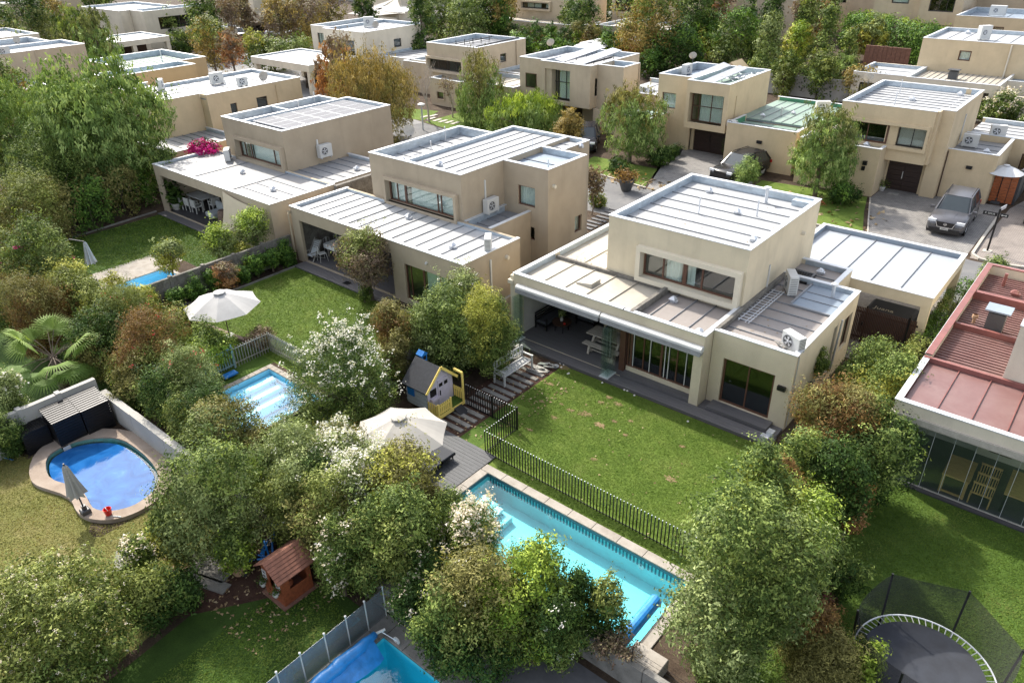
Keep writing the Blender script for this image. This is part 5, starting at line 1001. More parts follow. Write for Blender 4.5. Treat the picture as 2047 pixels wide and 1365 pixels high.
block(Lh, -17.2, -12.15, 49.35, 51.6, 0, 3.0, 'sand', {'S': [(-14.4, -13.75, .95, 2.1)]}, sides='SEWN', caps='SEW', drop=.14, rdir='x', sp=1.1); window(Lh, 'S', 49.35, -14.4, -13.75, .95, 2.1, cols=(), fm='darkframe', glass='dglass', sur=(.22, .12), surm='sand')
block(Lh, -9.0, -6.25, 51.95, 56.6, 0, 3.0, 'sand', {}, sides='SE', drop=.35, rdir='x', sp=1.2, roof='roofgrey'); block(Lh, -9.0, -2.0, 56.6, 61.5, 0, 3.05, 'sand', {'S': [(-5.6, -4.9, 1.2, 2.2)]}, sides='SEN', drop=.25, rdir='x', sp=1.0); window(Lh, 'S', 56.6, -5.6, -4.9, 1.2, 2.2, cols=())
wallbar(Lh, 'wall_lamp', 'S', 49.35, -12.9, 1.95, 2.2, .25, .16, 'black'); wallbar(Lh, 'letter_box', 'S', 49.35, -12.95, 1.6, 1.85, .2, .1, 'black'); wallbar(Lh, 'wall_lamp', 'S', 51.95, -7.6, 2.0, 2.18, .32, .16, 'black'); wallbar(Lh, 'pipe_cover', 'E', -9.0, 54.6, 3.0, 4.6, .09, .06, 'plastic')
b = MB(); b.tube([(-8.94, 51.9, 0), (-8.94, 51.9, 2.9)], .03, 6); b.build('downpipe', M['darkwood'], Lh)
for x, y, z in ((-12.3, 54.5, 5.03), (-10.2, 57.8, 5.03), (-13.3, 50.2, 2.86), (-7.2, 53.6, 2.65), (-3.6, 59, 2.8)): hood(Lh, x, y, z, s=1.2)
pipe(Lh, -12.8, 52.7, 5.03, 5.8, .03); pipe(Lh, -13.6, 56.6, 5.03, 5.9, .03)
# ---------------- M and N, upper right
Mh = house('pale house at the right edge with air unit on its white ribbed roof', -13, 84)
block(Mh, -18.4, -6.5, 80.5, 89.0, 0, 5.4, 'sand', {'S': [(-15.15, -14.15, 3.72, 4.58)]}, drop=.3, rdir='y', sp=1.25); window(Mh, 'S', 80.5, -15.15, -14.15, 3.72, 4.58, cols=(), curtain='curtain', fw=.1)
block(Mh, -22.2, -17.6, 74.6, 80.5, 0, 2.95, 'pale', {'S': [(-21.5, -18.4, .3, 2.1)]}, sides='SEWN', caps='SEW', drop=.3, rdir='x', sp=1.6); block(Mh, -17.6, -10.4, 74.4, 80.5, 0, 2.95, 'pale', {'S': [(-17.3, -14.7, .1, 2.3), (-14.1, -11.0, .1, 2.3)]}, sides='SEW', drop=.3, rdir='y', sp=.5, roof='roofcream')
for (a, c) in ((-17.3, -14.7), (-14.1, -11.0)): window(Mh, 'S', 74.4, a, c, .1, 2.3, cols=(.5,), fm='darkframe', glass='dglass')
block(Mh, -10.4, -4, 77.5, 80.5, 0, 2.9, 'pale', {'S': [(-8.6, -7.8, 1.0, 1.9)]}, sides='SE', drop=.3, roof='roofblue'); window(Mh, 'S', 77.5, -8.6, -7.8, 1.0, 1.9, cols=())
b = MB(); b.box(-14.9, -14.2, 77.0, 77.6, 2.65, 3.3); b.box(-15.0, -14.1, 76.9, 77.7, 3.4, 3.46); b.build('chimney', M['dgrey'], Mh); hood(Mh, -16.2, 87.5, 5.1, s=1.5); pipe(Mh, -14.3, 84, 5.1, 6.0, .04); pipe(Mh, -9.5, 84, 5.1, 6.0, .04)
b = MB(); b.tube([(-11.2, 80.4, 0), (-11.2, 80.4, 5.3)], .07, 6); b.tube([(-10.2, 74.3, 0), (-10.2, 74.3, 2.9)], .06, 6); b.build('downpipe', M['pale'], Mh)
Nh = house('beige house with blue lined roof in the upper right corner', -15, 104); block(Nh, -20.0, -6, 99.6, 109, 0, 5.4, 'sand', {'S': [(-16.1, -15.1, 3.9, 4.5)]}, drop=.5, rdir='y', sp=2, roof='roofblue'); window(Nh, 'S', 99.6, -16.1, -15.1, 3.9, 4.5, cols=(), fw=.1)
# ---------------- P red roof house right
P = house('house at the right edge with dusty red metal roofs and glazed veranda', -1.5, 27)
block(P, -3.35, 6.0, 21.7, 24.9, 2.45, 3.0, 'pale', {}, sides='SW', drop=.12, roof='roofred', rdir='y', sp=.88, lining='redpaint', floor=False, seam='redpaint')
block(P, -3.35, -1.1, 24.9, 34.2, 0, 3.1, 'pale', {}, sides='WN', drop=.4, roof=None, lining='redpaint', floor=False)
block(P, -1.1, 6, 24.9, 34.2, 0, 4.9, 'pale', {}, sides='SWN', drop=.3, roof='roofred', rdir='y', sp=1)
panels(P, -3.18, -1.1, 25.0, 34.0, 2.75, 'x', .2, 'roofred', 'roofred', 'roof_panel')
b = MB(); b.box(-3.19, -1.1, 31.0, 31.2, 2.76, 3.1); b.box(-3.19, -1.1, 28.1, 28.22, 2.76, 2.98); b.box(-3.36, 6, 24.78, 24.9, 2.89, 3.06); b.box(-3.362, -3.15, 24.9, 34.2, 3.1, 3.14); b.box(-3.15, -1.1, 34.02, 34.2, 3.1, 3.14); b.build('red_upstand', M['redpaint'], P)
b = MB(); b.box(-2.3, -1.75, 28.35, 28.85, 2.76, 3.55); b.box(-2.25, -2.2, 28.4, 28.45, 3.55, 3.65); b.box(-1.85, -1.8, 28.75, 28.8, 3.55, 3.65); ch = b.build('chimney', M['dgrey'], P); b = MB(); b.box(-2.42, -1.63, 28.25, 28.95, 3.65, 3.7); b.build('chimney_cover', M['roofblue'], ch)
b = MB(); b.lathe([(.05, 2.76), (.05, 2.98), (.1, 2.99), (.1, 3.1), (.08, 3.11)], (-2.7, 28.9, 0), 12); b.build('roof_vent', M['terracotta'], P); hood(P, -2.0, 32.3, 2.76, 'redpaint'); 
b = MB(); b.tube([(-2.5, 33.0, 2.76), (-2.5, 33.0, 3.3)], .06, 8); b.build('vent_pipe', M['redpaint'], P)
b = MB(); b.box(-3.25, 6, 21.75, 30, .02, .07); b.build('veranda_floor', M['tile'], P); b = MB(); b.box(-3.3, 6, 25.0, 25.15, 0, 2.4); b.box(-3.34, -3.2, 22, 25, 0, 2.4); b.build('inner_wall', M['innerw'], P); b = MB(); b.box(-.75, -.1, 24.9, 24.99, .3, 2.2); b.build('red_wall_panel', M['redpaint'], P)
b = MB(); b.box(-3.3, 6, 21.78, 21.98, 2.3, 2.46); b.box(-3.4, 6, 21.62, 21.76, 2.42, 2.62); b.build('awning_box', M['kerb'], P); b = MB(); b.box(-3.3, 6, 21.92, 21.98, .0, .09); b.build('glass_track', M['kerb'], P)
for i in range(12):
    x = -3.2+i*.56; b = MB(); b.box(x+.006, x+.554, 21.945, 21.955, .09, 2.31); g_ = b.build('glass_leaf', M['cglass'], P); b = MB(); b.box(x-.005, x+.005, 21.935, 21.965, .09, 2.3); b.build('leaf_edge', M['cap'], g_)
# ---------------- far row along the top
O1 = house('beige house far back with a boxed four part window', -71, 95)
block(O1, -77.5, -67.6, 92.3, 102, 0, 5.5, 'tan2', {'S': [(-75.9, -70.8, 4.15, 4.96)], 'E': [(96, 97, 3.4, 4.7)]}, drop=.4, sp=1.5); window(O1, 'S', 92.3, -75.9, -70.8, 4.15, 4.96, cols=(.15, .42, .68, .82), fm='darkframe', curtain='curtain', cpart=[(.15, .65), (.82, 1)], fw=.12, sur=(.25, .4), surm='tan2'); window(O1, 'E', -67.6, 96, 97, 3.4, 4.7, cols=(), fm='darkframe')
block(O1, -85, -62, 87.5, 92.3, 0, 3.0, 'tan2', {'S': [(-83, -81.4, 1.4, 2.4)]}, sides='SEW', drop=.3, roof='roofcream', sp=2)
O2 = house('low beige house with dark sliding doors behind the golden tree', -58, 100)
block(O2, -65.5, -57.6, 100.3, 109, 0, 5.8, 'tan2', {'S': [(-65, -58.4, 3.5, 5.2)]}, drop=.4, sp=2); block(O2, -57.6, -50, 98, 107, 0, 6.1, 'tan2', {}, drop=.4, sp=2)
block(O2, -61, -50.2, 89.5, 98, 0, 3.0, 'tan2', {'S': [(-60.3, -53, 0, 2.3)]}, drop=.35, roof='roofcream', sp=2); window(O2, 'S', 89.5, -60.3, -53, 0, 2.3, cols=(.25, .5, .62), fm='darkframe', glass='dglass', curtain='gcurtain', cpart=[(.45, .6)], fw=.12)
window(O2, 'S', 100.3, -65, -58.4, 3.5, 5.2, cols=(.5,), fm='darkframe', glass='dglass')
O3 = house('beige house behind the tall poplars with small brown window', -50, 112)
block(O3, -58.4, -50.5, 107.6, 118, 0, 5.0, 'tan2', {}, drop=.4, sp=2); block(O3, -50.5, -38.8, 107.6, 118, 0, 5.35, 'tan2', {'S': [(-49.2, -46.3, 2.6, 3.95)]}, drop=.4, sp=2); window(O3, 'S', 107.6, -49.2, -46.3, 2.6, 3.95, cols=(.5,), curtain='curtain', fw=.12, sur=(.15, .06), surm='tan2')
O5 = house('taupe two storey block beyond the poplars near the clipped hedge', -32, 112); block(O5, -52, -34, 121, 131, 0, 6.4, 'tan', {'S': [(-50, -49, 4, 6), (-40, -39, 4, 6)]}, drop=.4, sp=2)
O4 = house('beige house with tall grid window beyond the long clipped hedge', -24, 110)
block(O4, -25.2, -20.6, 105, 114, 4.9-1.2, 7.6, 'tan2', {'S': [(-24.2, -21.5, 5.1, 7.2)]}, drop=.4, sp=2); window(O4, 'S', 105, -24.2, -21.5, 5.1, 7.2, cols=(.4, .7), fm='darkframe', glass='dglass', fw=.12)
block(O4, -31, -25.2, 107, 115, 0, 7.4, 'tan2', {'S': [(-29, -27, 5.6, 6.9)]}, drop=.4, sp=2); window(O4, 'S', 107, -29, -27, 5.6, 6.9, cols=(), fm='darkframe', curtain='curtain', fw=.14); block(O4, -25.2, -17, 105.2, 112, 0, 3.7, 'tan2', {}, drop=.1, roof='roofcream', rdir='y', sp=1.4); block(O4, -20.6, -10, 112, 120, 0, 7.4, 'tan', {}, drop=.4, sp=2)
O0 = house('beige house with tall grid window behind bare trees at the top left', -122, 80)
block(O0, -132, -126.0, 75, 84, 0, 7, 'pale', {}, drop=.4, sp=2); block(O0, -126, -117.6, 74, 84, 1.5, 7, 'pale', {'S': [(-125, -119, 2.2, 5.8)]}, drop=.4, sp=2); window(O0, 'S', 74, -125, -119, 2.2, 5.8, cols=(.45, .75), fm='darkframe', glass='dglass', fw=.15); block(O0, -117.6, -112, 77, 84, 0, 6, 'pale', {'S': [(-117.3, -115.5, 3, 4.4)]}, drop=.4, sp=2); window(O0, 'S', 77, -117.3, -115.5, 3, 4.4, cols=(), fm='darkframe', curtain='curtain', fw=.12)
O6 = house('beige house and flat carport roof behind the brown trees at the top', -110, 98)
block(O6, -118, -107.5, 97, 106, 0, 5.8, 'pale', {'S': [(-115, -111, 3.4, 4.8)]}, drop=.4, sp=2); block(O6, -106, -95.5, 85.5, 92, 2.3, 3.1, 'pale', {}, drop=.1, sp=3, floor=False); b = MB(); b.box(-96.2, -95.6, 85.6, 86.2, 0, 2.3); b.box(-105.8, -105.2, 85.6, 86.2, 0, 2.3); b.build('post', M['pale'], O6)
# ================================================================== THINGS
def acunit(label, x, y, z, rz=0, size=(.8, .32, .58), pos='front', bracket=False, group='air conditioning units'):
    r = thing('air_conditioner', label, 'air conditioner', (x, y, z), rz, None, local=True)
    w, d, h = size; b = MB(); b.bev(-w/2, w/2, -d/2, d/2, .05, h+.05, .015); b.box(-w/2+.05, -w/2+.1, -d/2-.01, d/2+.01, 0, .05); b.box(w/2-.1, w/2-.05, -d/2-.01, d/2+.01, 0, .05); b.build('casing', M['plastic'], r)
    b = MB(); b.lathe([(.225, -.0), (.245, -.0), (.245, .012), (.225, .012)], (-w*.12, -d/2-.013, .05+h/2), 20, ax='y'); b.build('fan_ring', M['galv2'], r)
    b = MB(); b.lathe([(0, .004), (.215, .004), (.215, .006)], (-w*.12, -d/2-.01, .05+h/2), 20, ax='y'); f = b.build('fan_opening', M['dgrey'], r)
    b = MB()
    for k in range(5):
        a = k*2*PI/5; b.quad((-w*.12, -d/2-.012, .05+h/2), (-w*.12+.19*math.cos(a), -d/2-.012, .05+h/2+.19*math.sin(a)), (-w*.12+.18*math.cos(a+.6), -d/2-.009, .05+h/2+.18*math.sin(a+.6)))
    b.lathe([(0, 0), (.045, 0), (.05, .006)], (-w*.12, -d/2-.018, .05+h/2), 10, ax='y'); b.build('fan_blade', M['galv2'], f)
    b = MB()
    for k in range(9): b.box(w/2-.0, w/2+.004, -d/2+.04, d/2-.04, .1+k*h/10, .12+k*h/10)
    b.build('side_grille', M['dgrey'], r, kind='stuff')
    if bracket: b = MB(); b.box(-w/2+.1, -w/2+.14, d/2, d/2+.2, -.03, .0); b.box(w/2-.14, w/2-.1, d/2, d/2+.2, -.03, 0); b.box(-w/2+.1, -w/2+.14, -d/2, d/2, -.03, 0); b.box(w/2-.14, w/2-.1, -d/2, d/2, -.03, 0); b.build('bracket', M['galv2'], r)
    return r
E90 = PI/2
acunit('white air unit on the low roof under the cream house side wall', -8.85, 27.15, 2.88, -1.0, (.85, .34, .75))
acunit('white air unit with loose hose at the corner of the cream house wing roof', -7.0, 22.8, 2.9, -.45)
b = MB(); rr = random.Random(8)
for k in range(3): b.tube([(-7.3+.06*k, 22.5, 3.0), (-7.4-.05*k, 22.42, 3.15+.05*k), (-7.2, 22.4, 3.25), (-7.05, 22.5, 3.05+.03*k), (-6.95, 22.45, 2.95)], .016, 5)
b.build('loose_hose', M['kerb'], label='tangled beige hose in front of the air unit on the wing corner', cat='hose')
acunit('air unit on the upstairs side wall of the long tan house', -24.0, 26.5, 3.05, E90, (.85, .32, .7), bracket=True)
acunit('air unit on the low front roof corner of the long tan house', -21.0, 22.9, 3.0, -.9, (.8, .3, .6))
acunit('air unit on the side wall of the solar panel house', -38.25, 27.2, 3.3, E90, (.9, .34, .75), bracket=True)
acunit('air unit beside the bougainvillea on the flat roof', -43.9, 23.9, 2.95, 2.5, (.85, .34, .65))
acunit('front air unit seen edge on upon the pale sand roof', -57.6, 27.2, 5.17, E90+.9, (.85, .34, .7)); acunit('largest air unit in the middle of the pale sand roof', -56.0, 30.9, 5.17, E90, (1.0, .36, .8)); acunit('rear air unit nearest the dish on the pale sand roof', -53.6, 31.6, 5.17, E90, (.8, .3, .6))
acunit('air unit on the roof of the tan house at the left edge', -87.3, 26.7, 5.1, E90, (1.1, .4, .85)); acunit('air unit on the roof behind the orange birch', -73.0, 60.6, 5.1, .9, (1.2, .45, 1.0)); acunit('air unit on the ribbed white roof at upper right', -14.2, 84.1, 5.15, .9, (1.1, .5, 1.15)); acunit('grey air unit on the blue lined roof in the top right corner', -17.0, 105.2, 5.0, 0, (1.6, .6, 1.0))
acunit('air unit on the green metal roof', -18.9, 57.8, 2.8, .6, (1.0, .4, .8)); acunit('front air unit on the grey roof right of the vertical blind house', -8.3, 54.4, 2.7, 0.1, (.9, .36, .75)); acunit('rear air unit on the grey roof right of the vertical blind house', -7.3, 56.9, 2.9, .3, (.9, .36, .75)); acunit('air unit sunk in the roof well above the garage', -29.0, 55.4, 4.9, E90, (1.0, .4, .7)); acunit('tiny white air unit on the garden wall by the dark garage', -22.7, 50.9, 2.6, 0, (.7, .3, .4))
def dish(label, x, y, z, rz, r=.42):
    t = thing('satellite_dish', label, 'satellite dish', (x, y, z), rz, None, local=True); t.scale = (.72,)*3
    b = MB(); b.tube([(0, 0, 0), (0, 0, .45), (.12, 0, .6)], .025, 6); b.tube([(.15, 0, .35), (.62, 0, .45)], .015, 5); b.build('mast', M['dgrey'], t)
    b = MB(); b.lathe([(0, 0), (r*.5, .03), (r, .12), (r+.01, .10), (r*.5, .01), (0, -.02)], (0, 0, 0), 20, ax='x'); b.xf(Matrix.Translation((.16, 0, .75)) @ Matrix.Rotation(-.45, 4, 'Y')); b.build('reflector', M['kerb'], t)
    b = MB(); b.box(.58, .68, -.05, .05, .42, .52); b.build('receiver', M['dgrey'], t); return t
dish('grey satellite dish on the left parapet of the long tan house', -30.9, 27.6, 5.38, -.5); dish('dark satellite dish on the pale sand roof edge', -52.0, 32.6, 5.35, -1.1, .5); dish('grey satellite dish on the roof at the left edge', -92.0, 29.8, 5.35, -.8, .5); dish('dark satellite dish on the roof behind the birches', -68.2, 57.6, 5.35, -1.0, .5); dish('white satellite dish at the rear left corner of the taupe house roof', -43.6, 57.0, 5.38, PI-.6, .5); dish('satellite dish seen edge on upon the roof above the garage', -29.6, 57.4, 5.38, 2.2, .42); dish('satellite dish seen edge on at the left parapet of the vertical blind house', -15.5, 55.8, 5.38, 2.1, .45)

def umbrella(label, x, y, h, r, n, m, rot=0.0, drop=.5, sag=.06, pole='black', base=True, tilt=0.0, px=None, vent=True, polex=None):
    t = thing('parasol', label, 'parasol', (x, y, 0), 0, None); ORG[t] = (0, 0, 0); K = 5
    vs = [(0, 0, h)]; fs = []
    m_ = 4*n
    for k in range(1, K+1):
        f = k/K
        for j in range(m_):
            a = rot+2*PI*j/m_; u = (j % 4)/4; c = 1-sag*1.6*math.sin(PI*u)*f*f if j % 4 else 1
            rr_ = r*f*math.cos(PI/n)/math.cos((a-rot) % (2*PI/n)-PI/n)*(1-.022*math.sin(PI*u)*f*f); z = h-drop*(f**1.25)+ -0*c-(.035*math.sin(PI*u)*f)
            vs.append((rr_*math.cos(a), rr_*math.sin(a), z))
    for j in range(m_): fs.append((0, 1+j, 1+(j+1) % m_))
    for k in range(K-1):
        for j in range(m_): fs.append((1+k*m_+j, 1+(k+1)*m_+j, 1+(k+1)*m_+(j+1) % m_, 1+k*m_+(j+1) % m_))
    b = MB(); b.add(vs, fs); T = Matrix.Rotation(tilt, 4, 'X') if tilt else Matrix.Identity(4); ox = (px or (0, 0)); b.xf(Matrix.Translation((ox[0], ox[1], 0)) @ T); c = b.build('canopy', M[m], t)
    if vent:
        b = MB(); b.lathe([(0, .035), (r*.16, -.01), (r*.17, -.035)], (ox[0], ox[1], h+.03), n, a0=rot); b.build('vent_cap', M[m], c)
    for j in range(n):
        a = rot+2*PI*j/n; b = MB(); b.tube([(ox[0], ox[1], h-.05), (ox[0]+r*math.cos(a)*.97, ox[1]+r*math.sin(a)*.97, h-drop-.02)], .012, 4); b.build('rib', M[pole], t)
    b = MB(); b.tube([(0, 0, 0), (0, 0, h if not px else h-.1)], .025, 8)
    if px: b.tube([(0, 0, h-.1), (ox[0]*.5, ox[1]*.5, h+.12), (ox[0], ox[1], h+.06)], .025, 8)
    b.build('pole', M[pole], t)
    if base: b = MB(); b.bev(-.25, .25, -.25, .25, .0, .12, .03); b.tube([(0, 0, .12), (0, 0, .3)], .04, 8); b.build('base', M['dgrey'], t)
    ORG[t] = (x, y, 0); return t
umbrella('large cream octagonal parasol over the dark pool deck', -15.0, 11.95, 2.62, 1.52, 8, 'fabric', .26, .62, .08)
umbrella('pale grey parasol leaning over the small lawn beside the sleepers', -28.3, 13.7, 2.25, 1.62, 8, 'fabricg', .1, .62, .1, 'sleeper', True)
umbrella('white parasol behind the orange board fence by the silver car', -5.8, 52.7, 2.35, 1.1, 8, 'fabricw', .2, .4)
def closed_umbrella(label, x, y, h, m, lean=(0, 0), z0=0.0, arm=None):
    t = thing('closed_parasol', label, 'parasol', (x, y, z0), 0, None); ORG[t] = (0, 0, 0); n = 16; prof = [(.03, h), (.07, h*.96), (.10, h*.85), (.15, h*.65), (.21, h*.48), (.24, h*.40), (.05, h*.41)]
    vs = []; fs = []
    for i, (r, z) in enumerate(prof):
        for j in range(n): a = 2*PI*j/n; q = r*(1.25 if j % 2 else .7); vs.append((q*math.cos(a)+lean[0]*z/h, q*math.sin(a)+lean[1]*z/h, z-(.06 if (j % 4 == 1 and i == 5) else 0)))
    for i in range(len(prof)-1):
        for j in range(n): fs.append((i*n+j, i*n+(j+1) % n, (i+1)*n+(j+1) % n, (i+1)*n+j))
    b = MB(); b.add(vs, fs); b.build('canopy', M[m], t); b = MB()
    if not arm: b.tube([(0, 0, 0), (lean[0]*.95, lean[1]*.95, h*.95), (lean[0], lean[1], h+.07)], .025, 8)
    else: b.tube([(arm[0], arm[1], 0), (arm[0], arm[1], h*.8), (arm[0]*.5, arm[1]*.5, h*1.04), (0, 0, h)], .03, 8)
    b.build('pole', M['dgrey'], t); b = MB(); ax, ay = (arm or (0, 0)); b.bev(ax-.13, ax+.13, ay-.13, ay+.13, 0, .16, .03); b.box(ax-.06, ax+.06, ay-.06, ay+.06, .16, .3); b.build('base', M['dgrey'], t); ORG[t] = (x, y, z0)
closed_umbrella('closed grey parasol standing on the rim of the kidney pool', -21.62, 4.6, 1.85, 'fabricg', (-.1, -.05), .15)
closed_umbrella('closed white cantilever parasol by the strip of blue pool', -39.9, 12.95, 1.95, 'fabricw', (0, 0), 0, arm=(-1.5, -.8))

# -------- loungers, bench, tables
def lounger(label, x, y, z):
    t = thing('sun_lounger', label, 'sun lounger', (x, y, z)); ORG[t] = (0, 0, 0)
    b = MB(); b.box(-.35, 1.25, -.33, -.28, .2, .27); b.box(-.35, 1.25, .28, .33, .2, .27); b.box(1.2, 1.25, -.33, .33, .2, .27); b.build('frame', M['black'], t)
    b = MB(); b.bev(-.35, 1.24, -.3, .3, .25, .31, .02); b.build('seat', M['cushion'], t); b = MB(); b.bar((-.35, 0, .29), (-.85, 0, .62), .6, .06); b.build('backrest', M['cushion'], t)
    for (px_, py_) in ((1.15, -.28), (1.15, .28), (-.3, -.28), (-.3, .28)): b = MB(); b.tube([(px_, py_, 0), (px_, py_, .24)], .025, 6); b.build('leg', M['black'], t)
    ORG[t] = (x, y, z)
lounger('charcoal sun lounger under the cream parasol, farther from the pool', -15.75, 13.45, .06); lounger('charcoal sun lounger under the cream parasol, nearer the pool hedge', -15.7, 12.75, .06)
bn = thing('garden_bench', 'weathered white slatted bench beside the paving bars', 'bench', (-16.5, 19.1, 0))
for i in range(5): b = MB(); b.box(-16.62+i*.1, -16.54+i*.1, 18.25, 19.95, .42, .45); b.build('seat_slat', M['teakw'], bn)
for i in range(2): b = MB(); b.box(-16.70, -16.67, 18.25, 19.95, .6+i*.26, .67+i*.27); b.build('back_rail', M['teakw'], bn)
for i in range(8): b = MB(); y = 18.4+i*.2; b.box(-16.695, -16.68, y, y+.07, .66, .87); b.build('back_slat', M['teakw'], bn)
for (x, y, h) in ((-16.7, 18.22, .95), (-16.7, 19.92, .95), (-16.18, 18.22, .62), (-16.18, 19.92, .62)): b = MB(); b.box(x, x+.06, y, y+.06, 0, h); b.build('leg', M['teakw'], bn)
for y in (18.22, 19.92): b = MB(); b.box(-16.72, -16.1, y-.01, y+.07, .62, .66); b.build('armrest', M['teakw'], bn)
pt_ = thing('picnic_table', 'weathered wooden picnic table on the covered terrace', 'picnic table', (-14.3, 22.85, .13))
for i in range(5): b = MB(); b.box(-15.3, -13.45, 22.5+i*.16, 22.65+i*.16, .84, .88); b.build('tabletop_board', M['teak'], pt_)
for x in (-15.0, -13.8):
    b = MB(); b.bar((x, 22.35, .13), (x, 22.75, .84), .07, .09, up=(1, 0, 0)); b.bar((x, 23.4, .13), (x, 23.0, .84), .07, .09, up=(1, 0, 0)); b.box(x-.04, x+.04, 22.4, 23.35, .45, .53); b.build('trestle', M['teak'], pt_)
b = MB(); b.box(-15.0, -13.8, 22.85, 22.91, .4, .47); b.build('stretcher', M['teak'], pt_)
for (y, w) in ((22.15, 'front'), (23.5, 'rear')):
    bb = thing('picnic_bench', 'wooden bench on the '+('garden side' if w == 'front' else 'house side')+' of the picnic table', 'bench', (-14.4, y+.1, .13)); b = MB(); b.box(-15.25, -13.5, y, y+.14, .53, .57); b.build('seat_board', M['teak'], bb); b = MB(); b.box(-15.25, -13.5, y+.15, y+.29, .53, .57); b.build('seat_board', M['teak'], bb)
    for x in (-14.95, -13.8): b = MB(); b.bar((x, y+.02, .13), (x, y+.12, .53), .06, .1, up=(1, 0, 0)); b.bar((x, y+.27, .13), (x, y+.17, .53), .06, .1, up=(1, 0, 0)); b.build('leg', M['teak'], bb)
    b = MB(); b.box(-14.95, -13.8, y+.13, y+.16, .3, .35); b.build('stretcher', M['teak'], bb)
pl_ = thing('pendant_lamp', 'round black pendant lamp hanging over the picnic table', 'pendant lamp', (-14.2, 22.5, 1.15)); b = MB(); b.lathe([(.02, 1.6), (.13, 1.5), (.19, 1.35), (.17, 1.2), (.10, 1.12), (.08, 1.12)], (-14.2, 22.5, 0), 18); b.build('shade', M['black'], pl_, smooth=True); b = MB(); b.tube([(-14.2, 22.5, 1.6), (-14.2, 22.5, 2.7)], .008, 5); b.build('cord', M['black'], pl_)
def sofa(label, x0, x1, y0, y1, back):
    t = thing('outdoor_sofa', label, 'sofa', ((x0+x1)/2, (y0+y1)/2, .13)); b = MB(); b.box(x0, x1, y0, y1, .33, .39)
    for (x, y) in ((x0, y0), (x1-.05, y0), (x0, y1-.05), (x1-.05, y1-.05)): b.box(x, x+.05, y, y+.05, .13, .75)
    b.build('frame', M['black'], t); b = MB(); b.bev(x0+.06, x1-.06, y0+.06, y1-.06, .39, .52, .03); b.build('cushion', M['cushion'], t); b = MB()
    if back == 'W': 
        for i in range(4): b.box(x0, x0+.04, y0, y1, .45+i*.12, .5+i*.12)
    else:
        for i in range(4): b.box(x0, x1, y1-.04, y1, .45+i*.12, .5+i*.12)
    b.build('back_slat', M['black'], t)
sofa('dark slatted sofa along the left wall of the terrace', -18.1, -17.45, 22.6, 25.2, 'W'); sofa('black framed armchair behind the round coffee table', -16.9, -15.9, 24.0, 24.8, 'N')
ct = thing('coffee_table', 'round dark coffee table with flowers on the terrace', 'table', (-17.0, 23.1, .13)); b = MB(); b.lathe([(0, .53), (.42, .53), (.43, .57), (0, .57)], (-17.0, 23.1, 0), 24); b.build('tabletop', M['darkwood'], ct)
for k in range(4): a = PI/4+k*PI/2; b = MB(); b.tube([(-17+.3*math.cos(a), 23.1+.3*math.sin(a), .13), (-17+.3*math.cos(a), 23.1+.3*math.sin(a), .53)], .018, 5); b.build('leg', M['black'], ct)
vz = thing('flower_vase', 'small vase of pale flowers on the round coffee table', 'vase', (-17.05, 23.15, .57)); b = MB(); b.lathe([(0, .57), (.06, .57), (.08, .66), (.04, .74), (.05, .77)], (-17.05, 23.15, 0), 12); b.build('pot', M['stonepot'], vz)
rng = np.random.default_rng(3); PP = rng.normal(size=(160, 3))*.09+np.array([0, 0, .35]); me = leafmesh('flowers', PP, rng.normal(size=(160, 3))+[0, 0, 1], .035, rng.random(160), M['grey'], .6, rng); o = bpy.data.objects.new('foliage', me); COL.objects.link(o); o.parent = vz
cn = MB(); cn.lathe([(0, .58), (.05, .58), (.05, .64), (0, .64)], (-16.75, 22.95, 0), 10); cn.build('red_candle', M['red'], label='small red candle bowl on the round coffee table', cat='candle')
def pot(label, x, y, r, h, m, plantm=None, z=0, name='plant_pot', ph=.35, nl=300, seed=2, ls=.04, cat='plant pot'):
    t = thing(name, label, cat, (x, y, z)); b = MB(); b.lathe([(0, z+.01), (r*.6, z), (r, z+h*.75), (r*1.02, z+h), (r*.88, z+h), (r*.8, z+h*.8), (0, z+h*.8)], (x, y, 0), 18); b.build('pot', M[m], t, smooth=False)
    if plantm:
        g = np.random.default_rng(seed); P_ = g.normal(size=(nl, 3))*np.array([r*.8, r*.8, ph*.4])+np.array([0, 0, h+ph*.5]); me_ = leafmesh('foliage', P_, g.normal(size=(nl, 3))+[0, 0, .8], ls, g.random(nl), M[plantm], .5, g); o_ = bpy.data.objects.new('foliage', me_); COL.objects.link(o_); o_.parent = t
    return t
pot('wide stone bowl with dark plants behind the bench', -17.2, 20.0, .33, .28, 'stonepot', 'dark', ph=.12); pot('small round stone finial by the terrace corner', -17.75, 20.75, .2, .22, 'stonepot'); pot('little brown clay pot below the stone bowl', -17.05, 19.45, .14, .2, 'terracotta'); pot('large tan clay pot beside the orange brown playhouse', -15.83, 6.35, .3, .5, 'terracotta', 'bright', ph=.9, nl=700, ls=.06); pot('white pot with plant left of the double dark door', -12.0, 51.0, .2, .3, 'plastic', 'mid', ph=.4); pot('dark pot with tall plant by the garage door', -23.1, 51.6, .28, .5, 'black', 'dark', ph=.9, nl=500); pot('black bucket pot left of the garage door', -26.6, 50.6, .3, .5, 'black', 'dark', ph=.2); pot('large dark urn at the corner behind the tan house', -25.2, 41.2, .5, .8, 'dgrey', 'rust', ph=.5, nl=500, ls=.09)
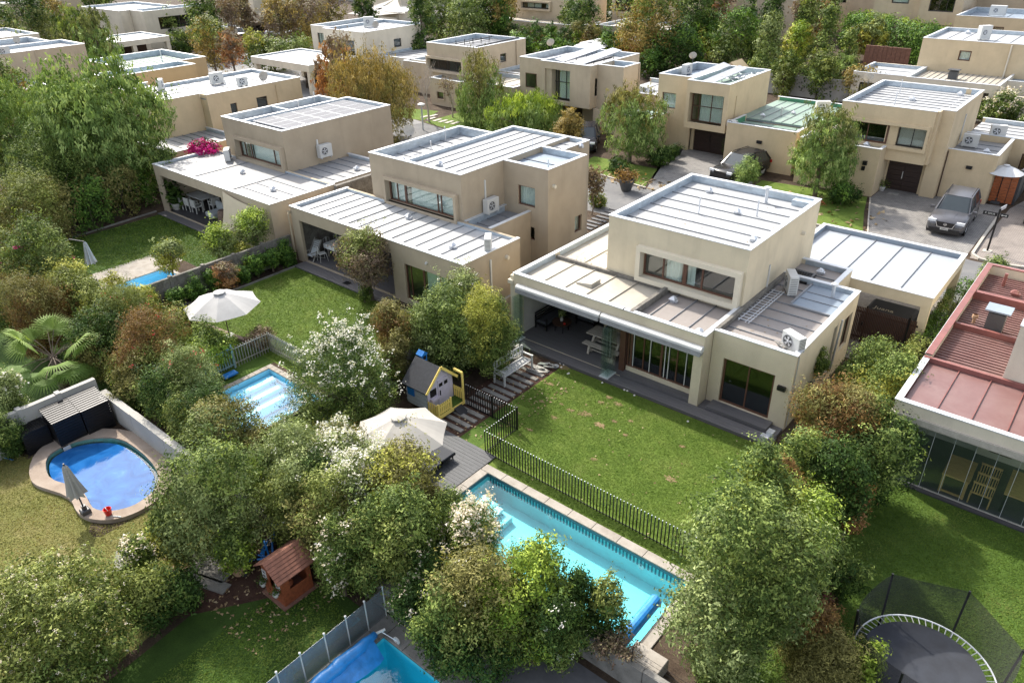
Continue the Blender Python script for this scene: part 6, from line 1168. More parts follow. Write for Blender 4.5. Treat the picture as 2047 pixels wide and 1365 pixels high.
# fallen things by the terrace
b = MB(); rr = random.Random(2)
for i in range(12):
    x, y = -15.85+rr.uniform(-.3, .3), 20.1+rr.uniform(-.45, .45); b.bar((x-.2, y-rr.uniform(-.15, .15), .05+rr.random()*.05), (x+.2, y+rr.uniform(-.15, .15), .06+rr.random()*.08), .09, .03)
b.build('scrap_wood', M['gatewood'], label='loose heap of pale scrap boards beside the bench', cat='scrap wood')
b = MB(); b.lathe([(0, .03), (.1, .02), (.14, .09), (.13, .09), (.09, .04), (0, .04)], (-15.45, 20.62, 0), 16); b.build('pet_bowl', M['galv2'], label='shiny metal bowl on the soil at the terrace edge', cat='bowl')
# white pebbles and dry leaves
def scatter(name, label, cat, n, areas, m, s, seed, flat=True, kind='stuff'):
    g = np.random.default_rng(seed); P_ = []
    for (x0, x1, y0, y1, w) in areas: k = int(n*w); P_.append(np.stack([g.uniform(x0, x1, k), g.uniform(y0, y1, k), g.uniform(.015, .045, k)], 1))
    P_ = np.concatenate(P_); me_ = leafmesh(name, P_, g.normal(size=P_.shape)*.35+[0, 0, 1], s, g.random(len(P_)), M[m], .7, g); o_ = bpy.data.objects.new(name, me_); COL.objects.link(o_); o_['kind'] = kind; return o_
for i, (px_, py_) in enumerate(((1120, 727), (1127, 730), (1135, 748), (1141, 727), (1137, 747), (1204, 766), (1248, 780), (1254, 782), (1268, 791), (1354, 820), (1375, 843), (1122, 735))):
    p = at(px_, py_); b = MB(); b.lathe([(0, 0), (.035, .005), (.045, .025), (.025, .05), (0, .055)], (p[0], p[1], 0), 8); b.build('pebble', M['stonew'], label='small white pebble lying in the grass along the terrace', cat='pebble', group='white pebbles along the terrace')
scatter('leaf_litter', '', '', 900, [(-17, -14, 14.4, 20, .30), (-18, -13, 5, 8, .5), (-6, -3.5, 12, 22, .1)], 'dryleaf', .045, 4)
scatter('leaf_litter', '', '', 170, [(-14.2, -6, 14.6, 20.9, .5)], 'dryleaf', .035, 5)
for k, a in enumerate(((-18.2, -15.8, 24.6, 30.5, 2.84), (-15.4, -9.8, 24.7, 31, 5.06), (-32.8, -21, 21.1, 24.6, 2.93), (-46, -39, 20.6, 24.4, 2.94), (-9.4, -6.8, 22.4, 28.2, 2.87))):
    g = np.random.default_rng(50+k); n = 70; P_ = np.stack([g.uniform(a[0], a[1], n), a[2]+(a[3]-a[2])*g.random(n)**1.6, np.full(n, a[4])], 1); me_ = leafmesh('leaf_litter', P_, g.normal(size=P_.shape)*.3+[0, 0, 1], .035, g.random(n)*.6, M['dryleaf'], .7, g); o_ = bpy.data.objects.new('leaf_litter', me_); COL.objects.link(o_); o_['kind'] = 'stuff'
scatter('leaf_litter', '', '', 500, [(-30, -18.5, 41.9, 44.5, .4), (-20, -10, 42.3, 48, .2), (-95, -75, 42, 56, .4)], 'dryleaf', .16, 6)
# bare patches on lawn
pm = groundmat('dry_grass_patch', [(.16, .12, .06), (.24, .17, .09), (.30, .22, .13)], 6, 30, amt=.3)
M['patch'] = pm; rr = random.Random(11)
for i, (px_, py_, r) in enumerate(((1170, 828, .26), (1108, 835, .14), (1122, 808, .1), (1227, 842, .14), (1340, 958, .2), (1187, 918, .13), (1236, 808, .16), (1201, 805, .14), (1218, 795, .14), (1125, 735, .3), (1140, 820, .14), (1364, 893, .1), (1100, 768, .16), (1260, 842, .1), (1082, 803, .12), (1200, 850, .2), (1060, 860, .12), (1250, 870, .1))):
    p = at(px_, py_); b = MB(); n = 26; pts = []
    for k in range(n): a = 2*PI*k/n; q = r*rr.uniform(.45, 1.15); pts.append((p[0]+q*1.3*math.cos(a), p[1]+q*.8*math.sin(a), .012+.0006*i))
    b.add(pts+[(p[0], p[1], .02+.0006*i)], [(k, (k+1) % n, n) for k in range(n)]); b.build('lawn_bare_patch', M['patch'], kind='structure')
# -------- playhouses
ph = thing('playhouse', 'grey and lilac playhouse with charcoal roof and yellow porch rails', 'playhouse', (-17.2, 15.5, 0)); Y0, Y1, X0, X1, XP = 14.98, 16.35, -18.15, -17.05, -16.5
b = MB()
for i in range(9): b.box(X0, X1, Y0-.012*(i % 2), Y0+.03, .25+i*.1, .345+i*.1)
b.box(X0, X1, Y1-.03, Y1, .25, 1.15); b.box(X0, X0+.03, Y0, Y1, .25, 1.15); b.build('wall', M['greywood'], ph)
b = MB(); b.add([(X1, Y0, .25), (X1, Y1, .25), (X1, Y1, 1.15), (X1, (Y0+Y1)/2, 1.8), (X1, Y0, 1.15), (X1-.03, Y0, .25), (X1-.03, Y1, .25), (X1-.03, Y1, 1.15), (X1-.03, (Y0+Y1)/2, 1.8), (X1-.03, Y0, 1.15)], [(0, 1, 2, 3, 4), (9, 8, 7, 6, 5)]); b.build('front_wall', M['lilac'], ph)
b = MB(); b.box(X1+.001, X1+.02, 15.55, 16.1, .25, 1.3); d_ = b.build('door', M['lilac'], ph); b = MB(); b.box(X1+.021, X1+.025, 15.6, 15.78, 1.0, 1.15); b.box(X1+.021, X1+.025, 15.86, 16.04, 1.0, 1.15); b.build('door_window', M['black'], d_); b = MB(); b.box(X1+.02, X1+.05, 15.62, 15.65, .65, .85); b.build('handle', M['black'], d_)
b = MB(); b.box(X1+.003, X1+.02, 15.15, 15.45, .75, 1.05); b.build('window', M['black'], ph); b = MB(); b.box(X1, X1+.14, 15.12, 15.48, .6, .72); b.build('flower_box', M['lilac'], ph); b = MB(); b.box(-18.05, -17.7, Y0-.04, Y0-.012, .65, 1.05); b.build('blue_shutter', M['bluepaint'], ph)
ym = (Y0+Y1)/2
for (ye, s) in ((Y0-.12, -1), (Y1+.12, 1)):
    b = MB(); b.add([(X0-.1, ye, 1.06), (X1+.12, ye, 1.06), (X1+.12, ym, 1.84), (X0-.1, ym, 1.84), (X0-.1, ye, 1.1), (X1+.12, ye, 1.1), (X1+.12, ym, 1.88), (X0-.1, ym, 1.88)], [(0, 1, 2, 3), (7, 6, 5, 4), (0, 4, 5, 1), (1, 5, 6, 2), (2, 6, 7, 3), (3, 7, 4, 0)]); b.build('roof', M['shingle'], ph)
    b = MB(); b.bar((X1+.13, ye, 1.09), (X1+.13, ym, 1.87), .03, .1); b.build('barge_board', M['yellowpaint'], ph)
b = MB(); b.box(X1, XP, Y0, Y1, .18, .25); b.build('porch_floor', M['lawn'], ph); b = MB(); b.box(XP, XP+.02, Y0, Y1, .12, .26); b.box(X1, XP, Y0-.02, Y0, .12, .26); b.build('porch_skirt', M['yellowpaint'], ph)
for (x, y, h) in ((XP-.05, Y0, .75), (XP-.05, Y1-.06, 1.45), (XP-.05, 15.62, .75)): b = MB(); b.box(x, x+.06, y, y+.06, .2, h); b.build('post', M['yellowpaint'], ph)
b = MB(); b.bar((XP-.02, Y1-.03, 1.47), (X1+.12, Y1-.03, 1.5), .08, .07); b.build('beam', M['yellowpaint'], ph)
for i in range(7): y = 15.03+i*.092; b = MB(); b.box(XP-.02, XP, y, y+.06, .28, .72); b.build('picket', M['yellowpaint'], ph)
for i in range(5): x = X1+.02+i*.1; b = MB(); b.box(x, x+.06, Y0, Y0+.02, .28, .7); b.build('picket', M['yellowpaint'], ph)
for i in range(5): x = X1+.02+i*.1; b = MB(); b.box(x, x+.06, Y1-.02, Y1, .28, .75); b.build('picket', M['yellowpaint'], ph)
b = MB(); b.bar((XP-.01, Y0, .6), (XP-.01, 15.65, .6), .015, .05); b.bar((XP-.01, Y0, .35), (XP-.01, 15.65, .35), .015, .05); b.bar((X1, Y1-.01, .62), (XP, Y1-.01, .62), .015, .05); b.build('rail', M['yellowpaint'], ph)
b = MB(); b.bar((XP, 15.95, .2), (XP+.42, 15.95, .0), .4, .03); b.build('ramp', M['black'], ph)
bh = thing('birdhouse', 'small bright blue birdhouse behind the playhouse roof', 'birdhouse', (-18.2, 15.95, 0)); b = MB(); b.box(-18.33, -18.07, 15.83, 16.07, 1.55, 1.85); b.build('box', M['bluepaint'], bh); b = MB(); b.add([(-18.36, 15.78, 1.85), (-18.04, 15.78, 1.85), (-18.04, 16.12, 1.85), (-18.36, 16.12, 1.85), (-18.36, 15.95, 1.99), (-18.04, 15.95, 1.99)], [(0, 1, 5, 4), (2, 3, 4, 5), (0, 4, 3), (1, 2, 5)]); b.build('roof', M['bluepaint'], bh); b = MB(); b.box(-18.069, -18.065, 15.88, 16.02, 1.65, 1.8); b.build('opening', M['black'], bh); b = MB(); b.tube([(-18.2, 15.95, 0), (-18.2, 15.95, 1.55)], .03, 6); b.build('post', M['sleeper'], bh)
rp = thing('playhouse', 'orange brown wooden playhouse with white windows on the dark lawn', 'playhouse', (-14.2, 6.9, 0)); x0, x1, y0, y1 = -14.62, -13.76, 6.42, 7.34; xm = (x0+x1)/2
b = MB(); slab(b, 'S', y0, x0, x1, .05, 1.08, [(xm-.13, xm+.13, .45, 1.0)], .03); slab(b, 'E', x1, y0+.03, y1, .05, 1.08, [(y0+.25, y1-.12, .5, .98)], .03); slab(b, 'W', x0, y0+.03, y1, .05, 1.08, [], .03); slab(b, 'N', y1, x0+.03, x1-.03, .05, 1.08, [], .03); b.add([(x0, y0, 1.08), (x1, y0, 1.08), (xm, y0, 1.42), (x0, y1, 1.08), (x1, y1, 1.08), (xm, y1, 1.42)], [(0, 1, 2), (5, 4, 3)]); b.build('wall', M['redwood'], rp)
for s in (-1, 1):
    xe = xm+s*.58
    for k in range(7):
        a, c = k/7, (k+1)/7-.01; za, zc_ = 1.44-.44*a, 1.44-.44*c; xa, xc = xm+s*.58*a, xm+s*.58*c; b = MB(); b.add([(xa, y0-.14, za), (xc, y0-.14, zc_), (xc, y1+.14, zc_), (xa, y1+.14, za), (xa, y0-.14, za+.022), (xc, y0-.14, zc_+.03), (xc, y1+.14, zc_+.03), (xa, y1+.14, za+.022)], [(0, 1, 2, 3), (7, 6, 5, 4), (0, 4, 5, 1), (1, 5, 6, 2), (2, 6, 7, 3), (3, 7, 4, 0)]); b.build('roof_board', M['redroof'], rp)
for x in (x0+.05, x1-.22):
    f = MB(); sbox(f, 'S', y0, x, x+.02, -.03, -.005, .66, .96); sbox(f, 'S', y0, x+.15, x+.17, -.03, -.005, .66, .96); sbox(f, 'S', y0, x+.02, x+.15, -.03, -.005, .94, .96); sbox(f, 'S', y0, x+.02, x+.15, -.03, -.005, .66, .68); sbox(f, 'S', y0, x+.02, x+.15, -.03, -.005, .8, .82); wf = f.build('window', M['plastic'], rp); f = MB(); sbox(f, 'S', y0, x+.02, x+.15, -.012, -.004, .68, .94); f.build('pane', M['dgrey'], wf)
    pp = pot('white pot with dark leaves hung under the '+('left' if x < xm else 'right')+' playhouse window', x+.09, y0-.12, .09, .13, 'plastic', 'dark', z=.45, ph=.15, nl=120, ls=.03)
b = MB(); b.box(x0-.1, x1+.1, y0-.1, y1+.1, 0, .05); b.build('base', M['brownboard'], rp); b = MB(); b.lathe([(.13, .45), (.15, .52), (.12, .62), (0, .66)], (-14.0, 6.75, 0), 12); b.build('inside_toy', M['redwood'], rp)
# -------- blue ride-on toys
def trike(label, x, y, rz, s=1.0):
    t = thing('toy_tricycle', label, 'toy', (x, y, 0), rz, 'blue ride on toys', local=True); b = MB()
    for e in (-1, 1): b.tube([(-.3*s, e*.15*s, .1*s), (-.1*s, e*.1*s, .42*s), (.35*s, 0, .3*s)], .025*s, 6)
    b.tube([(.35*s, 0, .1*s), (.3*s, 0, .62*s), (.22*s, -.2*s, .68*s)], .022*s, 6); b.tube([(.3*s, 0, .62*s), (.22*s, .2*s, .68*s)], .022*s, 6); b.tube([(-.3*s, -.18*s, .1*s), (-.3*s, .18*s, .1*s)], .02*s, 5); b.build('frame', M['bluepaint'], t)
    b = MB(); b.bev(-.2*s, .05*s, -.1*s, .1*s, .36*s, .43*s, .02); b.build('seat', M['black'], t)
    for (wx, wy, r) in ((.35, 0, .15), (-.3, .2, .1), (-.3, -.2, .1)): b = MB(); b.lathe([(r*s*.4, -.02), (r*s, -.025), (r*s, .025), (r*s*.4, .02), (r*s*.4, -.02)], (wx*s, wy*s, r*s), 14, ax='y'); b.build('wheel', M['tyre'], t)
trike('blue ride-on toy frame closest to the clay pot', -15.55, 6.75, .8, 1.2); trike('blue ride-on toy frame behind the one by the pot', -15.75, 7.35, 2.2, 1.25); trike('blue ride-on toy frame nearest the orange brown playhouse roof', -15.2, 7.2, 3.9, 1.1)
bk = thing('bucket', 'red plastic bucket on the kidney pool rim', 'bucket', (-20.98, 5.02, .15)); b = MB(); b.lathe([(0, .17), (.09, .16), (.12, .36), (.125, .38), (.105, .37), (.08, .19), (0, .19)], (-20.98, 5.02, 0), 14); b.build('body', M['red'], bk); b = MB(); b.tube([(-21.1, 5.02, .37), (-21.05, 5.0, .42), (-20.95, 4.99, .42), (-20.87, 5.0, .37)], .007, 5); b.build('handle', M['plastic'], bk)
b = MB(); b.tube([(-20.8, 5.05, .16), (-20.65, 5.15, .17), (-20.55, 5.2, .16)], .02, 5); b.build('pool_float', M['plastic'], label='small white floating dispenser left beside the red bucket', cat='pool float')
b = MB(); b.bar((-18.9, 4.6, .32), (-18.2, 4.15, .32), .5, .03); b.box(-18.85, -18.8, 4.5, 4.55, 0, .31); b.box(-18.3, -18.25, 4.2, 4.25, 0, .31); b.build('low_table', M['conc'], label='pale square low table among the pink and white roses', cat='table')
for i, (a, c) in enumerate(((-17.5, 5.45), (-17.1, 5.2), (-16.75, 5.0))):
    b = MB(); b.bar((a, c+.35, .03), (a+1.2, c+.75, .03), .36, .05); b.build('board', M['conc'], label=['grey paving board closest to the kidney pool', 'middle grey paving board in the shaded corner', 'grey paving board closest to the dark lawn'][i], cat='paving board')
b = MB(); b.bev(-27.4, -27.1, -.9, .2, 0, .5, .04); 
# black slatted storage boxes
for (label, x0, x1, y0, y1, h0, h1) in (('low black slatted storage box at the left end of the row', -26.95, -26.3, 4.65, 5.5, .95, .85), ('tall black slatted storage box in the middle of the row', -26.72, -25.75, 5.53, 6.45, 1.3, 1.08), ('tall black slatted storage box in the wall corner', -26.7, -25.7, 6.48, 7.42, 1.3, 1.08)):
    t = thing('storage_box', label, 'storage box', ((x0+x1)/2, (y0+y1)/2, 0))
    for i in range(10):
        z = .03+i*h1/10; b = MB(); b.box(x1-.02, x1, y0, y1, z, z+h1/10-.02); b.build('slat', M['black'], t)
    for i in range(9):
        a = i/9; c = (i+1)/9-.02; b = MB(); b.bar((x0+(x1-x0)*(a+c)/2, y0-.02, h0+(h1-h0)*(a+c)/2+.02), (x0+(x1-x0)*(a+c)/2, y1+.02, h0+(h1-h0)*(a+c)/2+.02), (x1-x0)/9-.025, .02); b.build('lid_slat', M['black'], t)
    b = MB(); b.box(x0, x1-.03, y0+.01, y1-.01, 0, min(h0, h1)-.03); b.build('box_body', M['black'], t)
b = MB(); b.tube([(-26.6, 4.45, 0), (-26.95, 4.6, 1.5)], .015, 6); b.tube([(-26.75, 4.38, 0), (-27.05, 4.55, 1.4)], .012, 6); b.build('broom', M['gatewood'], label='two long broom handles leaning at the black storage box', cat='broom')
b = MB(); b.tube([(-26.5, 4.2, .03), (-27.3, 3.9, .03)], .018, 6); b.build('pool_pole', M['bluepaint'], label='blue pole lying on the soil by the brooms', cat='pole')
# -------- trampoline
tr_ = thing('trampoline', 'round black trampoline with sagging safety net', 'trampoline', (-.15, 14.45, 0)); ORG[tr_] = (0, 0, 0); R_ = 1.5; n = 48
def circ(r, z, k=n): return [(r*math.cos(2*PI*i/k), r*math.sin(2*PI*i/k), z) for i in range(k+1)]
b = MB(); b.tube(circ(R_, .75), .02, 6, cap=False); b.build('rim', M['galv2'], tr_)
b = MB(); b.lathe([(0, .70), (R_*.5, .71), (R_*.87, .745)], (0, 0, 0), n); b.build('mat', M['mat_black'], tr_)
b = MB()
for i in range(60): a = 2*PI*i/60; b.tube([(R_*.87*math.cos(a), R_*.87*math.sin(a), .745), (R_*math.cos(a+.02), R_*math.sin(a+.02), .755)], .012, 4)
b.build('spring', M['galv2'], tr_, kind='stuff')
for i in range(6):
    a = .35+2*PI*i/6; c, s = math.cos(a), math.sin(a); b = MB(); b.tube([(R_*1.05*c, R_*1.05*s, .1), (R_*1.05*c, R_*1.05*s, .9), (R_*1.1*c, R_*1.1*s, 2.05)], .028, 6); b.build('net_pole', M['black'], tr_); b = MB(); b.tube([(R_*c, R_*s, .74), (R_*c*1.02, R_*s*1.02, .02)], .025, 6); b.build('leg', M['galv2'], tr_)
b = MB(); K = 60; vs = []
for zi in range(4):
    for i in range(K):
        a = .35+2*PI*i/K; u = (i % 10)/10; sg = math.sin(PI*u); f = zi/3; rr_ = R_*(1.0+.09*f-.05*sg*f); vs.append((rr_*math.cos(a), rr_*math.sin(a), .78+(1.26-.14*sg)*f))
b.add(vs, [(z*K+i, z*K+(i+1) % K, (z+1)*K+(i+1) % K, (z+1)*K+i) for z in range(3) for i in range(K)]); b.build('net', M['net'], tr_); ORG[tr_] = (-.15, 14.45, 0)
# -------- veranda furniture in red roof house
vt = thing('veranda_table', 'light wood dining table behind the glass of the veranda', 'table', (-1.2, 22.7, .07)); b = MB(); b.box(-1.6, -.85, 22.1, 23.3, .72, .77); b.build('tabletop', M['pine'], vt)
for (x, y) in ((-1.58, 22.12), (-.95, 22.12), (-1.58, 23.2), (-.95, 23.2)): b = MB(); b.box(x, x+.08, y, y+.08, .07, .72); b.build('leg', M['pine'], vt)
b = MB(); b.box(-1.5, -.95, 22.13, 22.17, .1, .16); b.build('rail', M['pine'], vt)
for k, y in enumerate((22.1, 22.65, 23.2)):
    c = thing('slatted_chair', ['wooden slatted chair nearest the veranda glass', 'middle wooden slatted chair at the veranda table', 'wooden slatted chair farthest from the veranda glass'][k], 'chair', (-.45, y+.2, .07)); b = MB(); b.box(-.75, -.2, y+.05, y+.5, .45, .5); b.build('seat', M['cushion'], c); b = MB()
    for i in range(8): b.box(-.74+i*.07, -.71+i*.07, y, y+.025, .5, .85)
    b.box(-.76, -.18, y-.005, y+.03, .85, .91); b.box(-.76, -.18, y-.005, y+.03, .47, .52); b.build('backrest', M['pine'], c)
    for (x, yy) in ((-.76, y), (-.22, y), (-.76, y+.45), (-.22, y+.45)): b = MB(); b.box(x, x+.04, yy, yy+.04, .07, .5); b.build('leg', M['pine'], c)
wt = thing('veranda_table', 'second warm wood table at the right edge of the veranda', 'table', (.6, 22.8, .07)); b = MB(); b.box(.05, 1.2, 22.2, 23.6, .75, .8); b.build('tabletop', M['pine'], wt)
for (x, y) in ((.07, 22.25), (1.1, 22.25), (.07, 23.5), (1.1, 23.5)): b = MB(); b.box(x, x+.07, y, y+.07, .07, .75); b.build('leg', M['black'], wt)
# -------- porch furniture B
def tube_chair(label, x, y, rz, m='wicker', group='white metal chairs at the porch table'):
    t = thing('metal_chair', label, 'chair', (x, y, .1), rz, group, local=True); b = MB(); b.bev(-.19, .19, -.19, .19, .43, .46, .01); b.build('seat', M[m], t)
    b = MB(); b.tube([(-.18, .17, .45), (-.2, .2, .8), (0, .22, .88), (.2, .2, .8), (.18, .17, .45)], .014, 5); b.box(-.05, .05, .19, .205, .46, .86); b.build('backrest', M[m], t)
    for (a, c) in ((-.17, -.17), (.17, -.17), (-.17, .17), (.17, .17)): b = MB(); b.tube([(a, c, .44), (a*1.3, c*1.3, 0)], .014, 5); b.build('leg', M[m], t)
tt = thing('porch_table', 'long table under a white lace cloth on the tan porch', 'table', (-31.7, 22.6, .1)); b = MB(); b.bev(-32.1, -31.2, 21.9, 23.5, .82, .86, .01)
for (x, y) in ((-32.0, 22.0), (-31.35, 22.0), (-32.0, 23.3), (-31.35, 23.3)): b.box(x, x+.07, y, y+.07, .1, .82)
b.build('table', M['teak'], tt); b = MB(); b.box(-32.12, -31.18, 21.88, 23.52, .862, .866); b.box(-32.12, -31.18, 21.875, 21.88, .62, .866); b.box(-31.18, -31.175, 21.88, 23.52, .62, .866); b.build('tablecloth', M['curtain'], tt)
tube_chair('cream metal chair standing alone in front of the porch table', -31.75, 21.45, 2.9); tube_chair('cream metal chair at the left side of the porch table, front', -32.35, 22.4, 1.57); tube_chair('cream metal chair at the left side of the porch table, rear', -32.35, 23.1, 1.57); tube_chair('greenish metal chair at the right side of the porch table', -30.95, 22.3, -1.57); tube_chair('cream metal chair at the far end of the porch table', -31.65, 23.85, 0)
dc = thing('deck_chair', 'wooden folding deck chair with grey sling at the porch corner', 'deck chair', (-32.2, 21.1, .1)); b = MB()
for x in (-32.5, -31.95): b.bar((x, 20.95, .12), (x-.1, 21.75, 1.15), .04, .05); b.bar((x, 21.7, .12), (x, 20.95, .5), .04, .05); b.bar((x, 20.9, .62), (x, 21.5, .62), .04, .04)
b.build('frame', M['gatewood'], dc); b = MB(); b.bar((-32.22, 20.98, .42), (-32.22, 21.28, .45), .5, .02); b.bar((-32.22, 21.28, .44), (-32.28, 21.7, 1.05), .5, .02); b.build('sling', M['cushl'], dc)
for i in range(5): b = MB(); z = .75+i*.09; b.bar((-32.5, 21.45+i*.06, z), (-31.95, 21.45+i*.06, z), .05, .02); b.build('back_slat', M['gatewood'], dc)
b = MB(); b.bev(-30.6, -29.9, 21.5, 22.1, .1, .45, .03); b.build('fire_pit', M['black'], label='black square fire pit beside the reddish tree on the porch', cat='fire pit'); b = MB(); b.box(-28.7, -28.3, 20.3, 20.6, .092, .1); b.build('drain_cover', M['black'], label='small dark drain cover at the porch edge', cat='drain cover')
# -------- porch furniture C
tc_ = thing('dining_table', 'pale outdoor dining table in the shaded porch of the solar panel house', 'table', (-45.3, 22.2, .08)); b = MB(); b.bev(-46.2, -44.3, 21.7, 22.6, .78, .83, .01); b.build('tabletop', M['wicker'], tc_)
for (x, y) in ((-46.1, 21.8), (-44.5, 21.8), (-46.1, 22.45), (-44.5, 22.45)): b = MB(); b.box(x, x+.08, y, y+.08, .08, .78); b.build('leg', M['wicker'], tc_)
def armchair(label, x, y, rz): 
    t = thing('armchair', label, 'chair', (x, y, .08), rz, 'white armchairs around the porch dining table', local=True); b = MB(); b.bev(-.25, .25, -.25, .25, .38, .45, .02); b.build('seat', M['wicker'], t); b = MB(); b.bev(-.27, .27, .22, .28, .4, .88, .02); b.build('backrest', M['wicker'], t)
    for s in (-1, 1): b = MB(); b.box(s*.27-.02, s*.27+.02, -.22, .25, .62, .66); b.build('armrest', M['wicker'], t)
    for (a, c) in ((-.27, -.22), (.23, -.22), (-.27, .2), (.23, .2)): b = MB(); b.box(a, a+.045, c, c+.045, 0, .62 if c < 0 else .4); b.build('leg', M['wicker'], t)
for k, (x, y, r) in enumerate(((-45.9, 21.3, PI), (-45.1, 21.35, PI), (-44.4, 21.4, PI), (-45.9, 23.0, 0), (-45.1, 23.0, 0), (-43.9, 22.3, -E90))):
    armchair(['white armchair at the front left of the porch table', 'white armchair at the front middle of the porch table', 'white armchair at the front right of the porch table', 'white armchair behind the porch table, left', 'white armchair behind the porch table, right', 'white armchair at the right end of the porch table'][k], x, y, r)
lc = thing('lounge_chair', 'lounge chair with pale cushions at the right of the dark porch', 'chair', (-42.6, 21.6, .08)); b = MB(); b.bev(-43.1, -42.2, 21.2, 22.0, .2, .48, .05); b.build('seat_cushion', M['cushl'], lc); b = MB(); b.bev(-43.1, -42.2, 22.0, 22.2, .3, .95, .05); b.build('back_cushion', M['cushl'], lc)
pot('striped pot with big leafed plant at the left of the dark porch', -46.1, 20.9, .32, .5, 'stonepot', 'dark', ph=1.2, nl=260, ls=.17)
b = MB(); b.lathe([(.3, 0), (.38, .3), (.3, .85), (.24, .9), (0, .88)], (-41.1, 21.3, .08), 14); b.build('barrel', M['sleeper'], label='brown barrel beside the shade sail in the dark porch', cat='barrel')
# shade sail C, far sail
def sail(label, P3, m, sagz=-.3):
    A_, B_, C_ = [Vector(p) for p in P3]; b = MB(); K = 8; vs = []; idx = {}
    for i in range(K+1):
        for j in range(K+1-i):
            u, v = i/K, j/K; w = 1-u-v; p = A_*w+B_*u+C_*v; cen = (A_+B_+C_)/3; e = 1-27*u*v*w; ed = 4*(u*v+v*w+w*u); p = p+(cen-p)*.14*max(0, ed-27*u*v*w*.9); idx[i, j] = len(vs); vs.append((p.x, p.y, p.z+sagz*27*u*v*w/3))
    fs = []
    for i in range(K):
        for j in range(K-i):
            fs.append((idx[i, j], idx[i+1, j], idx[i, j+1]))
            if i+j < K-1: fs.append((idx[i+1, j], idx[i+1, j+1], idx[i, j+1]))
    b.add(vs, fs); return b.build('shade_sail', M[m], label=label, cat='shade sail')
sail('sand coloured triangular shade sail hanging at the porch corner', [(-38.5, 20.2, 2.95), (-34.4, 20.15, 2.7), (-38.5, 19.5, .45)], 'sail'); sail('white shade sail far back by the brown trees', [(-104.5, 93.5, 4.2), (-94.5, 86.0, 3.0), (-98, 81, 2.7)], 'fabric'); sail('smaller cream shade sail left of the white one', [(-104.5, 93.5, 4.2), (-106.5, 84, 2.5), (-101, 83, 2.3)], 'fabric')
# ================================================================== FENCES, WALLS
fe = thing('picket_fence', 'black metal picket fence around the cream house lawn and pool', 'fence', (-11, 14.9, 0))
pk = MB(); pk.tube([(0, 0, 0), (0, 0, .88)], .014, 6); pk0 = pk.build('picket', M['black'], fe); tp = MB(); tp.lathe([(0, .9), (.016, .885), (.016, .875), (0, .875)], (0, 0, 0), 6)
bpy.data.objects.remove(pk0)
def mk(me_src): 
    return me_src
pm_ = MB(); pm_.tube([(0, 0, 0), (0, 0, .93)], .019, 6, 0); pm_.tube([(0, 0, .931), (0, 0, .945)], .017, 6, 1)
src = bpy.data.meshes.new('picket'); src.from_pydata(pm_.v, [], pm_.f); src.materials.append(M['black']); src.materials.append(M['galv2']); src.polygons.foreach_set('material_index', pm_.m); src.update()
def pickets(root, me, pts, sp, name='picket', h=None):
    og = ORG[root]
    for (a, b_) in zip(pts[:-1], pts[1:]):
        a = Vector((*a, 0)); b_ = Vector((*b_, 0)); k = max(1, int(round((b_-a).length/sp)))
        for i in range(k):
            p = a.lerp(b_, i/k); o = bpy.data.objects.new(name, me); COL.objects.link(o); o.parent = root; o.location = (p.x-og[0], p.y-og[1], -og[2])
pickets(fe, src, [(-16.45, 16.42), (-14.0, 16.42), (-14.0, 14.72), (-5.75, 14.72)], .118)
for p, q in (((-16.45, 16.42), (-14.0, 16.42)), ((-14.0, 16.42), (-14.0, 14.72)), ((-14.0, 14.72), (-5.75, 14.72))):
    b = MB(); b.bar((*p, .05), (*q, .05), .02, .03); b.build('rail', M['black'], fe)
b = MB(); b.box(-14.03, -13.97, 16.39, 16.45, 0, .98); b.box(-15.2, -15.14, 16.39, 16.45, 0, .98); b.build('post', M['black'], fe)
fb_ = thing('picket_fence', 'weathered grey picket fence round the light blue pool', 'fence', (-25, 14, 0))
pm_ = MB(); pm_.box(-.02, .02, -.012, .012, 0, .95); s2_ = bpy.data.meshes.new('picket'); s2_.from_pydata(pm_.v, [], pm_.f); s2_.materials.append(M['gatewood']); s2_.update()
pickets(fb_, s2_, [(-25.85, 12.5), (-25.85, 14.15), (-20.0, 14.15)], .125)
b = MB(); b.bar((-25.85, 12.5, .2), (-25.85, 14.15, .2), .02, .04); b.bar((-25.85, 14.15, .2), (-20, 14.15, .2), .02, .04); b.bar((-25.85, 12.5, .85), (-25.85, 14.15, .85), .02, .04); b.bar((-25.85, 14.15, .85), (-20, 14.15, .85), .02, .04); b.build('rail', M['gatewood'], fb_)
gb = thing('pool_gate', 'pale blue picket gate at the corner of the light blue pool', 'gate', (-25.85, 12.0, 0)); pm_ = MB(); pm_.box(-.015, .015, -.02, .02, .1, .98); s3_ = bpy.data.meshes.new('picket'); s3_.from_pydata(pm_.v, [], pm_.f); s3_.materials.append(M['teargate']); s3_.update()
pickets(gb, s3_, [(-25.85, 11.25), (-25.85, 12.4)], .12); b = MB(); b.box(-25.88, -25.82, 11.15, 11.22, 0, 1.1); b.box(-25.88, -25.82, 12.4, 12.47, 0, 1.1); b.box(-25.87, -25.83, 11.22, 12.4, .15, .2); b.box(-25.87, -25.83, 11.22, 12.4, .9, .95); b.build('gate_frame', M['teargate'], gb)
b = MB(); b.bev(-25.5, -25.2, 11.6, 12.2, .1, .2, .04); b.box(-25.45, -25.4, 11.65, 11.7, 0, .1); b.build('float_board', M['bluepaint'], label='blue plastic float lying by the pale gate', cat='pool toy')
